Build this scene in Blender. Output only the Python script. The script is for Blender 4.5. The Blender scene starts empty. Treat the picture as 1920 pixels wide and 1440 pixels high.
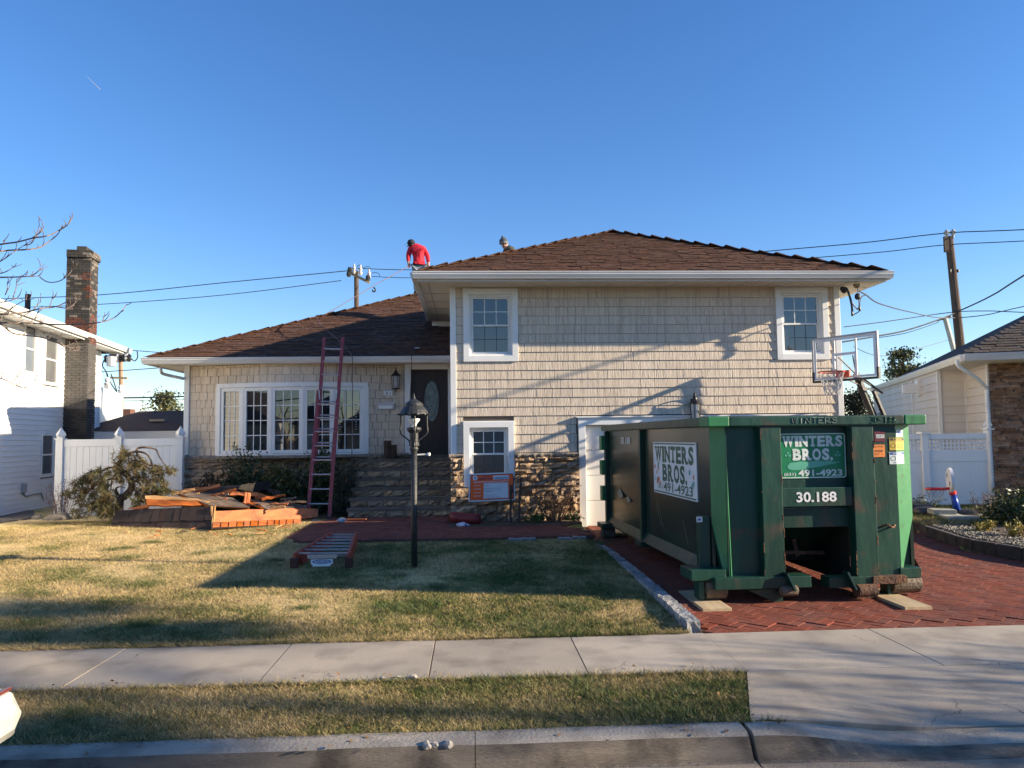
import bpy, bmesh, math, random
import numpy as np
from mathutils import Vector, Matrix, Euler
random.seed(7); np.random.seed(7)
S = bpy.context.scene
COL = S.collection
R = math.radians

# ------------------------------------------------------------------ camera, sky, sun, exposure
CAMP = Vector((0, 0, 1.85))
YAW, PITCH, ROLL, FPX = R(3.0), R(3.96), -0.012, 1443.0
CM = Matrix.Rotation(-YAW, 3, 'Z') @ Matrix.Rotation(math.pi/2 + PITCH, 3, 'X') @ Matrix.Rotation(ROLL, 3, 'Z')
cam_d = bpy.data.cameras.new('camera'); cam = bpy.data.objects.new('camera', cam_d); COL.objects.link(cam)
cam_d.sensor_width = 36; cam_d.lens = FPX/1920*36; cam_d.clip_end = 9000; cam_d.clip_start = .05
cam.matrix_world = Matrix.Translation(CAMP) @ CM.to_4x4()
S.camera = cam
SUNV = Vector((6.1, -1.28, 2.0)).normalized()
W = bpy.data.worlds.new('World'); S.world = W; W.use_nodes = True
wn = W.node_tree; bg = wn.nodes['Background']
sky = wn.nodes.new('ShaderNodeTexSky'); sky.sky_type = 'NISHITA'; sky.sun_disc = False
sky.sun_elevation = math.asin(SUNV.z); sky.sun_rotation = math.atan2(SUNV.x, SUNV.y)
sky.air_density = 1.0; sky.dust_density = 0; sky.ozone_density = 2.6; sky.altitude = 0
hsv = wn.nodes.new('ShaderNodeHueSaturation'); hsv.inputs['Saturation'].default_value = 1.2; hsv.inputs['Hue'].default_value = .503
tint = wn.nodes.new('ShaderNodeMix'); tint.data_type = 'RGBA'; tint.blend_type = 'MULTIPLY'; tint.inputs[0].default_value = 1; tint.inputs[7].default_value = (.955, .955, 1.06, 1)
wn.links.new(sky.outputs[0], tint.inputs[6]); wn.links.new(tint.outputs[2], hsv.inputs['Color']); wn.links.new(hsv.outputs[0], bg.inputs[0]); bg.inputs[1].default_value = .09
sd = bpy.data.lights.new('sun', 'SUN'); so = bpy.data.objects.new('sun', sd); COL.objects.link(so)
sd.energy = 5.0; sd.angle = R(.53); sd.color = (1, .84, .61)
so.rotation_euler = SUNV.to_track_quat('Z', 'Y').to_euler(); so.location = (40, -10, 30)
S.view_settings.view_transform = 'Standard'; S.view_settings.look = 'None'
S.view_settings.exposure = 1.25; S.view_settings.gamma = 1
try: S.view_settings.use_curve_mapping = False
except Exception: pass
S.cycles.max_bounces = 6; S.cycles.transparent_max_bounces = 8

def ray(x, y): return CM @ Vector(((x-960)/FPX, -(y-720)/FPX, -1.0))
def P(x, y, Y): r = ray(x, y); return CAMP + r*(Y/r.y)                 # point on the plane Y
def D(x, y, Z): return CAMP + ray(x, y)*Z                              # point at a viewing distance
def G(x, y, z=0.0): r = ray(x, y); return CAMP + r*((z-CAMP.z)/r.z)      # point on a level

# ------------------------------------------------------------------ materials
MATS = {}
def nodes_of(m): return m.node_tree.nodes, m.node_tree.links
def mat(name, col, col2=None, scale=4.0, rough=.7, bump=0.0, bscale=None, metal=0.0, stretch=(1,1,1), rnd=.0,
        spec=.5, coord='P', detail=6, lo=.35, hi=.65, dirt=None, dscale=1.5, dlo=.55, dhi=.75, coat=0, distort=0, crack=0):
    if name in MATS: return MATS[name]
    m = bpy.data.materials.new(name); m.use_nodes = True; N, L = nodes_of(m)
    b = N['Principled BSDF']; b.inputs['Roughness'].default_value = rough; b.inputs['Metallic'].default_value = metal
    b.inputs['Specular IOR Level'].default_value = spec
    if coat: b.inputs['Coat Weight'].default_value = coat; b.inputs['Coat Roughness'].default_value = .12
    if coord == 'P': g = N.new('ShaderNodeNewGeometry'); src = g.outputs['Position']
    else: g = N.new('ShaderNodeTexCoord'); src = g.outputs['Object']
    mp = N.new('ShaderNodeMapping'); L.new(src, mp.inputs[0]); mp.inputs['Scale'].default_value = stretch
    def noise(sc, det=detail):
        n = N.new('ShaderNodeTexNoise'); n.inputs['Scale'].default_value = sc; n.inputs['Detail'].default_value = det
        n.inputs['Distortion'].default_value = distort; L.new(mp.outputs[0], n.inputs['Vector']); return n
    def ramp(src_, a, c):
        r = N.new('ShaderNodeMapRange'); r.inputs[1].default_value = a; r.inputs[2].default_value = c; r.clamp = True
        L.new(src_, r.inputs[0]); return r.outputs[0]
    def mix(fac, A, B, mode='MIX'):
        x = N.new('ShaderNodeMix'); x.data_type = 'RGBA'; x.blend_type = mode
        if isinstance(fac, float): x.inputs[0].default_value = fac
        else: L.new(fac, x.inputs[0])
        for i, v in ((6, A), (7, B)):
            if isinstance(v, tuple): x.inputs[i].default_value = (*v, 1)
            else: L.new(v, x.inputs[i])
        return x.outputs[2]
    out = col
    if col2: out = mix(ramp(noise(scale).outputs[0], lo, hi), col, col2)
    if dirt:
        n = N.new('ShaderNodeTexNoise'); n.inputs['Scale'].default_value = dscale; n.inputs['Detail'].default_value = 8
        L.new(src, n.inputs['Vector']); out = mix(ramp(n.outputs[0], dlo, dhi), out, dirt)
    if crack:
        nn = N.new('ShaderNodeTexNoise'); nn.inputs['Scale'].default_value = 3; nn.inputs['Detail'].default_value = 6; L.new(src, nn.inputs['Vector'])
        vm = N.new('ShaderNodeVectorMath'); vm.operation = 'MULTIPLY_ADD'; vm.inputs[1].default_value = (.5,.5,.5); L.new(nn.outputs['Color'], vm.inputs[0]); L.new(src, vm.inputs[2])
        vo = N.new('ShaderNodeTexVoronoi'); vo.feature = 'DISTANCE_TO_EDGE'; vo.inputs['Scale'].default_value = crack; L.new(vm.outputs[0], vo.inputs['Vector'])
        ck = N.new('ShaderNodeMapRange'); ck.inputs[1].default_value = .0012; ck.inputs[2].default_value = .0035; ck.inputs[3].default_value = .85; ck.inputs[4].default_value = 0; L.new(vo.outputs['Distance'], ck.inputs[0])
        mk = N.new('ShaderNodeMath'); mk.operation = 'MULTIPLY'; L.new(ck.outputs[0], mk.inputs[0]); L.new(ramp(noise(.9).outputs[0], .55, .60), mk.inputs[1]); out = mix(mk.outputs[0], out, (.10,.085,.07))
        sp = N.new('ShaderNodeTexNoise'); sp.inputs['Scale'].default_value = 55; sp.inputs['Detail'].default_value = 3; L.new(src, sp.inputs['Vector']); out = mix(ramp(sp.outputs[0], .66, .72), out, (.20,.17,.14))
    if rnd:
        gi = N.new('ShaderNodeNewGeometry'); oi = N.new('ShaderNodeObjectInfo')
        ad = N.new('ShaderNodeMath'); ad.operation = 'ADD'; L.new(gi.outputs['Random Per Island'], ad.inputs[0]); L.new(oi.outputs['Random'], ad.inputs[1])
        fr = N.new('ShaderNodeMath'); fr.operation = 'FRACT'; L.new(ad.outputs[0], fr.inputs[0])
        mr = N.new('ShaderNodeMapRange'); mr.inputs[3].default_value = 1-rnd; mr.inputs[4].default_value = 1+rnd; L.new(fr.outputs[0], mr.inputs[0])
        hs = N.new('ShaderNodeHueSaturation'); L.new(mr.outputs[0], hs.inputs['Value'])
        h2 = N.new('ShaderNodeMapRange'); h2.inputs[3].default_value = 1-rnd*.5; h2.inputs[4].default_value = 1+rnd*.6
        f2 = N.new('ShaderNodeMath'); f2.operation = 'MULTIPLY'; f2.inputs[1].default_value = 7.13; L.new(fr.outputs[0], f2.inputs[0])
        f3 = N.new('ShaderNodeMath'); f3.operation = 'FRACT'; L.new(f2.outputs[0], f3.inputs[0]); L.new(f3.outputs[0], h2.inputs[0]); L.new(h2.outputs[0], hs.inputs['Saturation'])
        if isinstance(out, tuple): hs.inputs['Color'].default_value = (*out, 1)
        else: L.new(out, hs.inputs['Color'])
        out = hs.outputs[0]
    if isinstance(out, tuple): b.inputs['Base Color'].default_value = (*out, 1)
    else: L.new(out, b.inputs['Base Color'])
    if bump:
        bn = N.new('ShaderNodeBump'); bn.inputs['Strength'].default_value = min(1, bump); bn.inputs['Distance'].default_value = .02*max(1, bump)
        L.new(noise(bscale or scale*3, 8).outputs[0], bn.inputs['Height']); L.new(bn.outputs[0], b.inputs['Normal'])
    MATS[name] = m
    return m

M_shake = mat('beige_vinyl_shake', (.63,.525,.415), (.47,.385,.30), 34, .62, .5, 60, stretch=(1,1,.03), rnd=.05, lo=.48, hi=.68, detail=3)
M_white = mat('white_trim', (.80,.80,.79), (.72,.72,.71), 1.2, .45, .05, dirt=(.6,.59,.56), dscale=2.2, dlo=.62, dhi=.85)
M_vinyl = mat('white_vinyl_fence', (.80,.81,.82), (.74,.75,.76), .8, .35, .03, dirt=(.55,.56,.5), dscale=1.3, dlo=.6, dhi=.9)
M_gutter = mat('grey_white_gutter', (.62,.63,.64), (.5,.5,.5), 1.5, .45, stretch=(.3,1,3))
M_soffit = mat('soffit_vinyl', (.60,.57,.50), (.55,.52,.46), 1.0, .6)
M_roof = mat('brown_asphalt_shingle', (.150,.080,.054), (.090,.048,.036), 7, .92, .8, 120, rnd=.20, spec=.2)
M_roofd = mat('roof_deck', (.04,.025,.02), None, rough=.95)
M_stone = mat('brown_split_stone', (.34,.25,.175), (.42,.29,.18), 5, .9, 1.6, 22, rnd=.22, dirt=(.19,.145,.12), dscale=8, dlo=.5, dhi=.7, spec=.2)
M_ledge = mat('stone_ledge', (.33,.28,.23), (.22,.19,.16), 12, .9, 1.2, 40, spec=.2)
M_tread = mat('bluestone_tread', (.25,.215,.185), (.17,.145,.125), 6, .85, 1.0, 40, rnd=.12, spec=.25)
M_mortar = mat('mortar', (.15,.125,.105), (.10,.085,.07), 20, .95, .5)
M_glass = mat('window_glass', (.012,.018,.022), None, rough=.015, spec=1.0)
MATS['window_glass'].node_tree.nodes['Principled BSDF'].inputs['IOR'].default_value = 1.62
M_door = mat('dark_mahogany_door', (.032,.013,.009), (.016,.007,.006), 12, .5, .2, stretch=(1,1,.12))
M_garage = mat('garage_door_white', (.82,.80,.76), (.76,.74,.70), 1, .4)
M_conc = mat('sidewalk_concrete', (.45,.385,.305), (.36,.31,.25), 1.1, .9, .35, 140, dirt=(.25,.215,.175), dscale=2.4, dlo=.48, dhi=.74, rnd=.10, crack=.55, spec=.25)
M_curb = mat('curb_concrete', (.42,.37,.30), (.34,.30,.25), 2.2, .92, .5, 90, dirt=(.20,.17,.14), dscale=2.6, dlo=.48, dhi=.74, crack=.5, spec=.2, stretch=(.5,1,2.5))
M_face = mat('stained_curb_face', (.26,.215,.165), (.19,.155,.12), 3.0, .95, .8, 60, dirt=(.09,.075,.06), dscale=3.5, dlo=.46, dhi=.66, spec=.2, stretch=(.4,1,6))
M_road = mat('street_concrete', (.38,.31,.235), (.29,.24,.18), 2.5, .95, .9, 120, dirt=(.16,.14,.12), dscale=3, dlo=.5, dhi=.75, spec=.2)
M_asph = mat('asphalt', (.06,.06,.06), (.045,.045,.045), 8, .95, .7, 150)
M_brick = mat('red_paver', (.225,.062,.038), (.17,.050,.032), 3, .85, .5, 70, rnd=.10, dirt=(.15,.075,.06), dscale=2.2, dlo=.5, dhi=.8, spec=.25)
M_brickt = mat('tan_paver', (.30,.19,.11), (.2,.13,.08), 7, .85, .6, rnd=.1)
M_walk = mat('walkway_paver', (.23,.085,.065), (.16,.06,.048), 6, .88, .5, 60, rnd=.12, spec=.2)
M_gap = mat('joint_sand', (.10,.055,.042), None, rough=1)
M_block = mat('granite_block', (.34,.34,.34), (.22,.22,.22), 14, .85, 1.2, 30, rnd=.18, spec=.3)
M_green = mat('dark_green_paint', (.007,.062,.040), (.003,.028,.020), 2.2, .40, .5, 6, dirt=(.060,.045,.030), dscale=3.4, dlo=.56, dhi=.72, stretch=(1,1,.35), lo=.3, hi=.7, spec=.5, coord='O')
M_greenside = mat('dark_green_side_paint', (.012,.034,.026), (.026,.038,.026), 1.2, .22, .3, 1.6, dirt=(.06,.055,.038), dscale=3.5, dlo=.60, dhi=.82, spec=.7, coord='O')
M_lgreen = mat('bright_green_paint', (.020,.150,.054), (.030,.195,.072), 2.0, .42, .2, 8, dirt=(.03,.07,.03), dscale=5, dlo=.62, dhi=.72, coord='O')
M_rust = mat('rusty_steel', (.13,.055,.025), (.06,.03,.02), 9, .85, .8, 40, dirt=(.22,.11,.05), dscale=7, dlo=.5, dhi=.7)
M_roller = mat('worn_roller', (.17,.13,.09), (.10,.075,.05), 9, .7, .6, 30, metal=.2)
M_black = mat('black_metal', (.018,.018,.02), (.03,.03,.03), 8, .45, .2)
M_iron = mat('lamp_iron', (.018,.02,.022), (.036,.037,.036), 14, .5, .4)
M_alu = mat('aluminium', (.52,.54,.57), (.42,.43,.46), 12, .35, .1, metal=.7)
M_ored = mat('orange_red_fibreglass', (.42,.065,.03), (.33,.05,.03), 8, .5, .1)
M_mred = mat('faded_red_fibreglass', (.27,.045,.055), (.20,.04,.045), 7, .5, .1)
M_lplank = mat('light_plank', (.52,.40,.24), (.42,.31,.18), 5, .8, .3, stretch=(1,.1,1))
M_wood = mat('fresh_orange_wood', (.62,.175,.030), (.42,.105,.020), 9, .7, .5, 18, rnd=.14, stretch=(.12,1,1), dirt=(.22,.08,.03), dscale=4, dlo=.58, dhi=.75)
M_woodl = mat('pale_split_wood', (.68,.40,.16), (.52,.26,.09), 12, .75, .5, rnd=.1, stretch=(.15,1,1))
M_oldsh = mat('weathered_shingle', (.22,.15,.105), (.14,.10,.075), 8, .9, .8, 60, rnd=.30, dirt=(.20,.19,.16), dscale=5, dlo=.5, dhi=.8)
M_darksh = mat('dark_shingle', (.060,.036,.028), (.035,.023,.020), 8, .9, .8, 60, rnd=.35)
M_bark = mat('bark', (.11,.075,.055), (.06,.045,.035), 12, .95, .8, 40)
M_twig = mat('twig_bark', (.22,.16,.13), (.13,.10,.085), 12, .9, .3)
M_shrub = mat('dark_shrub_leaf', (.035,.055,.022), (.055,.075,.03), 5, .55, rnd=.35, spec=.4)
M_shrub2 = mat('yellow_green_leaf', (.085,.085,.02), (.05,.06,.02), 5, .6, rnd=.35)
M_needle = mat('conifer_needles', (.062,.066,.022), (.105,.070,.028), 3.0, .7, rnd=.3)
M_pine = mat('pine_foliage', (.055,.075,.028), (.10,.095,.03), 1.5, .8, rnd=.35)
M_redtw = mat('red_brown_twig', (.13,.06,.055), (.19,.12,.10), 9, .85, rnd=.2)
M_soil = mat('garden_soil', (.060,.042,.030), (.10,.075,.05), 9, 1, 1.0, 40)
M_log = mat('pole_wood', (.12,.085,.065), (.08,.055,.045), 9, .95, .5, stretch=(1,1,.1))
M_wire = mat('cable_black', (.02,.025,.03), None, rough=.6)
M_porc = mat('insulator', (.5,.5,.52), None, rough=.2)
M_skin = mat('skin', (.42,.24,.17), (.36,.19,.13), 20, .55)
M_rope = mat('rope', (.16,.10,.085), None, rough=.8)
M_wplas = mat('white_plastic', (.80,.79,.76), (.74,.73,.70), 4, .35, .03)
M_nsid = mat('white_siding', (.80,.80,.78), (.73,.73,.72), 1.0, .6, .03, dirt=(.6,.6,.58), dscale=1.1, dlo=.6, dhi=.9)
M_csid = mat('cream_siding', (.66,.61,.55), (.60,.55,.50), 1.0, .6, .03)
M_signw = mat('sign_white', (.78,.79,.80), (.70,.71,.73), 3, .45)
M_ogreen = mat('sign_green', (.012,.20,.085), (.010,.17,.075), 5, .35)
M_scrn = mat('window_screen', (.03,.033,.038), None, rough=.35, spec=.3)

def grass_mat():
    m = bpy.data.materials.new('lawn_grass'); m.use_nodes = True; N, L = nodes_of(m); b = N['Principled BSDF']
    b.inputs['Roughness'].default_value = .75; b.inputs['Specular IOR Level'].default_value = .2
    g = N.new('ShaderNodeNewGeometry')
    def nz(sc, det=4, rough_=.6):
        n = N.new('ShaderNodeTexNoise'); n.inputs['Scale'].default_value = sc; n.inputs['Detail'].default_value = det; n.inputs['Roughness'].default_value = rough_
        L.new(g.outputs['Position'], n.inputs['Vector']); return n.outputs[0]
    sx = N.new('ShaderNodeSeparateXYZ'); L.new(g.outputs['Position'], sx.inputs[0])
    # greener towards the driveway and on the right, straw coloured at the left
    gx = N.new('ShaderNodeMapRange'); gx.inputs[1].default_value = -4.5; gx.inputs[2].default_value = 2.0; gx.inputs[3].default_value = -.10; gx.inputs[4].default_value = .10; L.new(sx.outputs[0], gx.inputs[0])
    a = N.new('ShaderNodeMath'); a.operation = 'ADD'; L.new(nz(.8), a.inputs[0]); L.new(gx.outputs[0], a.inputs[1])
    a1 = N.new('ShaderNodeMath'); a1.operation = 'MULTIPLY_ADD'; L.new(nz(7), a1.inputs[0]); a1.inputs[1].default_value = .55; L.new(a.outputs[0], a1.inputs[2])
    a2 = N.new('ShaderNodeMath'); a2.operation = 'MULTIPLY_ADD'; L.new(g.outputs['Random Per Island'], a2.inputs[0]); a2.inputs[1].default_value = .26; L.new(a1.outputs[0], a2.inputs[2])
    cr = N.new('ShaderNodeValToRGB'); mr = N.new('ShaderNodeMapRange'); mr.inputs[1].default_value = .68; mr.inputs[2].default_value = 1.16; L.new(a2.outputs[0], mr.inputs[0]); L.new(mr.outputs[0], cr.inputs[0])
    e = cr.color_ramp.elements; e[0].position = 0; e[0].color = (.58,.44,.23,1); e[1].position = 1; e[1].color = (.055,.10,.025,1)
    k = e.new(.38); k.color = (.45,.345,.16,1); k = e.new(.66); k.color = (.20,.19,.065,1)
    hv = N.new('ShaderNodeHueSaturation'); mv = N.new('ShaderNodeMapRange'); mv.inputs[3].default_value = .62; mv.inputs[4].default_value = 1.35
    m7 = N.new('ShaderNodeMath'); m7.operation = 'MULTIPLY'; m7.inputs[1].default_value = 13.7; f7 = N.new('ShaderNodeMath'); f7.operation = 'FRACT'
    L.new(g.outputs['Random Per Island'], m7.inputs[0]); L.new(m7.outputs[0], f7.inputs[0]); L.new(f7.outputs[0], mv.inputs[0]); L.new(mv.outputs[0], hv.inputs['Value']); L.new(cr.outputs[0], hv.inputs['Color']); L.new(hv.outputs[0], b.inputs['Base Color'])
    bn = N.new('ShaderNodeBump'); bn.inputs['Distance'].default_value = .02; L.new(nz(60, 6), bn.inputs['Height']); L.new(bn.outputs[0], b.inputs['Normal'])
    return m
M_grass = grass_mat()

# ------------------------------------------------------------------ object helpers
OFF = {}
def tag(o, label=None, cat=None, group=None, kind=None):
    if label: o['label'] = label
    if cat: o['category'] = cat
    if group: o['group'] = group
    if kind: o['kind'] = kind
    return o
def thing(name, label, cat, loc=(0,0,0), group=None, local=False, rot=0.0):
    """Empty at the base of a thing; local=True: its parts are modelled in the thing's own frame."""
    o = bpy.data.objects.new(name, None); COL.objects.link(o); o.location = loc; o.rotation_euler = (0,0,rot); o.empty_display_size = .2
    OFF[o.name] = Vector((0,0,0)) if local else -Vector(loc)
    return tag(o, label, cat, group)
def link(name, me, m=None, parent=None, loc=None, smooth=False):
    o = bpy.data.objects.new(name, me); COL.objects.link(o)
    if m is not None and not me.materials:
        for x in (m if isinstance(m, (list, tuple)) else [m]): me.materials.append(x)
    l = Vector(loc) if loc is not None else Vector((0,0,0))
    if parent is not None:
        o.parent = parent
        if parent.name in OFF: l = l + OFF[parent.name]
    o.location = l
    if smooth: me.polygons.foreach_set('use_smooth', [True]*len(me.polygons))
    return o
class MB:
    def __init__(s): s.v = []; s.f = []; s.mi = []; s.cur = 0
    def add(s, vs, fs):
        n = len(s.v); s.v += [tuple(v) for v in vs]; s.f += [tuple(i+n for i in f) for f in fs]; s.mi += [s.cur]*len(fs); return s
    def box(s, x0, x1, y0, y1, z0, z1):
        return s.add([(x0,y0,z0),(x1,y0,z0),(x1,y1,z0),(x0,y1,z0),(x0,y0,z1),(x1,y0,z1),(x1,y1,z1),(x0,y1,z1)],
                     [(0,3,2,1),(4,5,6,7),(0,1,5,4),(1,2,6,5),(2,3,7,6),(3,0,4,7)])
    def slab(s, c, t):
        """four corners, thickness away from their normal"""
        c = [Vector(p) for p in c]; n = (c[2]-c[0]).cross(c[3]-c[1]); n.normalize(); d = [p - n*t for p in c]
        return s.add(c+d, [(0,1,2,3),(7,6,5,4),(0,4,5,1),(1,5,6,2),(2,6,7,3),(3,7,4,0)])
    def bar(s, a, b, w, h=None, up=(0,0,1)):
        a, b = Vector(a), Vector(b); h = h or w; d = (b-a).normalized(); u = Vector(up)
        if abs(d.dot(u)) > .98: u = Vector((0,1,0))
        x = d.cross(u).normalized()*w/2; y = x.cross(d).normalized()*h/2
        return s.add([a-x-y,a+x-y,a+x+y,a-x+y,b-x-y,b+x-y,b+x+y,b-x+y], [(0,1,2,3),(7,6,5,4),(0,4,5,1),(1,5,6,2),(2,6,7,3),(3,7,4,0)])
    def tube(s, pts, r, n=8, cap=True):
        pts = [Vector(p) for p in pts]; rs = r if isinstance(r, (list, tuple)) else [r]*len(pts); base = len(s.v); k = len(pts)
        ref = None
        for i, p in enumerate(pts):
            d = (pts[min(i+1,k-1)]-pts[max(i-1,0)]);
            d = d.normalized() if d.length > 1e-9 else Vector((0,0,1))
            if ref is None: ref = d.orthogonal().normalized()
            x = (ref - d*ref.dot(d)).normalized(); ref = x; y = d.cross(x)
            for j in range(n):
                a = 2*math.pi*j/n; s.v.append(tuple(p + (x*math.cos(a)+y*math.sin(a))*rs[i]))
        for i in range(k-1):
            for j in range(n):
                s.f.append((base+i*n+j, base+i*n+(j+1)%n, base+(i+1)*n+(j+1)%n, base+(i+1)*n+j)); s.mi.append(s.cur)
        if cap and n > 2:
            s.f.append(tuple(base+j for j in reversed(range(n)))); s.mi.append(s.cur)
            s.f.append(tuple(base+(k-1)*n+j for j in range(n))); s.mi.append(s.cur)
        return s
    def lathe(s, prof, c=(0,0,0), n=16, sx=1, sy=1):
        c = Vector(c); base = len(s.v)
        for r, z in prof:
            for j in range(n):
                a = 2*math.pi*j/n; s.v.append((c.x+r*sx*math.cos(a), c.y+r*sy*math.sin(a), c.z+z))
        for i in range(len(prof)-1):
            for j in range(n):
                s.f.append((base+i*n+j, base+i*n+(j+1)%n, base+(i+1)*n+(j+1)%n, base+(i+1)*n+j)); s.mi.append(s.cur)
        s.f.append(tuple(base+j for j in reversed(range(n)))); s.mi.append(s.cur)
        s.f.append(tuple(base+(len(prof)-1)*n+j for j in range(n))); s.mi.append(s.cur)
        return s
    def prism(s, poly, z0, z1):
        n = len(poly); return s.add([(x,y,z0) for x,y in poly]+[(x,y,z1) for x,y in poly],
            [tuple(reversed(range(n))), tuple(range(n,2*n))]+[(i,(i+1)%n,n+(i+1)%n,n+i) for i in range(n)])
    def poly_xz(s, poly, y0, y1):
        n = len(poly); return s.add([(x,y0,z) for x,z in poly]+[(x,y1,z) for x,z in poly],
            [tuple(range(n)), tuple(reversed(range(n,2*n)))]+[((i+1)%n,i,n+i,n+(i+1)%n) for i in range(n)])
    def mesh(s, name='m'):
        me = bpy.data.meshes.new(name); me.from_pydata(s.v, [], s.f)
        if any(s.mi): me.polygons.foreach_set('material_index', s.mi)
        me.update(); return me
    def build(s, name, m=None, parent=None, smooth=False, bevel=0, seg=2, loc=None):
        me = s.mesh(name); o = link(name, me, m, parent, loc=loc, smooth=smooth)
        bm = bmesh.new(); bm.from_mesh(me); bmesh.ops.recalc_face_normals(bm, faces=bm.faces); bm.to_mesh(me); bm.free()
        if bevel:
            b = o.modifiers.new('bevel', 'BEVEL'); b.width = bevel; b.segments = seg; b.limit_method = 'ANGLE'; b.angle_limit = R(40)
        return o
def wob(pts, amp):
    return [Vector(p)+Vector((random.uniform(-amp,amp) for _ in range(3))) for p in pts]
def spline(pts, n=6):
    pts = [Vector(p) for p in pts]; out = []
    for i in range(len(pts)-1):
        p0 = pts[max(i-1,0)]; p1 = pts[i]; p2 = pts[i+1]; p3 = pts[min(i+2,len(pts)-1)]
        for k in range(n):
            t = k/n; out.append(.5*((2*p1)+(p2-p0)*t+(2*p0-5*p1+4*p2-p3)*t*t+(3*p1-p0-3*p2+p3)*t**3))
    return out+[pts[-1]]
def npmesh(name, V, F, m, parent=None, kind=None, cols=None):
    me = bpy.data.meshes.new(name); nv, nf = len(V), len(F); k = F.shape[1]
    me.vertices.add(nv); me.vertices.foreach_set('co', V.astype(np.float32).ravel())
    me.loops.add(nf*k); me.loops.foreach_set('vertex_index', F.astype(np.int32).ravel())
    me.polygons.add(nf); me.polygons.foreach_set('loop_start', np.arange(0, nf*k, k, dtype=np.int32)); me.polygons.foreach_set('loop_total', np.full(nf, k, dtype=np.int32))
    me.update(calc_edges=True); o = link(name, me, m, parent)
    if kind: o['kind'] = kind
    return o
def stuff_part(o): o['kind'] = 'stuff'; return o
_fdg = {}
def text(name, s, m, parent, M4, height, width=None, bold=.0, extrude=.0015, align='LEFT', merge=None):
    """lettering as a mesh; M4 maps x right, y up; height = cap height; returns the object"""
    cu = bpy.data.curves.new('t', 'FONT'); cu.body = s; cu.size = 1; cu.offset = bold; cu.extrude = 0; cu.resolution_u = 3
    ob = bpy.data.objects.new('t', cu); COL.objects.link(ob); bpy.context.view_layer.update()
    me = bpy.data.meshes.new_from_object(ob.evaluated_get(bpy.context.evaluated_depsgraph_get()))
    bpy.data.objects.remove(ob); bpy.data.curves.remove(cu)
    xs = [v.co.x for v in me.vertices]; ys = [v.co.y for v in me.vertices]
    if not xs: return None
    x0, x1, y0 = min(xs), max(xs), min(ys); sy = height/.70; sx = (width/(x1-x0)) if width else sy
    dx = {'LEFT': 0, 'CENTER': -(x1-x0)/2*sx, 'RIGHT': -(x1-x0)*sx}[align]
    for v in me.vertices: v.co = ((v.co.x-x0)*sx+dx, v.co.y*sy, extrude)
    if merge is not None:
        n = len(merge.v); merge.v += [tuple(M4 @ v.co) for v in me.vertices]
        for p in me.polygons: merge.f.append(tuple(i+n for i in p.vertices)); merge.mi.append(merge.cur)
        return None
    me.transform(M4); me.materials.clear(); return link(name, me, m, parent)
def plane_frame(o, x, y):
    """matrix from origin, right vector, up vector"""
    x = Vector(x).normalized(); y = Vector(y); y = (y-x*y.dot(x)).normalized(); z = x.cross(y); m = Matrix((x,y,z)).transposed().to_4x4(); m.translation = Vector(o); return m
UNIT = MB().box(-.5,.5,-.5,.5,-.5,.5).mesh('unit_box')
def unit_for(m, cache={}):
    k = m.name
    if k not in cache: me = UNIT.copy(); me.materials.append(m); cache[k] = me
    return cache[k]
def piece(name, me, parent, loc, rot=(0,0,0), scale=(1,1,1)):
    o = bpy.data.objects.new(name, me); COL.objects.link(o); o.parent = parent
    o.location = Vector(loc) + (OFF[parent.name] if parent.name in OFF else Vector((0,0,0))); o.rotation_euler = rot; o.scale = scale
    return o
def add_unit(mb, loc, rot, scale):
    Mx = Matrix.LocRotScale(Vector(loc), Euler(rot), Vector(scale)); mb.add([Mx @ Vector(v) for v in [(-.5,-.5,-.5),(.5,-.5,-.5),(.5,.5,-.5),(-.5,.5,-.5),(-.5,-.5,.5),(.5,-.5,.5),(.5,.5,.5),(-.5,.5,.5)]],
        [(0,3,2,1),(4,5,6,7),(0,1,5,4),(1,2,6,5),(2,3,7,6),(3,0,4,7)])

# ------------------------------------------------------------------ ground levels
def gz(y): return 0.0 if y < 7.25 else (.2*(y-7.25)/5.25 if y < 12.5 else min(.25, .2+.05*(y-12.5)/2.5))
def dz(y): return max(0, .1*(y-7.25)/7.75)
DL = [(7.2,2.13),(9.4,2.12),(11.5,2.08),(12.6,1.98),(13.2,1.98),(15.0,2.12)]       # left edge of the driveway (y, x)
DR = [(7.2,8.7),(9.0,8.2),(10.46,7.68),(11.54,7.50),(13.1,7.85),(15.0,8.3)]
def dl(y): return float(np.interp(y, [a for a,b in DL], [b for a,b in DL]))
def dr(y): return float(np.interp(y, [a for a,b in DR], [b for a,b in DR]))

gm = mat('ground_soil', (.10,.085,.05), (.07,.06,.035), .5, 1)
o = MB().box(-4000,4000,-4000,4000,-.6,-.35).build('ground', gm); tag(o, kind='structure')
# street
mb = MB(); mb.box(-60,60,-9,4.45,-.34,-.135); o = mb.build('street', M_asph); tag(o, kind='structure')
# concrete gutter strip of the street
mb = MB(); mb.box(-60,1.70,4.0,4.75,-.34,-.128); mb.box(1.715,60,4.0,4.75,-.34,-.13); o = mb.build('gutter_pan', M_road); tag(o, kind='structure')
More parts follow.
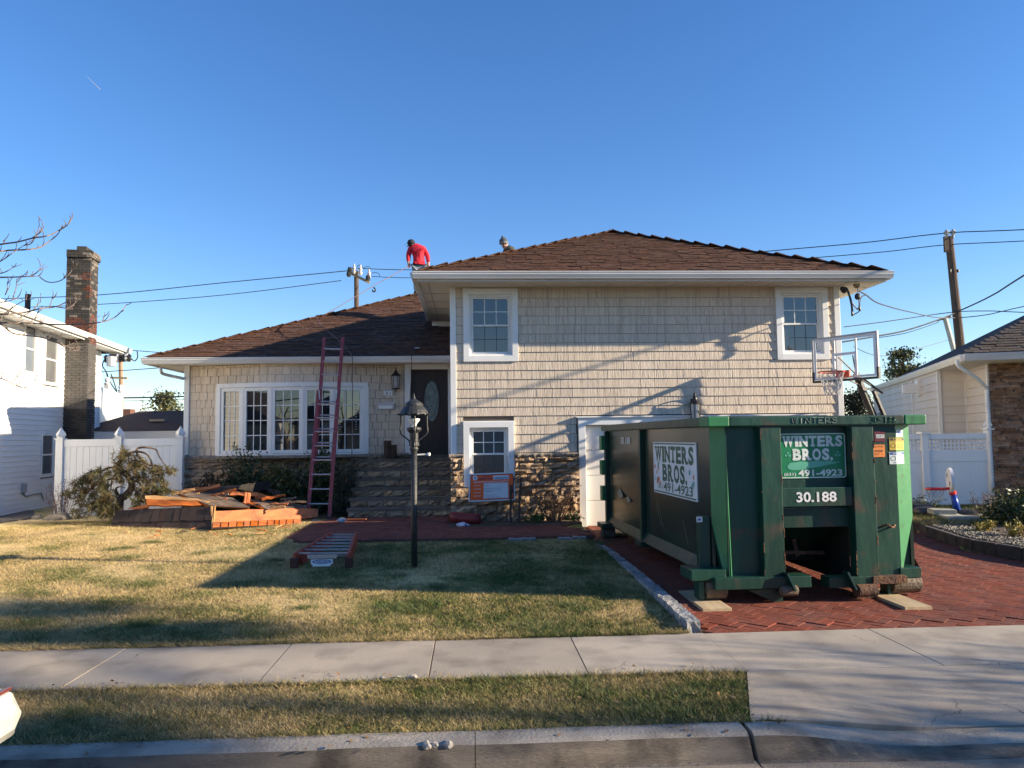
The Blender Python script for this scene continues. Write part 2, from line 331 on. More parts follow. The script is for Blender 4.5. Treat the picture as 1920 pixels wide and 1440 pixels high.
# yard terrain
xs = np.concatenate([np.arange(-60,-12,2), np.arange(-12,14,.2), np.arange(14,60,2)]); ys = np.concatenate([np.arange(7.1,20,.2), np.arange(20,90,5)])
X, Y = np.meshgrid(xs, ys); Z = np.vectorize(gz)(Y) - .012
ins = (X > np.vectorize(dl)(Y)-.06) & (X < np.vectorize(dr)(Y)+.05) & (Y < 15.2); Z = np.where(ins, np.vectorize(dz)(Y)-.09, Z)
Z += np.where(ins, 0, .012*np.sin(X*1.7+Y*.9)*np.sin(Y*2.1+X*.4)*np.clip((Y-7.6),0,1))
nx, ny = len(xs), len(ys); idx = np.arange(nx*ny).reshape(ny, nx)
F = np.stack([idx[:-1,:-1], idx[:-1,1:], idx[1:,1:], idx[1:,:-1]], -1).reshape(-1,4)
o = npmesh('yard_terrain', np.stack([X,Y,Z],-1).reshape(-1,3), F, M_grass, kind='structure')
# verge
for pts in ([(-60,4.92),(1.745,4.92),(2.125,6.07),(-60,6.07)],[(9.6,4.92),(60,4.92),(60,6.07),(9.6,6.07)]):
    o = MB().prism(pts,-.34,-.012).build('verge_strip', M_grass); tag(o, kind='structure')

# ------------------------------------------------------------------ curb: profile swept along x, dropping at the driveway
def curb_profile(x):
    t = 0 if x < 1.8 else min(1, (x-1.8)/1.0); t = t*t*(3-2*t)
    zt = .012 - .10*t
    return [(5.02-.02*t, -.33), (5.0-.02*t, zt-.002+.02*t), (4.97, zt), (4.845+.02*t, zt-.002), (4.81+.01*t, zt-.018), (4.73-.04*t, -.124+.004*t), (4.70-.04*t, -.128), (4.70-.04*t,-.33)]
def curb(xa, xb, n):
    mb = MB(); xs = [xa+(xb-xa)*i/n for i in range(n+1)]; k = 8
    for x in xs:
        for y, z in curb_profile(0 if xb < 1.72 else x): mb.v.append((x, y+random.uniform(-.004,.004), z+random.uniform(-.003,.003)))
    for i in range(n):
        for j in range(k-1): mb.f.append((i*k+j, i*k+j+1, (i+1)*k+j+1, (i+1)*k+j)); mb.mi.append(1 if j >= 4 else 0)
    mb.f.append(tuple(range(k))); mb.mi.append(0); mb.f.append(tuple(n*k+j for j in range(k))); mb.mi.append(0)
    return mb
root = thing('curb', None, None, (0,4.85,0)); root['kind'] = 'structure'
for a, b in ((-60,-12.6),(-12.58,-6.35),(-6.33,.0),(.0,1.69)):
    if a == 0: a = -.001+.006
    curb(a, b, max(6, int((b-a)*4) if b > -8 else 8)).build('curb_section', [M_curb, M_face], root)
curb(1.722, 9.6, 64).build('curb_section', [M_curb, M_face], root); curb(9.62, 60, 8).build('curb_section', [M_curb, M_face], root)
# driveway apron
mb = MB(); xs = [2.135+i*.1 for i in range(75)]
for x in xs:
    t = min(1, max(0,(x-2.2)/1.0)); t = t*t*(3-2*t); sl = lambda y: x-(.39*(6.07-y)/1.15)*max(0, 1-(x-2.135)/1.2)
    for (y, z) in [(6.068,-.3),(6.055,.002),(5.6,.0-.025*t),(5.25,-.0-.06*t),(5.035,.004-.083*t),(5.03,-.3)]: mb.v.append((sl(y), y, z))
for i in range(len(xs)-1):
    for j in range(5): mb.f.append((i*6+j,(i+1)*6+j,(i+1)*6+j+1,i*6+j+1)); mb.mi.append(0)
mb.f.append(tuple(range(6))); mb.mi.append(0)
o = mb.build('driveway_apron', M_conc); tag(o, kind='structure')
# sidewalk slabs
root = thing('sidewalk', None, None, (0,6.6,0)); root['kind'] = 'structure'
jx = [-60,-30,-12,-10.72,-9.45,-8.18,-6.9,-5.63,-4.38,-3.12,-1.65,-.355,.895,2.145,3.73,5.3,6.9,8.5,9.9,11.3,30,60]
for i, (a, b) in enumerate(zip(jx[:-1], jx[1:])):
    d = random.uniform(-.004,.004); t = random.uniform(-.002,.002)
    mb = MB(); y0, y1 = 6.08, 7.25
    g = .007 if i != 11 else .014
    mb.box(a+g/2, b-g/2, y0, y1, -.12, 0)
    for k in range(4,8): mb.v[k] = (mb.v[k][0], mb.v[k][1], d+t*(1 if mb.v[k][0] > (a+b)/2 else -1))
    mb.build('slab', M_conc, root, bevel=.0015)
o = MB().box(-60,60,6.075,7.255,-.3,-.006).build('slab_bed', M_gap, root)
# little stones and crumbs chipped from the slab and curb
def rock(mb, c, r, flat=.7, n=2):
    bm = bmesh.new(); bmesh.ops.create_icosphere(bm, subdivisions=n, radius=1); sd_ = random.random()*9
    from mathutils import noise
    vs = [Vector((v.co.x*r, v.co.y*r*random.uniform(.85,1), v.co.z*r*flat))*(1+.45*noise.noise(v.co*1.3+Vector((sd_,sd_,0)))) + Vector(c) for v in bm.verts]
    bm.verts.ensure_lookup_table(); mb.add(vs, [tuple(v.index for v in f.verts) for f in bm.faces]); bm.free()
M_rock = mat('pale_stone', (.48,.44,.38), (.34,.31,.27), 12, .9, .8, 40)
for (px, py, r, lab) in ((801,1392,.030,'pale lump of mortar on the curb, leftmost of the three'),(817,1390,.022,'pale crumb of mortar on the curb, middle of the three'),(841,1391,.031,'pale lump of mortar on the curb, right of the other two')):
    c = G(px, py, .0); mb = MB(); rock(mb, (c.x, 4.82, -.005), r, .9); tag(mb.build('mortar_lump', M_rock), lab, 'stone', 'mortar lumps on the curb')
for (px, py, r, lab) in ((717,1271,.02,'small buff pebble on the front edge of the sidewalk'),(747,1269,.016,'tiny pebble at the sidewalk edge near the broken corner'),(775,1270,.035,'grey chip broken out of the sidewalk edge')):
    c = G(px, py, .01); mb = MB(); rock(mb, (c.x, c.y, .012), r, .6); tag(mb.build('pebble', M_rock), lab, 'stone', 'pebbles at the sidewalk edge')

# ------------------------------------------------------------------ driveway bricks (herringbone)
root = thing('driveway', None, None, (4.8,11,0)); root['kind'] = 'structure'
mb = MB(); n = 24
for i in range(n+1):
    y = 7.26+7.9*i/n; mb.v += [(dl(min(y,15))-.03, y, dz(y)-.02), (dr(min(y,15))+.1, y, dz(y)-.02)]
for i in range(n): mb.f.append((2*i,2*i+1,2*i+3,2*i+2)); mb.mi.append(0)
mb.build('joint_bed', M_gap, root)
c_ = .103; bricks = []
def herring(xmin, xmax, ymin, ymax, inside, ang=math.pi/4):
    out = []; ca, sa = math.cos(ang), math.sin(ang); cx, cy = (xmin+xmax)/2, (ymin+ymax)/2; nn = int(max(xmax-xmin, ymax-ymin)/c_)+2
    for i in range(-nn, nn):
        for j in range(-nn, nn):
            k = (i-j) % 4
            if k == 0: u, v, h = i+1, j+.5, 0
            elif k == 3: u, v, h = i+.5, j+1, 1
            else: continue
            x = cx+(u*ca-v*sa)*c_; y = cy+(u*sa+v*ca)*c_
            if inside(x, y): out.append((x, y, ang+(math.pi/2 if h else 0)))
    return out
bricks = herring(1.9, 9, 7.2, 15.2, lambda x, y: 7.17 < y < 15.1 and dl(min(y,15))+.05 < x < dr(min(y,15)))
bricks.sort(key=lambda b: b[1]+.02*abs(b[0]-4)); stuff = MB(); um = unit_for(M_brick)
for k, (x, y, a) in enumerate(bricks):
    z = dz(y)-.025-(.006 if y < 7.45 else 0)+random.uniform(-.0018,.0018); rot = (random.uniform(-.008,.008), random.uniform(-.008,.008), a); sc = (2*c_-.0045, c_-.0045, .05)
    if k < 300: piece('brick', um, root, (x,y,z), rot, sc)
    else: add_unit(stuff, (x,y,z), rot, sc)
# a soldier course along the sidewalk
stuff_part(stuff.build('bricks', M_brick, root))
# granite edging
root = thing('driveway_edging', 'row of grey granite blocks between the lawn and the red driveway', 'edging', (2.0,10,0))
y = 7.32
blk = []
for v in range(4):
    m_ = MB(); bm = bmesh.new(); bmesh.ops.create_cube(bm, size=1); bmesh.ops.subdivide_edges(bm, edges=bm.edges, cuts=1, use_grid_fill=True)
    for q in bm.verts: q.co = q.co*.96+Vector((random.uniform(-.05,.05), random.uniform(-.06,.06), random.uniform(-.06,.06)))
    me = bpy.data.meshes.new('block'); bm.to_mesh(me); bm.free(); me.materials.append(M_block); blk.append(me)
while y < 12.3:
    L = random.uniform(.19,.27); ym = y+L/2; a = math.atan2(dl(ym+.2)-dl(ym-.2), .4)
    piece('block', random.choice(blk), root, (dl(ym)-.05, ym, dz(ym)+.02), (0, random.uniform(-.05,.05), -a+random.uniform(-.06,.06)), (.13, L-.012, .16)); y += L
for (x, yy, a) in ((1.72,12.55,1.5),(1.48,12.5,1.57),(.9,12.5,1.6),(.68,12.48,1.55)):
    piece('block', random.choice(blk), root, (x, yy, .15), (0,0,a), (.12,.22,.17))
# walkway in front of the steps
WALK = [(-3.05,13.2),(-2.75,12.65),(-2.2,12.62),(1.95,12.6),(1.98,13.1),(1.62,14.1),(-.3,14.0),(-.46,14.7),(-.46,15.95),(-2.75,15.95),(-3.1,15.2)]
def inpoly(x, y, poly):
    c = False; n = len(poly)
    for i in range(n):
        x0, y0 = poly[i]; x1, y1 = poly[(i+1)%n]
        if (y0 > y) != (y1 > y) and x < (x1-x0)*(y-y0)/(y1-y0)+x0: c = not c
    return c
root = thing('walkway', None, None, (0,13.5,.2)); root['kind'] = 'structure'
MB().prism(WALK, .1, .222).build('joint_bed', M_gap, root)
mb = MB(); y = 12.63; row = 0
while y < 15.95:
    x = -3.2+(row%2)*.1
    while x < 2.1:
        if inpoly(x+.1, y+.05, WALK): add_unit(mb, (x+.1,y+.05,.21+random.uniform(-.003,.003)+.03*(y-12.6)/3.3), (random.uniform(-.02,.02),0,0), (.194,.094,.05))
        x += .2
    y += .1; row += 1
stuff_part(mb.build('bricks', M_walk, root))
mb = MB()
for i in range(4): mb.box(1.66,1.86,12.75+i*.11,12.85+i*.11,.15,.235)
mb.build('tan_brick_course', M_brickt, root)
# planting bed under the stone wall
o = MB().prism([(-.44,14.02),(1.7,14.1),(2.03,14.4),(2.05,15.0),(-.44,15.0)], .1, .252).build('planting_bed', M_soil); tag(o, kind='structure')
o = MB().prism([(-6.5,16.2),(-3.2,15.9),(-2.8,16.0),(-2.8,17.8),(-6.5,17.8)], .1, .262).build('shrub_bed', M_soil); tag(o, kind='structure')

# ------------------------------------------------------------------ grass blades
def blades(n, region, hmin, hmax, w, name, zf, lab):
    xs, ys = region(n); k = len(xs)
    zs = zf(ys)
    a = np.random.rand(k)*2*np.pi; h = hmin+(hmax-hmin)*np.random.rand(k)**1.6; lean = h*(.5+2.2*np.random.rand(k)); b = np.random.rand(k)*2*np.pi
    dx, dy = np.cos(a)*w/2, np.sin(a)*w/2
    V = np.empty((k,3,3)); V[:,0] = np.stack([xs-dx, ys-dy, zs-.01],-1); V[:,1] = np.stack([xs+dx, ys+dy, zs-.01],-1)
    V[:,2] = np.stack([xs+np.cos(b)*lean, ys+np.sin(b)*lean, zs+h],-1)
    o = npmesh(name, V.reshape(-1,3), np.arange(3*k).reshape(-1,3), M_grass, kind='stuff'); tag(o, lab, 'grass')
def verge_region(n):
    y = 4.985+1.10*np.random.rand(n); x = -4.6+(6.34+.39*(y-4.93)/1.15)*np.random.rand(n); return x, y
def lawn_region(n):
    y = 7.24+9.0*np.random.rand(n)**1.25; x0 = -.62*y-.4; x0 = np.where(y > 14, np.maximum(x0,-9.0), x0); x = x0+(2.1-x0)*np.random.rand(n)
    ok = x < np.interp(y, [a for a,b in DL], [b for a,b in DL])-.12
    ok &= ~((y > 12.60) & (x > -2.9)); ok &= ~((y > 15.9) & (x > -6.6))
    return x[ok], y[ok]
clump = lambda ys: ys*0
zf = lambda ys: np.where(ys < 7.25, 0, np.interp(ys, [7.25,12.5,15], [0,.2,.25]))-.004
blades(120000, verge_region, .008, .034, .006, 'verge_grass', zf, 'patchy straw and green grass strip between curb and sidewalk')
blades(360000, lawn_region, .008, .032, .008, 'lawn_grass', zf, 'dormant straw and green front lawn between sidewalk and house')
def edge_region(n):
    x = -4.8+6.8*np.random.rand(n); y = np.where(np.random.rand(n) < .5, 7.25+.05*np.random.randn(n)**2, np.where(np.random.rand(n) < .5, 6.08-.03*np.abs(np.random.randn(n)), 4.99+.02*np.abs(np.random.randn(n)))); return x, y
blades(14000, edge_region, .03, .06, .007, 'edge_grass', zf, 'longer grass blades along the sidewalk edges')
def tuft_region(n):
    k = 90; cx = -6+8*np.random.rand(k); cy = np.where(np.random.rand(k) < .35, 5.05+1.0*np.random.rand(k), 7.35+6.5*np.random.rand(k)**1.3); ok = (cx > -.6*cy-.2) & (cx < 1.9-.3*(cy < 6.2)) & ~((cy > 12.4) & (cx > -3.1)); cx, cy = cx[ok], cy[ok]
    i = np.random.randint(0, len(cx), n); r = .07+.13*((i*37)%10)/10; return cx[i]+np.random.randn(n)*r, np.clip(cy[i]+np.random.randn(n)*r*.8, np.where(cy[i] < 6.5, 5.0, 7.27), np.where(cy[i] < 6.5, 6.05, 30))
M_tuft = mat('green_tuft', (.075,.115,.028), (.16,.17,.055), 9, .7, rnd=.3)
def blades_m(n, region, hmin, hmax, w, name, lab, m):
    global M_grass
    keep = M_grass; M_grass = m; blades(n, region, hmin, hmax, w, name, zf, lab); M_grass = keep
blades_m(26000, tuft_region, .02, .055, .007, 'grass_tufts', 'greener longer tufts scattered through the dormant lawn', M_tuft)
# fallen leaves and crumbs
rg = np.random.RandomState(3); n = 420; ys = np.where(rg.rand(n) < .3, 4.75+1.5*rg.rand(n), 7.3+7*rg.rand(n)); xs = -.6*ys+(.6*ys+1.9)*rg.rand(n); zs = np.where(ys < 4.95, .016, zf(ys)+.028); c = np.stack([xs,ys,zs],-1)
a = rg.rand(n)*6.28; e1 = np.stack([np.cos(a),np.sin(a),rg.randn(n)*.3],-1)*(.010+.014*rg.rand(n))[:,None]; e2 = np.stack([-np.sin(a),np.cos(a),rg.randn(n)*.3],-1)*(.008+.008*rg.rand(n))[:,None]
V = np.stack([c-e1,c+e2,c+e1,c-e2],1); o = npmesh('fallen_leaves', V.reshape(-1,3), np.arange(4*n).reshape(-1,4), mat('fallen_leaf', (.26,.16,.08), (.14,.08,.045), 30, .9, rnd=.4), kind='stuff'); tag(o, 'dry brown leaf crumbs scattered over lawn, walk and curb', 'leaves')
def right_region(n):
    y = 13.2+3.3*np.random.rand(n); x = 7.9+4.2*np.random.rand(n); return x, y
blades(26000, right_region, .02, .07, .012, 'side_yard_grass', lambda y: y*0+.24, 'dark shaded grass patch in front of the right fence')

# ------------------------------------------------------------------ the split level house
YR, YL, SL = 15.0, 17.8, .44           # right facade, left facade, roof slope
XR0, XR1 = -.40, 7.39                  # right wing walls
HOUSE = thing('split_level_house', 'beige shingle sided split level house with brown hipped roof and stone base', 'house', (2.0,15,.2))
def wall_grid(xs0, xs1, z0, z1, y, holes, th=.12, back=True):
    """vertical wall on the plane y with rectangular openings"""
    X = sorted({xs0, xs1, *[h[0] for h in holes], *[h[1] for h in holes]}); Z = sorted({z0, z1, *[h[2] for h in holes], *[h[3] for h in holes]}); mb = MB()
    X = [x for x in X if xs0 <= x <= xs1]; Z = [z for z in Z if z0 <= z <= z1]
    for a, b in zip(X[:-1], X[1:]):
        for c, d in zip(Z[:-1], Z[1:]):
            mx, mz = (a+b)/2, (c+d)/2
            if not any(h[0] < mx < h[1] and h[2] < mz < h[3] for h in holes): mb.box(a, b, y, y+th, c, d)
    return mb
def win_rect(px0, py0, px1, py1, Y):
    a, b = P(px0, py0, Y), P(px1, py1, Y); return a.x, b.x, b.z, a.z
wUL = win_rect(868,541,972,677.5,YR-.04); wUR = win_rect(1453.5,538.5,1556.5,674,YR-.04); wLL = win_rect(868.5,791,965,912,YR-.04)
ZL = 1.52                              # top of the stone ledge
zS = 4.80                              # soffit, right wing
gX0, gX1 = 2.20, 6.9                   # garage door opening
gZ1 = P(1100,797,YR).z
tw = .115
def inner(w): return (w[0]+tw, w[1]-tw, w[2]+tw, w[3]-tw)
holesR = [inner(wUL), inner(wUR), inner(wLL), (gX0,gX1,0,gZ1)]
wallR = wall_grid(XR0+.02, XR1-.02, .05, zS-.02, YR+.02, holesR).build('right_wing_wall', mat('wall_sheathing', (.13,.105,.08), None), HOUSE)
# shakes: course by course, cut at the openings
def shakes(courses, xa, xb, blocks, y, parent, maxn, yoff=lambda x: 0, ang=lambda x: 0, cnt=[0]):
    um = unit_for(M_shake); st = MB(); items = []
    for z0, z1 in courses:
        x = xa
        bl = sorted([(b[0], b[1]) for b in blocks if min(z1, b[3]-.07)-max(z0, b[2]+.07) > 0])
        while x < xb-.01:
            w = random.choice([.11,.14,.17,.2,.23,.27]); x1 = min(x+w, xb)
            if xb-x1 < .07: x1 = xb
            segs = [(x, x1)]
            for b0, b1 in bl:
                ns = []
                for a, c in segs:
                    if c <= b0 or a >= b1: ns.append((a, c))
                    else:
                        if a < b0: ns.append((a, b0))
                        if c > b1: ns.append((b1, c))
                segs = ns
            for a, c in segs:
                if c-a > .012: items.append((a, c, z0, z1))
            x = x1
    vis = [i for i in items]
    for k, (a, c, z0, z1) in enumerate(vis):
        xm = (a+c)/2; h = z1-z0-.0045; p = random.uniform(0,.003); aa = ang(xm)
        loc = (xm, y-.012-p+yoff(xm), (z0+z1)/2); rot = (-.085, 0, aa); sc = ((c-a)-.0045, .022, h)
        if k < maxn: piece('siding_shake', um, parent, loc, rot, sc)
        else: add_unit(st, loc, rot, sc)
    if st.v: stuff_part(st.build('siding_shakes', M_shake, parent))
ce = .1785; cr = []; z = ZL+.03
while z < zS-.02: cr.append((z, min(z+ce, zS-.02))); z += ce
shakes(cr, XR0+.10, XR1-.10, [wUL, wUR, wLL, (gX0-.16,gX1+.16,0,gZ1+.17)], YR+.01, wallR, 300)
MB().box(XR0+.1,XR1-.1,YR-.02,YR+.01,zS-.13,zS).build('frieze_board', M_shake, HOUSE)
# other walls of the right wing
mb = MB(); mb.box(XR0,XR0+.14,YR+.16,23.3,.05,zS); mb.box(XR1-.14,XR1,YR+.16,23.3,.05,zS); mb.box(XR0,XR1,23.2,23.4,.05,zS)
mb.build('side_and_rear_walls', M_csid, HOUSE)
MB().box(XR0+.15,XR1-.15,YR+.5,23.1,.0,zS-.05).build('interior', mat('dark_interior', (.02,.02,.022), None), HOUSE)
# corner boards
for a, b in ((XR0-.015,XR0+.10),(XR1-.10,XR1+.015)):
    MB().box(a,b,YR-.035,YR+.16,ZL+.02 if a < 0 else .1,zS+.005).build('corner_board', M_white, HOUSE, bevel=.006)

def trim_frame(mb, x0, x1, z0, z1, y0, y1, w):
    """mitred frame"""
    o = [(x0,z0),(x1,z0),(x1,z1),(x0,z1)]; i = [(x0+w,z0+w),(x1-w,z0+w),(x1-w,z1-w),(x0+w,z1-w)]
    for k in range(4):
        a, b, c, d = o[k], o[(k+1)%4], i[(k+1)%4], i[k]; mb.poly_xz([a,b,c,d], y0, y1)
def window(parent, rect, y, cols=3, rows=2, w=tw, screen=True, fr=.045):
    x0, x1, z0, z1 = rect; mb = MB(); trim_frame(mb, x0, x1, z0, z1, y-fr, y+.02, w); mb.box(x0-.01, x1+.01, y-.03, y+.0, z1, z1+.012)
    t = mb.build('window', M_white, parent, bevel=.004)
    a0, a1, b0, b1 = x0+w, x1-w, z0+w, z1-w
    mb = MB(); trim_frame(mb, a0-.002, a1+.002, b0-.002, b1+.002, y+.018, y+.10, .045); mb.box(a0,a1,y-.01,y+.05,b0-.0,b0+.035); mb.build('window_frame', M_white, t, bevel=.003)
    a0 += .045; a1 -= .045; b0 += .05; b1 -= .045; zm = (b0+b1)/2
    mb = MB(); trim_frame(mb, a0, a1, zm-.02, b1, y+.045, y+.085, .035); mb.build('upper_sash', M_white, t, bevel=.003)
    mb = MB(); trim_frame(mb, a0, a1, b0, zm+.015, y+.075, y+.115, .035); mb.build('lower_sash', M_white, t, bevel=.003)
    MB().box(a0+.03,a1-.03,y+.066,y+.070,zm+.01,b1-.03).build('pane', M_glass, t)
    MB().box(a0+.03,a1-.03,y+.096,y+.100,b0+.03,zm-.015).build('pane', M_glass if not screen else M_screenglass, t)
    mb = MB(); c0, c1, d0, d1 = a0+.033, a1-.033, zm+.014, b1-.033
    for k in range(1, cols): xx = c0+(c1-c0)*k/cols; mb.box(xx-.008,xx+.008,y+.061,y+.0655,d0,d1)
    for k in range(1, rows): zz = d0+(d1-d0)*k/rows; mb.box(c0,c1,y+.0605,y+.065,zz-.008,zz+.008)
    mb.build('grille', M_white, t)
    mb = MB(); d0, d1 = b0+.03, zm-.015
    for k in range(1, cols): xx = c0+(c1-c0)*k/cols; mb.box(xx-.006,xx+.006,y+.092,y+.0955,d0,d1)
    zz = (d0+d1)/2; mb.box(c0,c1,y+.0915,y+.095,zz-.006,zz+.006); mb.build('grille', mat('screened_grille', (.07,.08,.09), None), t)
    return t
M_screenglass = mat('screened_glass', (.016,.019,.023), (.022,.025,.03), 3, .12, spec=.9)
MATS['screened_glass'].node_tree.nodes['Principled BSDF'].inputs['IOR'].default_value = 1.7
for r_, f_ in ((wUL,.045), (wUR,.045), (wLL,.085)): window(HOUSE, r_, YR, fr=f_)

# ---- stone base
stones = []
for v in range(8):
    nxs, nzs = 5, 4; bm = bmesh.new(); vs = {}
    for i in range(nxs):
        for j in range(nzs):
            e = i in (0, nxs-1) or j in (0, nzs-1)
            yy = .0 if e else -.5-random.uniform(-.5,.5)
            if e: yy = -random.uniform(.05,.45)
            vs[i,j] = bm.verts.new((-.5+i/(nxs-1)+(0 if e else random.uniform(-.06,.06)), yy, -.5+j/(nzs-1)+(0 if e else random.uniform(-.07,.07))))
    for i in range(nxs-1):
        for j in range(nzs-1): q = [vs[i,j],vs[i+1,j],vs[i+1,j+1],vs[i,j+1]]; bm.faces.new(q[:3]); bm.faces.new([q[0],q[2],q[3]])
    ring = [vs[i,0] for i in range(nxs)]+[vs[nxs-1,j] for j in range(1,nzs)]+[vs[i,nzs-1] for i in range(nxs-2,-1,-1)]+[vs[0,j] for j in range(nzs-2,0,-1)]
    bk = [bm.verts.new((q.co.x, .5, q.co.z)) for q in ring]; n = len(ring)
    for k in range(n): bm.faces.new([ring[(k+1)%n], ring[k], bk[k], bk[(k+1)%n]])
    me = bpy.data.meshes.new('stone'); bm.to_mesh(me); bm.free(); me.materials.append(M_stone); stones.append(me)
def stone_wall(parent, xa, xb, z0, z1, y, depth=.09, blocks=(), rowh=(.10,.20), lens=(.16,.52), xa_f=None):
    z = z0
    while z < z1-.02:
        h = random.uniform(*rowh); h = min(h, z1-z)
        if z1-(z+h) < .06: h = z1-z
        x = xa
        while x < xb-.01:
            L = random.uniform(*lens); x1 = min(x+L, xb)
            if xb-x1 < .1: x1 = xb
            segs = [(x, x1)]
            for b0, b1, c0, c1 in blocks:
                if min(z+h, c1)-max(z, c0) > .03: segs = [s for a, c in segs for s in ((a, min(c, b0)), (max(a, b1), c)) if s[1]-s[0] > .03]
            for a, c in segs:
                piece('stone', random.choice(stones), parent, ((a+c)/2, y-.03, z+h/2), (0, random.choice((0, math.pi)), 0), (c-a-.012, depth*random.uniform(.7,1.4), h-.010))
            x = x1
        z += h
sb = wall_grid(XR0-.0, gX0-.13, .1, ZL-.05, YR-.05, [inner(wLL)], th=.17).build('stone_base', M_mortar, HOUSE)
stone_wall(sb, XR0-.02, gX0-.13, .2, ZL-.045, YR-.055, blocks=[wLL], depth=.11)
def ledge(xa, xb, y0, z, h=.06, name='ledge'):
    mb = MB(); n = max(3, int((xb-xa)/.06))
    for i in range(n+1):
        x = xa+(xb-xa)*i/n; d = random.uniform(-.012,.012); e = random.uniform(-.006,.006)
        mb.v += [(x, y0+d, z-h+e), (x, y0-.012+d, z-h*.45), (x, y0+.015+d, z+e*.5), (x, y0+.16, z+.004), (x, y0+.16, z-h)]
    for i in range(n):
        for j in range(5): a, b = i*5+j, i*5+(j+1)%5; mb.f.append((a, b, b+5, a+5)); mb.mi.append(0)
    mb.f += [(4,3,2,1,0), tuple(n*5+j for j in range(5))]; mb.mi += [0,0]
    return mb.build(name, M_ledge, HOUSE)
ledge(XR0-.05, wLL[0]-.005, YR-.13, ZL+.02); ledge(wLL[1]+.005, gX0-.135, YR-.13, ZL+.02)

# ---- garage door and its casing
mb = MB(); mb.box(gX0-.13,gX0+.005,YR-.06,YR+.1,.10,gZ1+.005); mb.box(gX1-.005,gX1+.13,YR-.06,YR+.1,.10,gZ1+.005); mb.box(gX0-.135,gX1+.135,YR-.062,YR+.1,gZ1,gZ1+.14); mb.box(gX0-.18,gX1+.18,YR-.10,YR+.1,gZ1+.14,gZ1+.17)
mb.build('garage_casing', M_white, HOUSE, bevel=.006)
gd = MB().box(gX0-.0,gX1+.0,YR+.10,YR+.13,.1,gZ1+.02).build('garage_door', M_garage, HOUSE)
for k in range(4):
    za = .1+k*(gZ1-.1)/4; MB().box(gX0+.005,gX1-.005,YR+.075,YR+.11,za+.005,za+(gZ1-.1)/4-.004).build('panel', M_garage, gd, bevel=.006)

# ---- roofs made of shingles
def roof_face(parent, origin, ux, uu, length, xlo, xhi, maxn, slope_rot, expo=.145, w=(.22,.42), m=M_roof, thick=.012):
    """rows of shingles: ux = unit vector along the eave, uu = unit vector up the slope; xlo/xhi(s) give the row's span"""
    um = unit_for(m); st = MB(); k = 0; s = 0.0
    while s < length:
        x = xlo(s)-random.uniform(0,.2); xe = xhi(s)
        while x < xe:
            ww = random.uniform(*w); a = max(x, xlo(s)); b = min(x+ww, xe)
            if b-a > .02:
                c = Vector(origin)+Vector(ux)*((a+b)/2)+Vector(uu)*(s+expo*.5+.02+random.choice((0,0,-.018)))
                c.z += .020+random.choice((0,0,.008)); rot = (slope_rot[0]-.05, slope_rot[1], slope_rot[2]); sc = (b-a-.006, expo+.05, thick*random.choice((1,1,1.6)))
                if k < maxn: piece('roof_shingle', um, parent, c, rot, sc)
                else: add_unit(st, c, rot, sc)
                k += 1
            x += ww
        s += expo
    if st.v: stuff_part(st.build('roof_shingles', m, parent))
ang = math.atan(SL); ca, sa = math.cos(ang), math.sin(ang)
ex0, ex1, ey, ez = -1.02, 8.05, 14.30, 4.945; hw = (ex1-ex0)/2; ey2 = ey+2*hw
ap = ((ex0+ex1)/2, ey+hw, ez+hw*SL)
mb = MB(); mb.add([(ex0,ey,ez),(ex1,ey,ez),(ex1,ey2,ez),(ex0,ey2,ez),ap,(ex0,ey,ez-.05),(ex1,ey,ez-.05),(ex1,ey2,ez-.05),(ex0,ey2,ez-.05)],
    [(0,1,4),(1,2,4),(2,3,4),(3,0,4),(0,5,6,1),(1,6,7,2),(2,7,8,3),(3,8,5,0),(5,8,7,6)])
rf = mb.build('upper_roof', M_roofd, HOUSE)
roof_face(rf, (ex0,ey,ez), (1,0,0), (0,ca,sa), hw/ca-.05, lambda s: s*ca, lambda s: (ex1-ex0)-s*ca, 300, (ang-.06,0,0))
roof_face(rf, (ex0,ey2,ez), (0,-1,0), (ca,0,sa), hw/ca-.05, lambda s: s*ca, lambda s: (ex1-ex0)-s*ca, 0, (ang-.06,0,-math.pi/2), expo=.29, w=(.8,1.2))
roof_face(rf, (ex1,ey,ez), (0,1,0), (-ca,0,sa), hw/ca-.05, lambda s: s*ca, lambda s: (ex1-ex0)-s*ca, 0, (ang-.06,0,math.pi/2), expo=.29, w=(.8,1.2))
def hip_caps(parent, a, b, n, m=M_roof):
    a, b = Vector(a), Vector(b); d = (b-a)/n; um = unit_for(m); h = d.normalized(); yaw = math.atan2(h.y, h.x); pit_ = -math.asin(h.z)
    for i in range(n): piece('ridge_cap', um, parent, a+d*(i+.5)+Vector((0,0,.036)), (0, pit_+.025, yaw), (d.length*1.15, .22, .011))
hip_caps(rf, (ex0,ey,ez), ap, 26); hip_caps(rf, (ex1,ey,ez), ap, 26); hip_caps(rf, (ex0,ey2,ez), ap, 8)
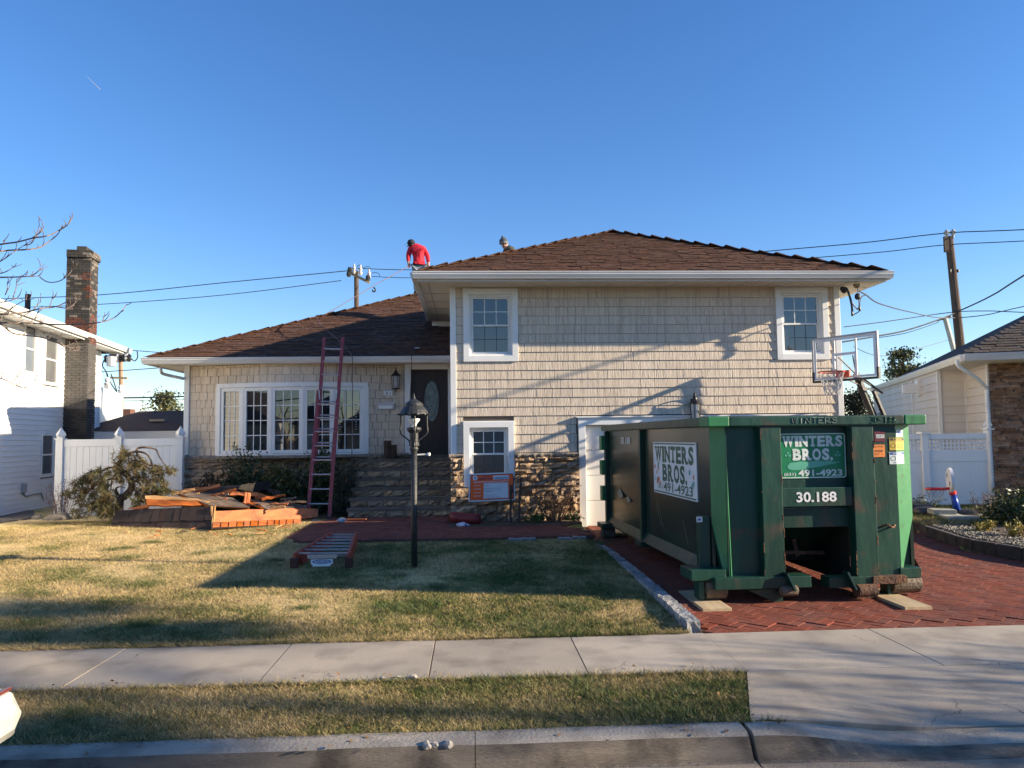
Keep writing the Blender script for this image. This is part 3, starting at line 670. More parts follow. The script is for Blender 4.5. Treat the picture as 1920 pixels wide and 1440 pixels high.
# gutters: profile swept along the eave
def gutter(a, b, nrm, parent, name='gutter', h=.13, d=.12, drop=.0, m=M_gutter, ends=True):
    a, b, n = Vector(a), Vector(b), Vector(nrm); prof = [(0,0),(d*1.0,0.0),(d*1.05,-.012),(d*.95,-.035),(d*.95,-.055),(d*.72,-h*.85),(d*.66,-h),(0,-h)]
    mb = MB(); k = len(prof)
    for p in (a, b): mb.v += [tuple(p+n*q+Vector((0,0,z))) for q, z in prof]
    for j in range(k): mb.f.append((j,(j+1)%k,k+(j+1)%k,k+j)); mb.mi.append(0)
    mb.f += [tuple(range(k)), tuple(reversed(range(k,2*k)))]; mb.mi += [0,0]
    return mb.build(name, m, parent)
gutter((ex0-.06,ey-.0,ez+.005),(ex1+.06,ey-.0,ez+.005),(0,-1,0),HOUSE)
gutter((ex0,ey+.001,ez+.003),(ex0,ey2,ez+.003),(-1,0,0),HOUSE); gutter((ex1,ey+.001,ez+.003),(ex1,ey2,ez+.003),(1,0,0),HOUSE)
mb = MB(); zf_ = zS+.0; mb.box(ex0+.02,ex1-.02,ey+.0,ey+.025,zf_-.02,ez-.04); mb.box(ex0,ex0+.025,ey+.027,ey2,zf_-.02,ez-.04); mb.box(ex1-.025,ex1,ey+.027,ey2,zf_-.02,ez-.04); mb.build('fascia', M_gutter, HOUSE)
sf = MB().box(ex0+.02,ex1-.02,ey+.03,YR+.1,zS+.0,zS+.02).build('soffit', M_soffit, HOUSE)
mb = MB(); x = ex0+.7
while x < ex1-.5: mb.box(x-.004,x+.004,ey+.04,YR-.005,zS-.008,zS-.0005); x += .135
mb.build('soffit_groove', M_soffit, sf)
MB().box(ex0+.025,XR0+.1,YR+.102,19.4,zS+.001,zS+.021).build('soffit', M_soffit, HOUSE); MB().box(XR1-.05,ex1-.025,YR+.102,23,zS+.001,zS+.021).build('soffit', M_soffit, HOUSE)
mb = MB(); y = YR+.6
while y < 19.3: mb.box(ex0+.07,XR0,y-.006,y+.006,zS-.007,zS-.0005); y += .9
mb.box(ex0+.20,ex0+.21,ey+.3,19.3,zS-.007,zS-.0003)
mb.build('soffit_seam', mat('soffit_shadow', (.3,.28,.25), None), HOUSE)
MB().box(ex0+.03,XR0-.002,19.4,19.6,4.3,zS+.02).build('roof_return_panel', M_white, HOUSE)

# ---- left wing: bow front wall
XL0, XL1 = -6.50, -.42; zSL = 3.55
bx0, bx1 = -6.36, -1.74; bcx, bhw, bd = (bx0+bx1)/2, (bx1-bx0)/2, .50
def bow(x):
    t = (x-bcx)/bhw; return -bd*(1-t*t)**1.5 if abs(t) < 1 else 0.0
def bowang(x):
    t = (x-bcx)/bhw; return math.atan(3*bd/bhw*t*math.sqrt(1-t*t)) if abs(t) < 1 else 0.0
wz0, wz1 = 1.50, 3.13; wx0, wx1 = -5.74, -2.36
dX0, dX1, dZ0, dZ1 = -1.39, -.55, 1.44, 3.44
wallL = wall_grid(XL0+.02, XL1-.0, .05, zSL, YL+.03, [(wx0+.05,wx1-.05,wz0+.0,wz1-.06),(dX0-.06,dX1+.12,dZ0,dZ1+.05)]).build('left_wing_wall', MATS['wall_sheathing'], HOUSE)
cl = []; z = ZL
while z < zSL-.02: cl.append((z, min(z+ce, zSL-.01))); z += ce
shakes(cl, XL0+.10, dX0-.17, [(wx0,wx1,wz0-.1,wz1)], YL+.015, wallL, 300, bow, bowang)
mb = MB(); mb.box(XL0,XL0+.14,YL+.16,27,.05,zSL); mb.box(XL0,XR0,26.9,27,.05,zSL); mb.box(XL0+.2,XR0-.05,YL+.5,YL+.6,.05,zSL); mb.build('left_wing_side_walls', M_csid, HOUSE)
MB().box(XL0-.015,XL0+.10,YL-.03,YL+.16,ZL+.02,zSL+.01).build('corner_board', M_white, HOUSE, bevel=.006)
# backing of the bow (fills between flat wall and curve, above and below the windows)
def bowstrip(mb, xa, xb, z0, z1, off0, off1, n=16, close=True):
    for i in range(n):
        a = xa+(xb-xa)*i/n; b = xa+(xb-xa)*(i+1)/n
        mb.add([(a,YL+bow(a)+off0,z0),(b,YL+bow(b)+off0,z0),(b,YL+bow(b)+off1,z0),(a,YL+bow(a)+off1,z0),(a,YL+bow(a)+off0,z1),(b,YL+bow(b)+off0,z1),(b,YL+bow(b)+off1,z1),(a,YL+bow(a)+off1,z1)],
            [(0,3,2,1),(4,5,6,7),(0,1,5,4),(1,2,6,5),(2,3,7,6),(3,0,4,7)])
mb = MB(); bowstrip(mb, bx0, bx1, wz1-.05, zSL, .02, .05); bowstrip(mb, bx0, bx1, ZL-.02, ZL+.03, .0, .4); bowstrip(mb, bx0, wx0+.02, ZL, wz1, .02, .05, 2); bowstrip(mb, wx1-.02, bx1, ZL, wz1, .02, .05, 3)
mb.build('bow_backing', MATS['wall_sheathing'], HOUSE)
# bow window: five units
bw = thing_ = None
mb = MB(); bowstrip(mb, wx0, wx1, wz1-.10, wz1, -.035, .04, 20); bowstrip(mb, wx0, wx1, wz0-.0, wz0+.05, -.045, .05, 20)
def vpost(mb, x, w, z0, z1, o0=-.03, o1=.06):
    y = YL+bow(x); a = bowang(x); c, s = math.cos(a), math.sin(a)
    pts = [(-w/2,o0),(w/2,o0),(w/2,o1),(-w/2,o1)]; q = [(x+u*c-v*s, y+u*s+v*c) for u, v in pts]; mb.prism(q, z0, z1)
vpost(mb, wx0+.05, .12, wz0+.05, wz1-.1, -.036); vpost(mb, wx1-.05, .12, wz0+.05, wz1-.1, -.036)
BW = mb.build('bow_window', M_white, HOUSE, bevel=.003)
ux_ = [P(p, 790, 17.5).x for p in (418,465,515,568,625,684)]
ux_ = [wx0+.10+(wx1-wx0-.2)*t for t in (0,.17,.375,.595,.80,1.0)]
for k in range(5):
    xa, xb = ux_[k], ux_[k+1]; A = Vector((xa, YL+bow(xa)+.015, 0)); B = Vector((xb, YL+bow(xb)+.015, 0)); d = (B-A).normalized(); Lw = (B-A).length; yaw = math.atan2(d.y, d.x)
    Mx = Matrix.Translation(A) @ Matrix.Rotation(yaw, 4, 'Z')
    def local(mb, name, m, parent, bev=0): mb.v = [tuple(Mx @ Vector(v)) for v in mb.v]; return mb.build(name, m, parent, bevel=bev)
    mb = MB(); trim_frame(mb, .012, Lw-.012, wz0+.055, wz1-.105, -.03, .04, .075); sash = local(mb, 'casement', M_white, BW, .004)
    g0, g1, h0, h1 = .085, Lw-.085, wz0+.128, wz1-.178
    mb = MB(); mb.box(g0,g1,.008,.012,h0,h1); local(mb, 'pane', M_glass, BW)
    mb = MB()
    for q in (1,2): xx = g0+(g1-g0)*q/3; mb.box(xx-.009,xx+.009,-.002,.0055,h0,h1)
    for q in (1,2,3): zz = h0+(h1-h0)*q/4; mb.box(g0,g1,-.0015,.006,zz-.009,zz+.009)
    local(mb, 'grille', M_white, BW)
for x in ux_[1:-1]:
    mb = MB(); vpost(mb, x, .035, wz0+.05, wz1-.1, -.02, .05); mb.build('mullion', M_white, BW)
# blinds seen in the right hand panes
mb = MB()
for k in range(11):
    mb.add([(0,0,0)]*0, [])
    for (xc, wdt) in ((-3.02,.17),(-2.62,.05)):
        yy = YL+bow(xc)-.0; z = 2.62-k*.055; mb.box(xc-wdt/2,xc+wdt/2,yy+.005,yy+.012,z,z+.016)
mb.build('blind_slats', mat('blind', (.30,.31,.32), None), BW)
# stone base of the left wing
sbl = MB().box(XL0-.0, XR0-.02, YL-.12, YL+.1, .1, ZL-.05).build('stone_base', M_mortar, HOUSE)
stone_wall(sbl, XL0-.02, -1.9, .25, ZL-.055, YL-.125, depth=.10, rowh=(.12,.2), lens=(.3,.7))
mbx = ledge(XL0-.06, -1.45, YL-.20, ZL+.0, .07)
mb = MB(); 
for i in range(24):
    a = bx0+(bx1-bx0)*i/24; b = bx0+(bx1-bx0)*(i+1)/24; ya, yb = YL+min(bow(a)-.05,-.19), YL+min(bow(b)-.05,-.19)
    mb.add([(a,ya,ZL-.07),(b,yb,ZL-.07),(b,YL-.15,ZL-.07),(a,YL-.15,ZL-.07),(a,ya,ZL-.005),(b,yb,ZL-.005),(b,YL-.15,ZL-.005),(a,YL-.15,ZL-.005)], [(0,3,2,1),(4,5,6,7),(0,1,5,4),(1,2,6,5),(2,3,7,6),(3,0,4,7)])
mb.build('bow_sill', M_ledge, HOUSE)
# ---- front door
mb = MB(); mb.box(dX0-.155,dX0-.015,YL-.04,YL+.12,dZ0-.08,dZ1+.14); mb.box(dX1+.0,dX1+.115,YL-.02,YL+.12,dZ0,dZ1+.14); mb.box(dX0-.015,dX1+.0,YL-.035,YL+.12,dZ1,dZ1+.14); mb.box(dX0-.02,dX1+.02,YL-.06,YL+.1,dZ0-.05,dZ0+.0)
mb.build('door_casing', M_white, HOUSE, bevel=.005)
fd = MB().box(dX0-.02,dX1+.02,YL+.06,YL+.11,dZ0,dZ1).build('front_door', M_door, HOUSE)
ocx, ocz = P(810,760,YL).x-.0, P(810,752,YL).z; ocx = -.93
def oval(cx, cz, rx, rz, n=32): return [(cx+rx*math.cos(2*math.pi*i/n), cz+rz*math.sin(2*math.pi*i/n)) for i in range(n)]
mb = MB(); O = oval(ocx, ocz, .20, .50); I = oval(ocx, ocz, .165, .465)
for i in range(32): j = (i+1)%32; mb.poly_xz([O[i],O[j],I[j],I[i]], YL+.035, YL+.065)
mb.build('oval_moulding', M_door, fd)
MB().poly_xz(oval(ocx, ocz, .166, .466), YL+.046, YL+.058).build('oval_glass', mat('leaded_glass', (.10,.13,.13), (.05,.065,.07), 7, .12, .3, 30, spec=.8), fd)
mb = MB()
for s_ in (-1,1):
    for (a, b) in (((.0,.40),(.09,.12)),((.09,.12),(.0,-.1)),((.0,-.1),(.10,-.32)),((.04,.43),(.14,.05)),((.14,.05),(.06,-.4)),((0,.05),(.05,.15)),((0,-.38),(.06,-.2))):
        mb.bar((ocx+s_*a[0],YL+.043,ocz+a[1]),(ocx+s_*b[0],YL+.043,ocz+b[1]),.008,.006)
mb.build('lead_came', mat('lead', (.05,.05,.055), None, rough=.4, metal=.6), fd)
mb = MB()
for (a,b,c,d) in ((-1.31,-1.19,1.6,1.95),(-.70,-.60,1.6,1.95),(-1.12,-.74,1.62,1.88)): trim_frame(mb, a, b, c, d, YL+.045, YL+.062, .022)
trim_frame(mb, -1.33, -.58, 1.52, 3.36, YL+.048, YL+.0605, .03)
mb.build('door_moulding', M_door, fd)
mb = MB(); mb.tube([(-1.32,YL+.06,2.35),(-1.32,YL+.0,2.35)], .022); mb.tube([(-1.32,YL-.0,2.3),(-1.32,YL-.02,2.2),(-1.32,YL+.04,2.1)], .012); mb.build('door_handle', mat('dark_bronze', (.06,.045,.03), None, rough=.35, metal=.8), fd)
# ---- wall lantern, number plate, mailbox, bell
def wall_lantern(c, s, parent, name='wall_lantern', lit=False):
    c = Vector(c); t = MB()
    t.box(c.x-.035*s,c.x+.035*s,c.y+.10*s,c.y+.125*s,c.z-.05*s,c.z+.16*s)
    t.tube(spline([(c.x,c.y+.1*s,c.z+.0*s),(c.x,c.y+.07*s,c.z+.2*s),(c.x,c.y+.0*s,c.z+.24*s),(c.x,c.y,c.z+.17*s)],5), .009*s, 6)
    t.lathe([(.012*s,.20*s),(.03*s,.17*s),(.035*s,.15*s),(.085*s,.10*s),(.095*s,.085*s)], c, 8)
    t.lathe([(.07*s,-.15*s),(.075*s,-.135*s),(.03*s,-.16*s)], c, 8); t.tube([c+Vector((0,0,-.15*s)), c+Vector((0,0,-.20*s))], .012*s, 6)
    for k in range(6): a = k*math.pi/3; t.bar(c+Vector((.062*s*math.cos(a),.062*s*math.sin(a),-.14*s)), c+Vector((.078*s*math.cos(a),.078*s*math.sin(a),.09*s)), .009*s)
    o = t.build(name, M_black, parent)
    MB().lathe([(.057*s,-.135*s),(.070*s,.085*s)], c, 8).build('glass', mat('lantern_glass', (.35,.36,.36), (.5,.5,.5), 8, .1), o)
    return o
wall_lantern(P(742,714,YL-.13), 1.25, HOUSE)
wall_lantern(P(1304,768,YR-.17), 1.35, HOUSE)
c = P(725,736,YL-.06); mb = MB(); pl = [(-.14,-.075),(.14,-.075),(.14,.055),(.115,.075),(.07,.08),(.05,.105),(0,.095),(-.05,.105),(-.07,.08),(-.115,.075),(-.14,.055)]
mb.poly_xz([(c.x+a, c.z+b) for a,b in pl], YL-.05, YL-.03); npl = mb.build('house_number_plate', mat('cast_white_plate', (.62,.62,.60), (.5,.5,.48), 20, .5), HOUSE)
mb = MB()
for k in range(3): mb.box(c.x-.115+k*.08,c.x-.115+k*.08+.068,YL-.056,YL-.0495,c.z-.06,c.z+.03)
mb.build('tile', mat('number_tile', (.8,.8,.78), None, rough=.3), npl)
for k, ch in enumerate('131'): text('digit', ch, mat('digit_blue_black', (.04,.045,.07), None), npl, plane_frame((c.x-.081+k*.08, YL-.0562, c.z-.05), (1,0,0), (0,0,1)), .068, align='CENTER', bold=.02)
mb = MB(); mb.tube(spline([(c.x-.1,YL-.052,c.z+.045),(c.x-.04,YL-.056,c.z+.075),(c.x,YL-.056,c.z+.05),(c.x+.04,YL-.056,c.z+.075),(c.x+.1,YL-.052,c.z+.045)],4), .006, 5); mb.build('scroll', mat('scroll_grey', (.25,.25,.27), None), npl)
c = P(723,762,YL-.1); mb = MB(); mb.box(c.x-.19,c.x+.19,YL-.11,YL-.0,c.z-.07,c.z+.07); mx = mb.build('mailbox', mat('mailbox_grey', (.52,.52,.55), (.46,.46,.49), 3, .4), HOUSE, bevel=.012)
MB().box(c.x-.20,c.x+.20,YL-.125,YL-.0,c.z+.035,c.z+.085).build('lid', MATS['mailbox_grey'], mx, bevel=.008); MB().box(c.x-.15,c.x+.15,YL-.1145,YL-.11,c.z-.05,c.z+.02).build('slot_plate', M_white, mx, bevel=.002)
c = P(763,762,YL-.05); mb = MB(); mb.box(c.x-.025,c.x+.025,YL-.065,YL-.041,c.z-.06,c.z+.06); db = mb.build('doorbell', M_black, HOUSE, bevel=.006); MB().box(c.x-.018,c.x+.018,YL-.069,YL-.0655,c.z-.045,c.z-.0).build('button_plate', M_wplas, db)
# ---- lower roof over the left wing
lx0, ly, lz = -7.12, 17.18, 3.675; run = 5.45; ry = ly+run; rz = lz+run*SL
mb = MB(); mb.add([(lx0,ly,lz),(XR0,ly,lz),(1.2,ry,rz),(lx0+run,ry,rz),(lx0,ly+2*run,lz),(1.2,ly+2*run,lz),(XR0,ry,rz),(lx0,ly,lz-.04),(XR0,ly,lz-.04),(lx0,ly+2*run,lz-.04)],
    [(0,1,6,3),(3,2,5,4),(0,3,4),(0,7,8,1),(0,4,9,7)])
rl = mb.build('lower_roof', M_roofd, HOUSE)
roof_face(rl, (lx0,ly,lz), (1,0,0), (0,ca,sa), run/ca-.03, lambda s: s*ca, lambda s: (XR0-lx0-.02 if ly+s*ca < 19.4 else XR0-lx0-.5), 300, (ang-.06,0,0))
roof_face(rl, (lx0,ly+2*run,lz), (0,-1,0), (ca,0,sa), run/ca-.05, lambda s: s*ca, lambda s: 2*run-s*ca, 0, (ang-.06,0,-math.pi/2), expo=.29, w=(.8,1.2))
hip_caps(rl, (lx0,ly,lz), (lx0+run,ry,rz), 32); hip_caps(rl, (lx0+run,ry,rz+.01), (0,ry,rz+.01), 8)
gutter((lx0-.06,ly,lz+.0),(XR0-.02,ly,lz+.0),(0,-1,0),HOUSE); gutter((lx0,ly+.001,lz-.002),(lx0,ly+2*run,lz-.002),(-1,0,0),HOUSE)
mb = MB(); mb.box(lx0+.02,XR0-.02,ly+.02,YL+.1,zSL+.0,zSL+.02); mb.box(lx0+.02,XL0+.1,YL+.102,27,zSL+.0,zSL+.02); mb.build('soffit', M_soffit, HOUSE)
mb = MB(); mb.box(lx0+.02,XR0-.02,ly+.0,ly+.02,zSL-.02,lz-.03); mb.box(lx0,lx0+.02,ly+.021,28,zSL-.02,lz-.03); mb.build('fascia', M_gutter, HOUSE)
a = [P(302,690,17.3), P(308,700,17.5), P(345,710,17.75)]
MB().tube(spline([a[0], a[0]+Vector((0,0,-.06)), a[1]+Vector((0,0,-.02)), a[2]], 5), .035, 8).build('downspout_elbow', M_gutter, HOUSE, smooth=True)
tag(MB().lathe([(.07,0),(.06,.015),(.02,.02)], P(782,653,ly+.35*1), 10, 1, .5).build('roof_patch', M_wplas, HOUSE))

# ---- front steps
ST = thing('front_steps', 'brown split stone front steps with dark slab treads below the door', 'steps', (-1.6,16,.25))
for k in range(6):
    yf = 15.92+k*.26; zt = .25+.192*(k+1); xl = P(650+k*4.2, 950-k*17.5, yf).x
    mb = MB(); n = 22
    for i in range(n+1):
        x = xl+(XR0-.03-xl)*i/n; e = random.uniform(-.012,.008); mb.v += [(x,yf-.0+e,zt-.062),(x,yf-.015+e,zt-.03),(x,yf-.035+e,zt-.001),(x,yf+.3 if k < 5 else YL-.08,zt),(x,yf+.3,zt-.062)]
    for i in range(n):
        for j in range(5): a_, b_ = i*5+j, i*5+(j+1)%5; mb.f.append((a_,b_,b_+5,a_+5)); mb.mi.append(0)
    mb.f += [(4,3,2,1,0), tuple(n*5+j for j in range(5))]; mb.mi += [0,0]; mb.build('tread', M_tread, ST)
    rs = MB().box(xl+.06,XR0-.04,yf+.06,YL-.13,.1 if k == 0 else zt-.2,zt-.063).build('riser', M_mortar, ST)
    stone_wall(rs, xl+.02, XR0-.04, zt-.192+.002, zt-.060, yf+.06, depth=.09, rowh=(.2,.21), lens=(.2,.45))

# ------------------------------------------------------------------ roll-off dumpster (own frame: x right, y away, z up)
DO = Vector((2.60, 8.42, 0)); DA = .045
DU = thing('dumpster', 'large dark green roll-off dumpster with bright green corners standing on the red driveway', 'dumpster', DO, local=True, rot=DA)
DM = Matrix.Rotation(-DA, 4, 'Z')
def dp(px, py, yl=0.0):
    q = DM @ (P(px, py, DO.y+yl)-DO); return Vector((q.x, yl, q.z))
def dbox(mb, px0, px1, py0, py1, y0, y1, at=None):
    a, b = dp(px0, py0, y0 if at is None else at), dp(px1, py1, y0 if at is None else at); return mb.box(a.x, b.x, y0, y1, b.z, a.z)
BX0, BX1 = dp(1332,900,.18).x, dp(1719,900,.18).x; BZ0, BZ1, BL = .30, 1.96, 5.40
fz = dp(1400,800).z; fx0 = dp(1362,900).x; fx1 = dp(1692,900).x
# side panels with a sloping foot, floor, rear door
mb = MB()
for x0, x1 in ((BX0, BX0+.04), (BX1-.04, BX1)): mb.box(x0, x1, .18, BL, BZ0, fz+.02)
mb.build('side_panel', M_greenside, DU)
mb = MB(); mb.box(BX0+.05, BX1-.05, 1.0, BL-.1, BZ0+.02, BZ0+.06); mb.add([(BX0+.05,.15,1.0),(BX1-.05,.15,1.0),(BX1-.05,1.0,BZ0+.05),(BX0+.05,1.0,BZ0+.05)], [(0,1,2,3)]); mb.build('floor', M_green, DU)
MB().box(BX0-.01, BX1+.01, BL, BL+.07, BZ0-.02, fz+.02).build('rear_door', M_green, DU)
for x0, x1 in ((BX0-.07, BX0-.002), (BX1+.002, BX1+.07)):
    MB().box(x0, x1, 2.93, 3.02, BZ0-.03, fz).build('side_rib', M_green, DU, bevel=.006)
    MB().box(x0, x1, BL-.08, BL+.02, BZ0-.03, fz).build('side_rib', M_green, DU, bevel=.006)
    MB().add([(x0 if x0 < 1 else x1,.2,BZ0),(x0 if x0 < 1 else x1,BL-.1,BZ0),(BX0-.001 if x0 < 1 else BX1+.001,BL-.1,BZ0+.13),(BX0-.001 if x0 < 1 else BX1+.001,.2,BZ0+.13),((x0+x1)/2,.2,BZ0-.03),((x0+x1)/2,BL-.1,BZ0-.03)], [(0,1,2,3),(4,5,1,0)]).build('skirt', M_green, DU)
for z in (1.86, 1.42, .96):
    MB().box(BX0-.13, BX0-.0, BL-.05, BL+.14, z-.26, z).build('hinge', M_lgreen, DU, bevel=.01)
# rim of square tube
rz0, rz1 = fz+.005, dp(1500,780).z
mb = MB(); ra, rb = dp(1364,790).x, dp(1699,790).x
mb.box(ra, rb, -.07, .04, rz0, rz1); mb.box(-.015, .10, .22, BL+.1, rz0, rz1-.002); mb.box(BX1-.04, BX1+.08, .22, BL+.1, rz0, rz1-.002); mb.box(.0, BX1, BL+.002, BL+.1, rz0+.001, rz1-.004)
mb.build('rim', M_green, DU, bevel=.012)
for a, b in ((-.018, ra-.002), (rb+.002, dp(1741,790).x)): MB().box(a, b, -.075, .218, rz0-.002, rz1+.003).build('rim_corner', M_lgreen, DU, bevel=.012)
# chamfered bright corner panels
zt, zk, zb = fz, .88, dp(1368,1100).z+.02
for sgn in (0, 1):
    X = (lambda v: v) if sgn == 0 else (lambda v: BX0+BX1-v)
    fx = fx0 if sgn == 0 else BX0+BX1-fx1
    pts = [(X(BX0),.18,zt),(X(fx),.0,zt),(X(fx+.03 if sgn == 0 else fx),.0,zb),(X(fx-.02),.04,zb),(X(BX0+.0),.18,zk)]
    mb = MB(); mb.add(pts+[(p[0]+(.012 if sgn == 0 else -.012), p[1]+.012, p[2]) for p in pts], [(0,1,2,3,4),(9,8,7,6,5)]+[(i,5+i,5+(i+1)%5,(i+1)%5) for i in range(5)]); mb.build('corner_panel', M_lgreen, DU)
    mb = MB(); mb.add([(X(BX0),.18,zk),(X(fx-.02),.04,zb),(X(fx-.02),.4,zb),(X(BX0+.02),.4,BZ0)], [(0,1,2,3)]); mb.build('corner_gusset', M_green, DU)
# front face: recessed left panel, posts, bay, channels
xa, xb, xc, xd = dp(1427,900).x, dp(1466,900).x, dp(1603,900).x, dp(1645,900).x
mb = MB(); mb.box(fx0, xa+.01, .06, .08, zb, zt); mb.box(fx0, fx0+.015, .0, .08, zb, zt); mb.build('front_panel', M_green, DU)
mb = MB(); mb.box(xd-.01, fx1+.002, .0, .02, zb+.02, zt); mb.build('front_panel', M_green, DU)
for a, b in ((xa, xb), (xc, xd)): MB().box(a, b, -.045, .10, zb-.0, zt).build('front_post', M_green, DU, bevel=.006)
bay = MB().box(xb, xc, .085, .10, dp(1500,916).z, zt).build('sign_panel', M_green, DU)
z1, z0 = dp(1500,915).z, dp(1500,951).z
chn = MB().box(xb+.001, xc-.001, -.02, .09, z0, z1).build('number_channel', M_green, DU, bevel=.008)
mb = MB(); dbox(mb, 1467, 1602, 954, 988, .07, .16, at=.1); mb.build('channel', M_green, DU, bevel=.006)
mb = MB(); mb.box(xb+.001, xc-.001, .95, .98, BZ0, 1.2); mb.add([(xb,.1,zb),(xb,.95,zb+.1),(xb,.95,1.2),(xb,.1,1.2)], [(0,1,2,3)]); mb.add([(xc,.1,zb),(xc,.95,zb+.1),(xc,.95,1.2),(xc,.1,1.2)], [(0,1,2,3)])
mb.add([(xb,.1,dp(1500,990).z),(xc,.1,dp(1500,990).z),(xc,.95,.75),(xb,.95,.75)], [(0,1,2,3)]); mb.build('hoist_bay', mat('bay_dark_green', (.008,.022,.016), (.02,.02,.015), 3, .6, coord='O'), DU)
mb = MB(); mb.bar((xb+.4,.5,.42),(xb+.36,.5,.62),.05,.03); mb.bar((xb+.15,.5,.47),(xc-.1,.5,.45),.04); mb.build('hoist_hook', M_rust, DU)
# bottom flanges, skid rails, nose rollers
mb = MB(); dbox(mb, 1341, 1526, 1085, 1103, -.10, .12); mb.build('bottom_flange', M_green, DU, bevel=.006)
mb = MB(); dbox(mb, 1560, 1651, 1085, 1103, -.08, .12); mb.build('bottom_flange', M_green, DU, bevel=.006)
mb = MB(); dbox(mb, 1645, 1712, 1084, 1097, -.10, .10); mb.build('rusty_flange', M_rust, DU, bevel=.004)
for x in (dp(1440,1100).x, dp(1632,1100).x): MB().box(x-.04, x+.04, .12, BL-.3, .13, .30).build('skid_rail', M_green, DU)
for pa, pb in (((1484,1076),(1500,1106)),((1600,1074),(1617,1104))):
    a, b = dp(*pa, -.16), dp(*pb, -.2); MB().slab([a+Vector((-.01,0,0)), b+Vector((-.01,0,-.02)), b+Vector((-.01,.18,-.02)), a+Vector((-.01,.12,0))], .022).build('hook_plate', M_green, DU)
def cyl(name, px0, px1, py0, py1, yl, m, parent=DU):
    a, b = dp(px0, (py0+py1)/2, yl), dp(px1, (py0+py1)/2, yl); r = abs(dp(px0, py0, yl).z-dp(px0, py1, yl).z)/2
    r = .112 if name == 'wheel' else r; z = r+.046 if name == 'wheel' else a.z
    mb = MB(); mb.tube([(a.x,yl,z),(b.x,yl,z)], r, 20); mb.tube([(a.x-.012,yl,z),(a.x-.001,yl,z)], r*.55, 14); mb.tube([(b.x+.001,yl,z),(b.x+.014,yl,z)], r*.55, 14)
    return mb.build(name, m, parent, bevel=.006)
cyl('nose_roller', 1467, 1497, 1099, 1119, -.10, M_roller); cyl('nose_roller', 1613, 1650, 1098, 1122, -.12, M_rust)
a = dp(1468,1104); mb = MB(); mb.poly_xz([(dp(1400,1104).x,a.z),(a.x,a.z),(a.x,dp(1468,1130).z),(dp(1450,1128).x,dp(1450,1128).z)], -.03, .0); mb.build('gusset_plate', M_green, DU)
a = dp(1650,1102); mb = MB(); mb.poly_xz([(dp(1606,1102).x,a.z),(a.x+.02,a.z),(a.x+.01,dp(1650,1128).z),(dp(1615,1128).x,dp(1615,1128).z)], -.02, .05); mb.build('gusset_plate', M_rust, DU)
cyl('wheel', 1321, 1359, 1098, 1130, .08, M_roller); cyl('wheel', 1677, 1731, 1092, 1125, .08, M_roller)
for x in (-.12, 2.26): mb = MB(); mb.tube([(x,BL-.3,.155),(x+.22,BL-.3,.155)], .11, 18); mb.build('wheel', M_roller, DU)
mb = MB(); dbox(mb, 1296, 1362, 1070, 1088, -.02, .38, at=-.02); dbox(mb, 1307, 1318, 1088, 1122, .02, .20, at=.08); mb.build('wheel_bracket', M_green, DU, bevel=.005)
mb = MB(); dbox(mb, 1698, 1740, 1068, 1086, -.02, .38, at=-.02); dbox(mb, 1667, 1675, 1086, 1118, .02, .18, at=.08); mb.build('wheel_bracket', M_green, DU, bevel=.005)
mb = MB(); 
for bb_ in ((-.16,.2,BL-.5,BL-.1,.26,.34),(2.2,2.5,BL-.5,BL-.1,.26,.34),(-.05,.1,2.75,3.1,.24,.31)): MB().box(*bb_).build('wheel_bracket', M_green, DU, bevel=.005)
mb = MB(); dbox(mb, 1307, 1331, 968, 1075, .20, .30, at=.25); mb.build('corner_stake', M_green, DU, bevel=.005)
mb = MB(); dbox(mb, 1702, 1722, 990, 1072, .20, .30, at=.2); mb.build('corner_stake', M_green, DU, bevel=.005)
mb = MB(); a = dp(1668,990); mb.tube(spline([a+Vector((-.05,-.0,.0)), a+Vector((.0,-.05,.03)), a+Vector((.06,-.05,.0)), a+Vector((.12,-.0,.02))], 4), .012, 6); mb.build('rope_cleat', M_rust, DU)
# ---- writing on the dumpster
M_print = mat('white_print', (.66,.72,.70), (.52,.60,.57), 6, .5); M_dgreenp = mat('green_print', (.02,.10,.06), (.035,.12,.075), 8, .4); M_ltg = mat('pale_green_print', (.12,.42,.30), (.09,.36,.25), 6, .4)
SER = {'W':[(.10,1),(.90,1),(.5,1)],'I':[(.5,0),(.5,1)],'N':[(.14,1),(.10,0),(.9,1)],'T':[(.5,0)],'E':[(.14,0),(.14,1)],'R':[(.16,0),(.16,1),(.9,0)],'B':[(.14,0),(.14,1)]}
WID = {'W':1.35,'I':.42,'N':1.02,'T':.9,'E':.9,'R':1.0,'S':.85,'B':.95,'O':1.0,'.':.3}
def slab_text(mb, s, M4, height, width, bold=.045):
    tot = sum(WID[c] for c in s); u = width/tot; x = 0; th = height*.13
    for c in s:
        w = WID[c]*u; g = w*.06; base = Matrix.Translation(M4 @ Vector((x+g,0,0)) - M4.translation) @ M4
        text('x', c, None, None, base, height, width=(w-2*g), bold=bold, merge=mb)
        for fx, fy in SER.get(c, []):
            sw = {'I': w*.9, 'T': w*.55, 'W': w*.30}.get(c, w*.40); cx_ = x+g+fx*(w-2*g); y0 = -height*.0 if fy == 0 else height-th
            a, b = max(x+.1*g, cx_-sw/2), min(x+w-.1*g, cx_+sw/2)
            n = len(mb.v); mb.v += [tuple(M4 @ Vector(p)) for p in ((a,y0,.0012),(b,y0,.0012),(b,y0+th,.0012),(a,y0+th,.0012))]; mb.f.append((n,n+1,n+2,n+3)); mb.mi.append(mb.cur)
        x += w
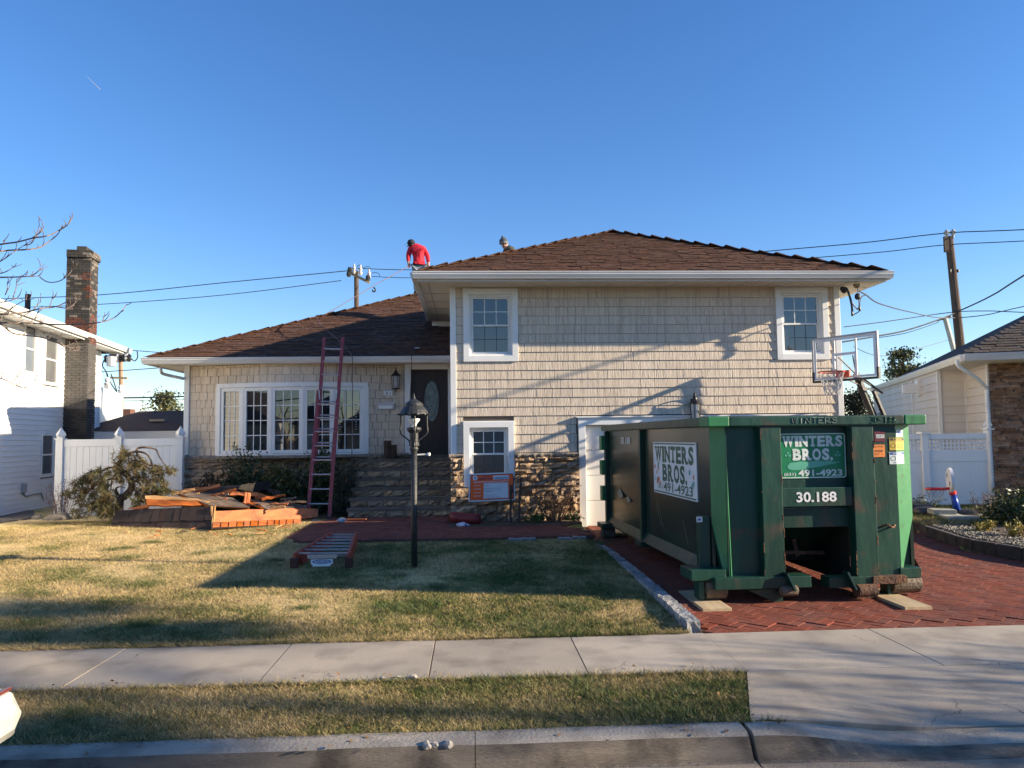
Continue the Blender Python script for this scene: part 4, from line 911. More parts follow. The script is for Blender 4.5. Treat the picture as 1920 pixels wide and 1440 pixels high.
def rrect(x0, x1, z0, z1, r, n=6):
    o = []
    for cx_, cz_, a0 in ((x1-r,z1-r,0),(x0+r,z1-r,90),(x0+r,z0+r,180),(x1-r,z0+r,270)):
        for k in range(n+1): a = R(a0+90*k/n); o.append((cx_+r*math.cos(a), cz_+r*math.sin(a)))
    return o
def q2(zx, zy): return (1400+zx/3.4289, 740+zy/3.4286)
def dq(zx, zy, yl=.08): return dp(*q2(zx, zy), yl)
a, b = dq(226,543), dq(654,243)
sg = MB().poly_xz(rrect(a.x, b.x, a.z, b.z, .035), .078, .084).build('front_sign', M_ogreen, DU)
o_, i_ = rrect(a.x+.006, b.x-.006, a.z+.006, b.z-.006, .03), rrect(a.x+.016, b.x-.016, a.z+.016, b.z-.016, .022); mb = MB()
for k in range(len(o_)): j = (k+1)%len(o_); mb.poly_xz([o_[k],o_[j],i_[j],i_[k]], .0755, .077)
mb.build('sign_border', M_print, sg)
def dframe(zx, zy, yl): return plane_frame(dq(zx, zy, yl), (1,0,0), (0,0,1))
mb = MB(); c0, c1 = dq(236,333), dq(638,264); slab_text(mb, 'WINTERS', dframe(236,333,.076), c1.z-c0.z, c1.x-c0.x); c0, c1 = dq(306,418), dq(572,346); slab_text(mb, 'BROS.', dframe(306,420,.076), c1.z-c0.z, c1.x-c0.x)
c0, c1 = dq(345,525), dq(636,481); text('x', '491-4923', None, None, dframe(345,525,.076), c1.z-c0.z, c1.x-c0.x, bold=.03, merge=mb)
c0, c1 = dq(252,524), dq(329,501); text('x', '(631)', None, None, dframe(252,522,.076), (c1.z-c0.z)*.8, c1.x-c0.x, bold=.02, merge=mb)
mb.build('sign_lettering', M_print, sg)
mb = MB()
for zx, zy in ((275,388),(604,383)):
    for dx_, dy_ in ((0,-13),(-13,4),(13,4)): c = dq(zx+dx_, zy+dy_); mb.poly_xz(oval(c.x, c.z, .013, .013, 12), .0755, .077)
    c = dq(zx, zy); mb.poly_xz([(c.x-.003,c.z),(c.x+.003,c.z),(c.x+.008,c.z-.03),(c.x+.002,c.z-.03)], .0752, .077)
isl = [(270,462),(290,440),(330,436),(360,430),(400,434),(440,428),(480,424),(520,430),(545,424),(580,418),(560,432),(590,434),(622,430),(590,442),(540,452),(500,462),(450,470),(400,478),(350,486),(300,486),(278,478)]
mb.poly_xz([(dq(x_,y_).x, dq(x_,y_).z) for x_, y_ in isl], .0757, .077); mb.build('sign_emblem', M_ltg, sg)
c0, c1 = dq(333,694,-.02), dq(596,628,-.02); mb = MB()
text('x', '30.188', None, None, dframe(333,692,-.023), c1.z-c0.z, c1.x-c0.x, bold=.025, merge=mb); mb.build('stencil_number', mat('stencil_white', (.70,.70,.72), (.45,.50,.50), 30, .6, lo=.45, hi=.7), chn)
# weld bead writing on the rim
strokes = {'W':[[(0,1),(.25,0),(.5,.9),(.75,0),(1,1)]],'I':[[(.5,0),(.5,1)]],'N':[[(0,0),(.05,1),(.9,0),(1,1)]],'T':[[(0,1),(1,1)],[(.5,1),(.5,0)]],'E':[[(1,1),(0,1),(0,0),(1,0)],[(0,.5),(.7,.5)]],'R':[[(0,0),(0,1),(.8,.9),(.8,.55),(0,.5),(1,0)]],'S':[[(1,.85),(.5,1),(.1,.8),(.3,.55),(.9,.45),(.9,.1),(.4,0),(0,.1)]],
  '3':[[(0,1),(.9,1),(.4,.55),(.9,.3),(.6,0),(0,.05)]],'0':[[(0,.1),(0,.9),(.8,.9),(.8,.1),(0,.1)]],'-':[[(0,.5),(.9,.5)]],'1':[[(.5,0),(.5,1.1)]],'8':[[(.5,.5),(.1,.75),(.5,1),(.9,.75),(.5,.5),(0,.2),(.5,0),(1,.2),(.5,.5)]]}
for s_, (za, zb_) in (('WINTERS',((300,188),(606,142))), ('30-188',((826,182),(996,138)))):
    mb = MB(); p0, p1 = dq(*za, -.075), dq(*zb_, -.075); w = (p1.x-p0.x)/len(s_)
    for k, ch in enumerate(s_):
        for st_ in strokes[ch]: mb.tube([(p0.x+w*(k+.08)+u*w*.78, -.073, p0.z+.006+v*(p1.z-p0.z-.012)) for u, v in st_], .0045, 5)
    mb.build('weld_lettering', mat('weld_bead', (.20,.26,.22), None, rough=.5) if s_ == 'WINTERS' else M_dgreenp, DU)
# decals: bent round the front corner
def bend(v, e=.006):
    x, y, z = v; return (x, (-e if x <= fx1 else (x-fx1)*(.18/(BX1-fx1))-e)-(.0012 if y < -.5 else 0)-(.0008 if y < -1.5 else 0), z)
def decal(name, z0, z1, m, items):
    a, b = dq(z0[0], z1[1], 0), dq(z1[0], z0[1], 0); mb = MB(); xs_ = sorted({a.x, b.x, *([fx1] if a.x < fx1 < b.x else [])})
    for u, v in zip(xs_[:-1], xs_[1:]): mb.add([(u,0,a.z),(v,0,a.z),(v,0,b.z),(u,0,b.z)], [(0,1,2,3)])
    mb.v = [bend(v) for v in mb.v]; o = mb.build(name, m, DU)
    for it in items:
        m2 = MB()
        if it[0] == 't':
            _, s_, (p, q), (r_, t_), mm, bold = it; c0, c1 = dq(p, t_, 0), dq(r_, q, 0); fr = plane_frame((c0.x,0,c0.z), (1,0,0), (0,0,1)); text('x', s_, None, None, fr, c1.z-c0.z, c1.x-c0.x, bold=bold, extrude=0, merge=m2); lay = -2
        else:
            _, (p, q), (r_, t_), mm = it; c0, c1 = dq(p, t_, 0), dq(r_, q, 0); xs_ = sorted({c0.x, c1.x, *([fx1] if c0.x < fx1 < c1.x else [])}); lay = -1
            for u, v in zip(xs_[:-1], xs_[1:]): m2.add([(u,0,c0.z),(v,0,c0.z),(v,0,c1.z),(u,0,c1.z)], [(0,1,2,3)])
        m2.v = [bend((x, lay, z)) for x, y, z in m2.v]; m2.build('print', mm, o)
MK = mat('black_print', (.02,.02,.025), None, rough=.5); MBL = mat('blue_print', (.02,.07,.35), None, rough=.4); MY = mat('yellow_decal', (.62,.45,.06), (.5,.36,.05), 5, .45); MO = mat('orange_tag', (.75,.22,.035), None, rough=.6); MMR = mat('maroon_decal', (.13,.015,.03), None, rough=.4)
decal('maroon_decal', (850,236), (917,302), MMR, [('r',(858,256),(914,279),M_print),('t','03971',(860,261),(912,276),MK,.0)])
decal('orange_decal', (843,321), (916,402), MO, [('t','2019 PAP',(853,328),(908,340),MK,.0),('t','07297',(850,355),(905,371),MK,.01),('t','OCT   1',(850,378),(900,390),MK,0)])
decal('caution_decal', (950,276), (1077,358), MY, [('r',(952,278),(1075,296),MK),('t','CAUTION',(972,281),(1055,293),MY,.03),('t','PINCHING HAZARD',(956,300),(1070,307),MK,0),('t','DO NOT PLAY',(1000,314),(1070,321),MK,0),('t','ON OR AROUND',(1000,326),(1070,333),MK,0),('t','KEEP CLEAR',(1000,338),(1060,345),MK,0),('t','O',(956,312),(990,344),MK,-.02)])
decal('warning_decal', (950,368), (1077,449), M_print, [('r',(952,370),(1075,388),MBL),('t','WARNING',(970,373),(1058,385),M_print,.03),('t','TIPPING HAZARD',(998,392),(1068,398),MBL,0),('t','O',(956,394),(992,428),MK,-.02),('t','do not climb on',(1000,404),(1068,410),MK,-.01),('t','or in container',(1000,416),(1068,422),MK,-.01),('t','KEEP AWAY',(975,434),(1050,442),MBL,0)])
decal('white_decal', (996,223), (1070,270), M_print, [('r',(1020,234),(1050,250),MBL),('r',(1012,240),(1022,250),MBL)])
# side sign
def sfr(yl, z): return plane_frame((BX0-.012, yl, z), (0,-1,0), (0,0,1))
ys0, ys1, zs0, zs1 = .60, 2.42, 1.06, 1.76
ss = MB().box(BX0-.012, BX0-.002, ys0, ys1, zs0, zs1).build('side_sign', M_signw, DU)
mb = MB()
slab_text(mb, 'WINTERS', sfr(2.34, 1.50), .20, 1.66); slab_text(mb, 'BROS.', sfr(2.0, 1.25), .21, 1.05); text('x', '491-4923', None, None, sfr(1.95, 1.11), .115, 1.2, bold=.02, merge=mb); text('x', '(631)', None, None, sfr(2.22, 1.13), .06, .24, merge=mb)
mb.build('sign_lettering', M_dgreenp, ss); mb = MB()
for z in (zs0+.015, zs1-.030): mb = MB(); n = len(mb.v); mb.v += [(BX0-.0145,ys1-.03,z),(BX0-.0145,ys0+.03,z),(BX0-.0145,ys0+.03,z+.018),(BX0-.0145,ys1-.03,z+.018)]; mb.f.append((n,n+1,n+2,n+3)); mb.mi.append(0); mb.build('sign_stripe', M_dgreenp, ss)
mb = MB(); mc = MB()
for k in range(16):
    t_ = mb if k % 2 else mc; yy = random.choice((random.uniform(2.1,2.35), random.uniform(.66,.95))); zz = random.uniform(1.16,1.45); w_ = random.uniform(.02,.05); t_.add([(BX0-.0142,yy+w_,zz),(BX0-.0142,yy-w_*.4,zz-.02),(BX0-.0142,yy-w_,zz+.03),(BX0-.0142,yy+w_*.3,zz+.05)], [(0,1,2,3)])
mb.build('sign_emblem', mat('faded_orange_print', (.55,.18,.08), None), ss); mc.build('sign_emblem', mat('faded_teal_print', (.2,.42,.38), None), ss)
text('stencil_number', '30.188', M_print, DU, sfr(4.35, 1.72), .11, .62, bold=.01)
mb = MB(); a = dp(1306,969,.19); mb.box(a.x, a.x+.065, .19, .199, a.z-.06, a.z); w_ = mb.build('white_decal', M_print, DU); MB().box(a.x+.012, a.x+.045, .186, .189, a.z-.042, a.z-.02).build('print', MBL, w_)
# scratches and dents on the side
mb = MB()
for (y0_, z0_, y1_, z1_) in ((2.3,.95,2.0,.55),(2.35,.9,2.15,.6),(1.2,.8,1.0,.5),(4.6,.95,4.2,.80),(4.4,.78,4.0,.7),(5.2,1.3,5.15,1.0)): mb.slab([(BX0-.003,y0_,z0_),(BX0-.003,y0_-.012,z0_-.01),(BX0-.003,y1_,z1_),(BX0-.003,y1_+.015,z1_+.01)], .001)
mb.slab([(BX0-.004,4.75,.88),(BX0-.03,4.45,.80),(BX0-.03,4.2,.86),(BX0-.004,4.5,.98)], .003); mb.slab([(BX0-.004,4.1,.84),(BX0-.02,3.9,.78),(BX0-.02,3.75,.82),(BX0-.004,3.95,.88)], .003)
o = mb.build('scratches', mat('bare_scratch', (.22,.22,.17), None, rough=.5), DU); stuff_part(o)
mb = MB(); random.seed(3)
for k in range(26):
    x = random.choice((xa, xb, xc, xd))+random.uniform(-.004,.004); z = random.uniform(zb, zt-.1); mb.box(x-.004, x+.005, -.0475, -.0455, z, z+random.uniform(.01,.12))
mb.build('rust_edges', M_rust, DU)
for (px0, px1, py0, py1, Y0, lab) in ((1298,1372,1121,1146,8.62,'pale plank under the left front wheel of the green dumpster'),(1652,1748,1109,1143,8.62,'pale plank under the right front wheel of the green dumpster')):
    g = [G(px0, py0, .045), G(px0+38, py0, .045), G(px1, py1-10, .045), G(px1-54, py1-8, .045)]
    x0 = g[3].x; x1 = G(px1, py1-6, .04).x; yn = G(px1, py1-6, .04).y; o = MB().box(x0-.02, x1, yn, yn+.95, .004, .042)
    tag(o.build('plank', M_lplank, bevel=.004), lab, 'plank', 'planks under the dumpster wheels')
tag(MB().box(2.42,2.75,13.6,14.4,.10,.14).build('plank', M_lplank, bevel=.004), 'dark shaded plank under the rear wheel of the green dumpster', 'plank', 'planks under the dumpster wheels')

# ------------------------------------------------------------------ lamp post
random.seed(11)
c = G(777, 1062, gz(10.7)); LX, LY, LZ = c.x, c.y, gz(c.y)
LP = thing('lamp_post', 'black iron lamp post with bell hood and a bare reflector bulb on the lawn', 'lamp post', (LX,LY,LZ))
def lz(py): return P(777, py, LY).z
MB().tube([(LX,LY,LZ-.1),(LX,LY,lz(845))], .042, 14).build('pole', M_iron, LP, smooth=True)
MB().lathe([(.05,lz(846)),(.062,lz(842)),(.05,lz(838)),(.058,lz(836)),(.060,lz(812)),(.075,lz(810)),(.10,lz(806)),(.10,lz(802)),(.04,lz(800))], (LX,LY,0), 12).build('collar', M_iron, LP)
MB().lathe([(.03,lz(801)),(.035,lz(797)),(.045,lz(794)),(.075,lz(789)),(.082,lz(786.5)),(.075,lz(785)),(.03,lz(784.5))], (LX,LY,0), 16).build('bulb', mat('frosted_bulb', (.75,.74,.72), None, rough=.25), LP, smooth=True)
MB().tube([(LX,LY,lz(803)),(LX,LY,lz(796))], .034, 12).build('socket', mat('silver_neck', (.55,.54,.52), None, rough=.25, metal=.8), LP)
hood = MB().lathe([(.205,lz(778)),(.198,lz(775)),(.175,lz(769)),(.145,lz(764)),(.128,lz(762)),(.13,lz(760)),(.115,lz(756)),(.085,lz(753)),(.045,lz(750)),(.025,lz(748)),(.02,lz(746.5)),(.012,lz(742)),(.014,lz(741)),(.004,lz(737.5))], (LX,LY,0), 20).build('hood', M_iron, LP)
mb = MB(); n = 64
for i in range(n):
    a0, a1 = 2*math.pi*i/n, 2*math.pi*(i+1)/n; r0 = .225+.02*math.sin(a0*12); r1 = .225+.02*math.sin(a1*12)
    z0 = lz(777.5)+.012*math.sin(a0*12); z1 = lz(777.5)+.012*math.sin(a1*12)
    mb.add([(LX+.19*math.cos(a0),LY+.19*math.sin(a0),lz(776.5)),(LX+.19*math.cos(a1),LY+.19*math.sin(a1),lz(776.5)),(LX+r1*math.cos(a1),LY+r1*math.sin(a1),z1),(LX+r0*math.cos(a0),LY+r0*math.sin(a0),z0)], [(0,1,2,3)])
mb.build('scalloped_rim', M_iron, LP)
for a in (R(8), R(188), R(98), R(278)):
    if a in (R(98),): continue
    ca_, sa_ = math.cos(a), math.sin(a); f_ = lambda r, py: (LX+r*ca_, LY+r*sa_, lz(py))
    MB().tube(spline([f_(.06,836),f_(.06,828),f_(.10,822),f_(.165,815),f_(.185,808),f_(.178,795),f_(.178,778)],5), .010, 6).build('cage_arm', M_iron, LP)
MB().tube([(LX-.04,LY,lz(853)),(LX-.19,LY,lz(853))], .009, 6).build('ladder_rest', M_iron, LP)
mb = MB(); mb.tube([(LX+.04,LY,lz(853)),(LX+.19,LY,lz(852)),], .012, 6); mb.lathe([(.02,-.02),(.024,0),(.02,.02)], (LX+.2,LY,lz(852)), 8); mb.build('ladder_rest', M_wplas, LP)

# ------------------------------------------------------------------ leaning extension ladder
A0, A1 = P(583,955,16.25), P(613,972,16.1); A0.z = A1.z = .25; A1.x = A0.x+.45; T0, T1 = P(609,633,17.12), P(643,633,17.02)
T0 = Vector((T0.x,17.0,T0.z)); T1 = Vector((T0.x+.42,17.0,T0.z))
A0 = Vector((P(578,950,15.9).x,15.9,.25)); A1 = Vector((A0.x+.44,15.85,.25))
LD = thing('extension_ladder', 'tall faded red fibreglass extension ladder leaning on the lower gutter beside the bow window', 'ladder', A0)
def lad(parent, a0, a1, t0, t1, m, off, n0, n1, step=.305, nm=''):
    L = (t0-a0).length; d0, d1 = (t0-a0)/L, (t1-a1).normalized(); nrm = (t1-t0).cross(d0).normalized()
    if nrm.y > 0: nrm = -nrm
    o = nrm*off
    for a, t in ((a0,t0),(a1,t1)): MB().bar(a+o, t+o, .03, .075, up=(1,0,0)).build('rail', m, parent, bevel=.004)
    s = n0
    while s < n1: MB().tube([a0+d0*s+o, a1+d1*s+o], .017, 8).build('rung', M_alu, parent); s += step
L_ = (T0-A0).length; dd0, dd1 = (T0-A0).normalized(), (T1-A1).normalized()
lad(LD, A0, A1, A0+dd0*2.75, A1+dd1*2.75, M_mred, .045, .3, 2.7)
i_ = Vector((.035,0,0)); lad(LD, A0+dd0*1.15+i_, A1+dd1*1.15-i_, T0+i_*.2, T1-i_*.2, M_mred, -.035, .15, L_-1.2)
mb = MB()
for a in (A0, A1): mb.box(a.x-.035,a.x+.035,a.y-.06,a.y+.04,.235,.30)
mb.build('rubber_feet', M_black, LD)
mb = MB(); q = A0+dd0*2.55; mb.bar(q+Vector((.04,-.05,0)), q+Vector((.02,-.05,.2)), .02); q = A1+dd1*2.55; mb.bar(q+Vector((-.04,-.05,0)), q+Vector((-.02,-.05,.2)), .02); mb.build('rung_lock', M_alu, LD)

# ladder lying on the lawn
g0, g1 = G(547,1056,gz(10.6)), G(652,1060,gz(10.6)); h0 = G(618,1010,gz(13.4)+.05); h1 = G(660,1010,gz(13.4)+.05)
g0 = Vector((-2.40, 10.62, gz(10.6)+.01)); g1 = Vector((g0.x+.74, 10.55, g0.z)); h0 = Vector((P(622,1010,12.35).x, 12.4, gz(12.4)+.01)); h1 = Vector((h0.x+.38, 12.35, h0.z))
LG = thing('folded_ladder', 'orange red fibreglass ladder lying flat on the lawn with its label facing the street', 'ladder', g0)
up = Vector((0,0,.20))
for a, b in ((g0,h0),(g1,h1)):
    MB().bar(a+up*.5, b+up*.5, .035, .19).build('rail', M_ored, LG, bevel=.004)
for a, b in ((g0+Vector((.06,.15,0)),h0+Vector((.04,-.1,0))),(g1+Vector((-.06,.15,0)),h1+Vector((-.04,-.1,0)))):
    MB().bar(a+up*.35, b+up*.35, .03, .09).build('fly_rail', M_ored, LG)
for k in range(7):
    t = .07+k*.143; a, b = g0.lerp(h0, t), g1.lerp(h1, t); MB().bar(a+up*.85, b+up*.85, .028, .022).build('rung', M_alu, LG)
    if k % 2: MB().bar(a+up*.35+Vector((.05,.1,0)), b+up*.35+Vector((-.05,.1,0)), .028, .022).build('rung', M_alu, LG)
for a in (g0, g1): mb = MB(); mb.box(a.x-.05,a.x+.05,a.y-.05,a.y+.03,a.z-.0,a.z+.13); mb.build('foot', mat('dark_red_brown', (.10,.03,.02), (.05,.02,.015), 8, .8), LG, bevel=.008)
fx_ = (g0.x+g1.x)/2; fy = g0.y-.055
MB().box(fx_-.19,fx_+.20,fy+.01,fy+.05,g0.z+.12,g0.z+.17).build('label_bar', M_alu, LG)
lb = MB().poly_xz([(fx_-.14,g0.z+.05),(fx_-.12,g0.z+.05),(fx_-.12,g0.z+.02),(fx_+.12,g0.z+.02),(fx_+.12,g0.z+.05),(fx_+.15,g0.z+.05),(fx_+.15,g0.z+.112),(fx_-.14,g0.z+.112)], fy-.004, fy).build('label', M_signw, LG)
o_, i_ = oval(fx_+.005,g0.z+.082,.125,.026), oval(fx_+.005,g0.z+.082,.115,.020); mb = MB(); mb.poly_xz(o_, fy-.006, fy-.005); lo = mb.build('label_oval', mat('label_blue', (.02,.05,.22), None), lb); MB().poly_xz(oval(fx_+.005,g0.z+.082,.10,.016), fy-.0075, fy-.0065).build('label_oval', M_signw, lb)
text('lettering', 'WERNER', MATS['label_blue'], lb, plane_frame((fx_+.005,fy-.008,g0.z+.072), (1,0,0), (0,0,1)), .018, .15, bold=.03, align='CENTER')

# ------------------------------------------------------------------ pile of roof debris: every board and panel is a thing of its own
def z2(x, y): return (180+x/4, 840+y/4)
def z6(x, y): return (340+x/6.4, 880+y/6.4)
GR = 'boards and roof pieces heaped on the lawn'
def board(pts, t, m, lab, name='board', cat='board', ends=None, sag=0):
    q = [P(a, b, Y) for a, b, Y in pts]; mb = MB()
    # rough, slightly uneven outline
    n = 6; top = [q[0].lerp(q[1], k/n)+Vector((random.uniform(-.01,.01),0,random.uniform(-.012,.012))) for k in range(n+1)]; bot = [q[3].lerp(q[2], k/n)+Vector((random.uniform(-.01,.01),0,random.uniform(-.012,.012))) for k in range(n+1)]
    nn = (q[2]-q[0]).cross(q[3]-q[1]).normalized()*t
    for k in range(n+1): mb.v += [tuple(top[k]), tuple(bot[k]), tuple(bot[k]+nn), tuple(top[k]+nn)]
    for k in range(n):
        for j in range(4): a, b = 4*k+j, 4*k+(j+1)%4; mb.f.append((a,b,b+4,a+4)); mb.mi.append(0)
    mb.f += [(3,2,1,0), tuple(4*n+j for j in range(4))]; mb.mi += [0,0]
    o = mb.build(name, m); return tag(o, lab, cat, GR)
def shingled(pts, cols, rows, lab, m, base=M_wood, t=.03, gap=.0015):
    q = [P(a, b, Y) for a, b, Y in pts]; n_ = (q[1]-q[0]).cross(q[0]-q[3]).normalized()
    if n_.y > 0: n_ = -n_
    cen = sum(q, Vector())/4; T = thing('shingled_roof_panel', lab, 'roof panel', cen, GR); mb = MB(); mb.slab(q, -t if (q[2]-q[0]).cross(q[3]-q[1]).dot(n_) < 0 else t); mb.build('deck_board', base, T)
    for r_ in range(rows):
        xs_ = [k/cols+random.uniform(-.2,.2)/cols for k in range(cols+1)]; xs_[0] = 0; xs_[-1] = 1
        for k in range(cols):
            u0, u1 = xs_[k]+gap, xs_[k+1]-gap; v0, v1 = r_/rows, (r_+1.12)/rows+random.uniform(-.04,.04)/rows
            if v1 > 1.02: v1 = 1.02
            f_ = lambda u, v, h: (q[0].lerp(q[1],u)).lerp(q[3].lerp(q[2],u), v)+n_*h
            h0_, h1_ = .004+random.uniform(0,.004), .015+random.uniform(0,.006)
            mb = MB(); mb.add([f_(u0,v0,h0_),f_(u1,v0,h0_),f_(u1,v1,h1_),f_(u0,v1,h1_),f_(u0,v0,-.001),f_(u1,v0,-.001),f_(u1,v1,-.001),f_(u0,v1,-.001)], [(0,1,2,3),(7,6,5,4),(0,4,5,1),(1,5,6,2),(2,6,7,3),(3,7,4,0)])
            mb.build('shingle', m, T)
    return T
random.seed(21)
shingled([(*z2(150,470),15.45),(*z2(888,437),14.72),(*z2(865,626),14.42),(*z2(92,640),15.1)], 13, 2, 'large dark shingled roof panel standing at the left front of the debris heap', M_darksh)
board([(*z2(893,470),14.75),(*z2(1672,452),15.75),(*z2(1660,520),15.66),(*z2(872,562),14.6)], .025, M_wood, 'long bright orange board at the right front of the debris heap')
shingled([(*z2(875,558),14.44),(*z2(1540,533),15.45),(*z2(1538,568),15.2),(*z2(870,594),14.2)], 12, 1, 'long row of orange shingle butts under the long front board', M_wood, base=M_darksh, gap=.006)
board([(*z2(862,436),14.72),(*z2(896,436),14.72),(*z2(878,620),14.40),(*z2(866,626),14.40)], .02, M_woodl, 'thin pale split edge board at the right end of the dark panel')
shingled([(*z2(530,310),16.25),(*z2(975,350),16.15),(*z2(1150,448),15.1),(*z2(840,432),15.0)], 9, 2, 'grey brown shingled panel sloping across the middle of the heap', M_oldsh)
shingled([(*z2(1160,385),15.95),(*z2(1575,432),15.95),(*z2(1590,455),15.7),(*z2(1270,462),15.2)], 8, 1, 'narrow grey brown shingled panel at the right side of the heap', M_oldsh)
board([(*z2(372,352),15.35),(*z2(770,378),15.2),(*z2(772,394),15.15),(*z2(372,380),15.25)], .03, M_woodl, 'pale split board on top at the left end of the heap')
board([(*z2(378,384),15.25),(*z2(750,398),15.15),(*z2(790,432),15.05),(*z2(385,432),15.1)], .03, M_wood, 'orange board under the pale split board at the left end')
board([(*z2(560,360),15.5),(*z2(850,400),15.3),(*z2(830,410),15.2),(*z2(560,376),15.4)], .02, M_woodl, 'short pale strip lying beside the middle shingled panel')
board([(*z2(240,452),15.4),(*z2(375,426),15.3),(*z2(392,446),15.2),(*z2(300,456),15.3)], .02, M_wood, 'small orange splinter board at the far left of the heap')
board([(*z2(655,302),16.6),(*z2(850,290),16.6),(*z2(810,330),16.4),(*z2(660,312),16.5)], .02, M_wood, 'orange board at the upper left back of the heap')
board([(*z2(820,300),16.6),(*z2(1110,285),16.6),(*z2(1010,352),16.3),(*z2(800,332),16.4)], .02, M_darksh, 'dark roof sheet at the top back of the heap', 'roof_sheet', 'roof sheet')
board([(*z2(830,293),16.65),(*z2(1110,275),16.65),(*z2(1100,290),16.6),(*z2(830,306),16.6)], .03, M_oldsh, 'thin grey shingle strip along the top back edge of the heap', 'shingle_strip', 'shingle')
board([(*z2(1095,272),16.25),(*z2(1195,260),16.25),(*z2(1175,332),16.15),(*z2(1070,305),16.2)], .025, M_woodl, 'bright pale board standing up at the top of the heap')
board([(*z2(1198,258),16.25),(*z2(1312,244),16.5),(*z2(1308,310),16.45),(*z2(1180,330),16.15)], .025, M_darksh, 'dark brown board standing up at the top right of the heap')
board([(*z2(1030,322),15.9),(*z2(1215,338),15.85),(*z2(1214,356),15.8),(*z2(1000,352),15.85)], .025, M_wood, 'orange crosspiece board near the top of the heap')
board([(*z2(1118,330),15.6),(*z2(1158,338),15.6),(*z2(1150,428),15.4),(*z2(1106,416),15.4)], .03, M_wood, 'short upright orange stub in the middle of the heap')
board([(*z2(1170,325),16.2),(*z2(1330,368),16.0),(*z2(1230,386),15.9),(*z2(1190,372),15.95)], .02, M_wood, 'orange board end pointing right near the top of the heap')
board([(*z2(1130,405),15.4),(*z2(1180,415),15.4),(*z2(1260,445),15.2),(*z2(1230,447),15.2)], .02, M_wood, 'thin orange stick lying over the middle shingled panel')
board([(*z2(1175,598),15.0),(*z2(1312,578),15.15),(*z2(1290,602),15.05),(*z2(1172,618),14.9)], .02, M_wood, 'orange board scrap on the grass below the long front board', 'board_scrap', 'board')
board([(*z2(1010,596),14.8),(*z2(1095,588),14.9),(*z2(1090,606),14.85),(*z2(1020,606),14.75)], .02, M_wood, 'small dark orange scrap on the grass left of the other scrap', 'board_scrap', 'board')
board([(*z2(860,628),14.45),(*z2(970,628),14.5),(*z2(960,640),14.4),(*z2(850,640),14.35)], .012, M_oldsh, 'flat grey shingle scrap lying on the grass in front of the dark panel', 'shingle_scrap', 'shingle')
board([(*z2(430,678),14.2),(*z2(660,668),14.25),(*z2(680,682),14.05),(*z2(470,700),13.95)], .008, M_oldsh, 'flat grey shingle pressed into the lawn in front of the heap', 'shingle_scrap', 'shingle')
for x_, y_, s_, m_, lab in ((905,612,.06,M_woodl,'pale yellow wood chip beside the dark panel corner'),(720,627,.035,M_woodl,'tiny pale wood chip at the foot of the dark panel'),(1640,545,.09,M_signw,'white crumpled paper at the right end of the long board'),(1560,440,.05,M_signw,'small white scrap on the right shingled panel')):
    c = P(*z2(x_, y_), 15.75 if x_ > 1600 else 14.5 if x_ < 1000 else 15.85); mb = MB(); rock(mb, c, s_, .35, 1); tag(mb.build('wood_chip' if m_ is M_woodl else 'paper_scrap', m_), lab, 'scrap')
random.seed(33)
for k in range(16):
    zx, zy = random.uniform(560,1500), 0; zy = 350+(zx-560)*.07+random.uniform(-30,40); L = random.uniform(60,170); h = random.uniform(7,16); sl_ = random.uniform(-.25,.25); Yb = 15.3+(430-zy)/100+random.uniform(-.1,.1)
    board([(*z2(zx,zy),Yb),(*z2(zx+L,zy+L*sl_),Yb-.1),(*z2(zx+L*.97,zy+L*sl_+h),Yb-.14),(*z2(zx+L*.02,zy+h),Yb-.04)], .018, (M_wood, M_woodl, M_oldsh)[k%3], ('small splintered orange board lying on the debris heap','thin pale wood splinter lying on the debris heap','torn grey shingle strip lying on the debris heap')[k%3], 'splinter', ('board','splinter','shingle')[k%3])
for k in range(14):
    x_ = random.uniform(-6.6,-3.4); y_ = random.uniform(13.5,14.6); a = random.uniform(0,3); L = random.uniform(.03,.13); c = Vector((x_,y_,gz(y_)+.02)); v = Vector((math.cos(a),math.sin(a)*.6,random.uniform(-.1,.2)))*L
    tag(MB().bar(c-v, c+v, random.uniform(.02,.06), .012).build('wood_scrap', random.choice((M_wood,M_woodl,M_oldsh))), 'small wood or shingle scrap lying in the grass before the heap', 'scrap', 'scraps in the grass before the heap')
for (q_, t_, m_, lab) in (
  ([(*z2(700,318),16.3),(*z2(930,270),16.2),(*z2(935,286),16.15),(*z2(705,336),16.25)], .03, M_wood, 'orange board slanting up to the right at the back left of the heap'),
  ([(*z2(900,352),16.0),(*z2(1040,292),15.9),(*z2(1050,312),15.85),(*z2(915,372),15.95)], .03, M_wood, 'orange board propped steeply left of the pale upright board'),
  ([(*z2(560,338),15.9),(*z2(740,300),15.9),(*z2(744,316),15.85),(*z2(566,352),15.85)], .025, M_woodl, 'pale board sticking out over the left end of the heap'),
  ([(*z2(1240,372),15.7),(*z2(1420,340),15.8),(*z2(1424,352),15.75),(*z2(1244,388),15.65)], .025, M_wood, 'orange board rising to the right behind the right shingled panel'),
  ([(*z2(1340,410),15.6),(*z2(1500,392),15.65),(*z2(1502,408),15.6),(*z2(1345,424),15.55)], .02, M_darksh, 'dark torn sheet lying over the right shingled panel'),
  ([(*z2(1290,300),16.3),(*z2(1390,330),16.2),(*z2(1380,352),16.15),(*z2(1284,330),16.25)], .02, M_darksh, 'dark broken sheet hanging down at the top right of the heap')):
    board(q_, t_, m_, lab)
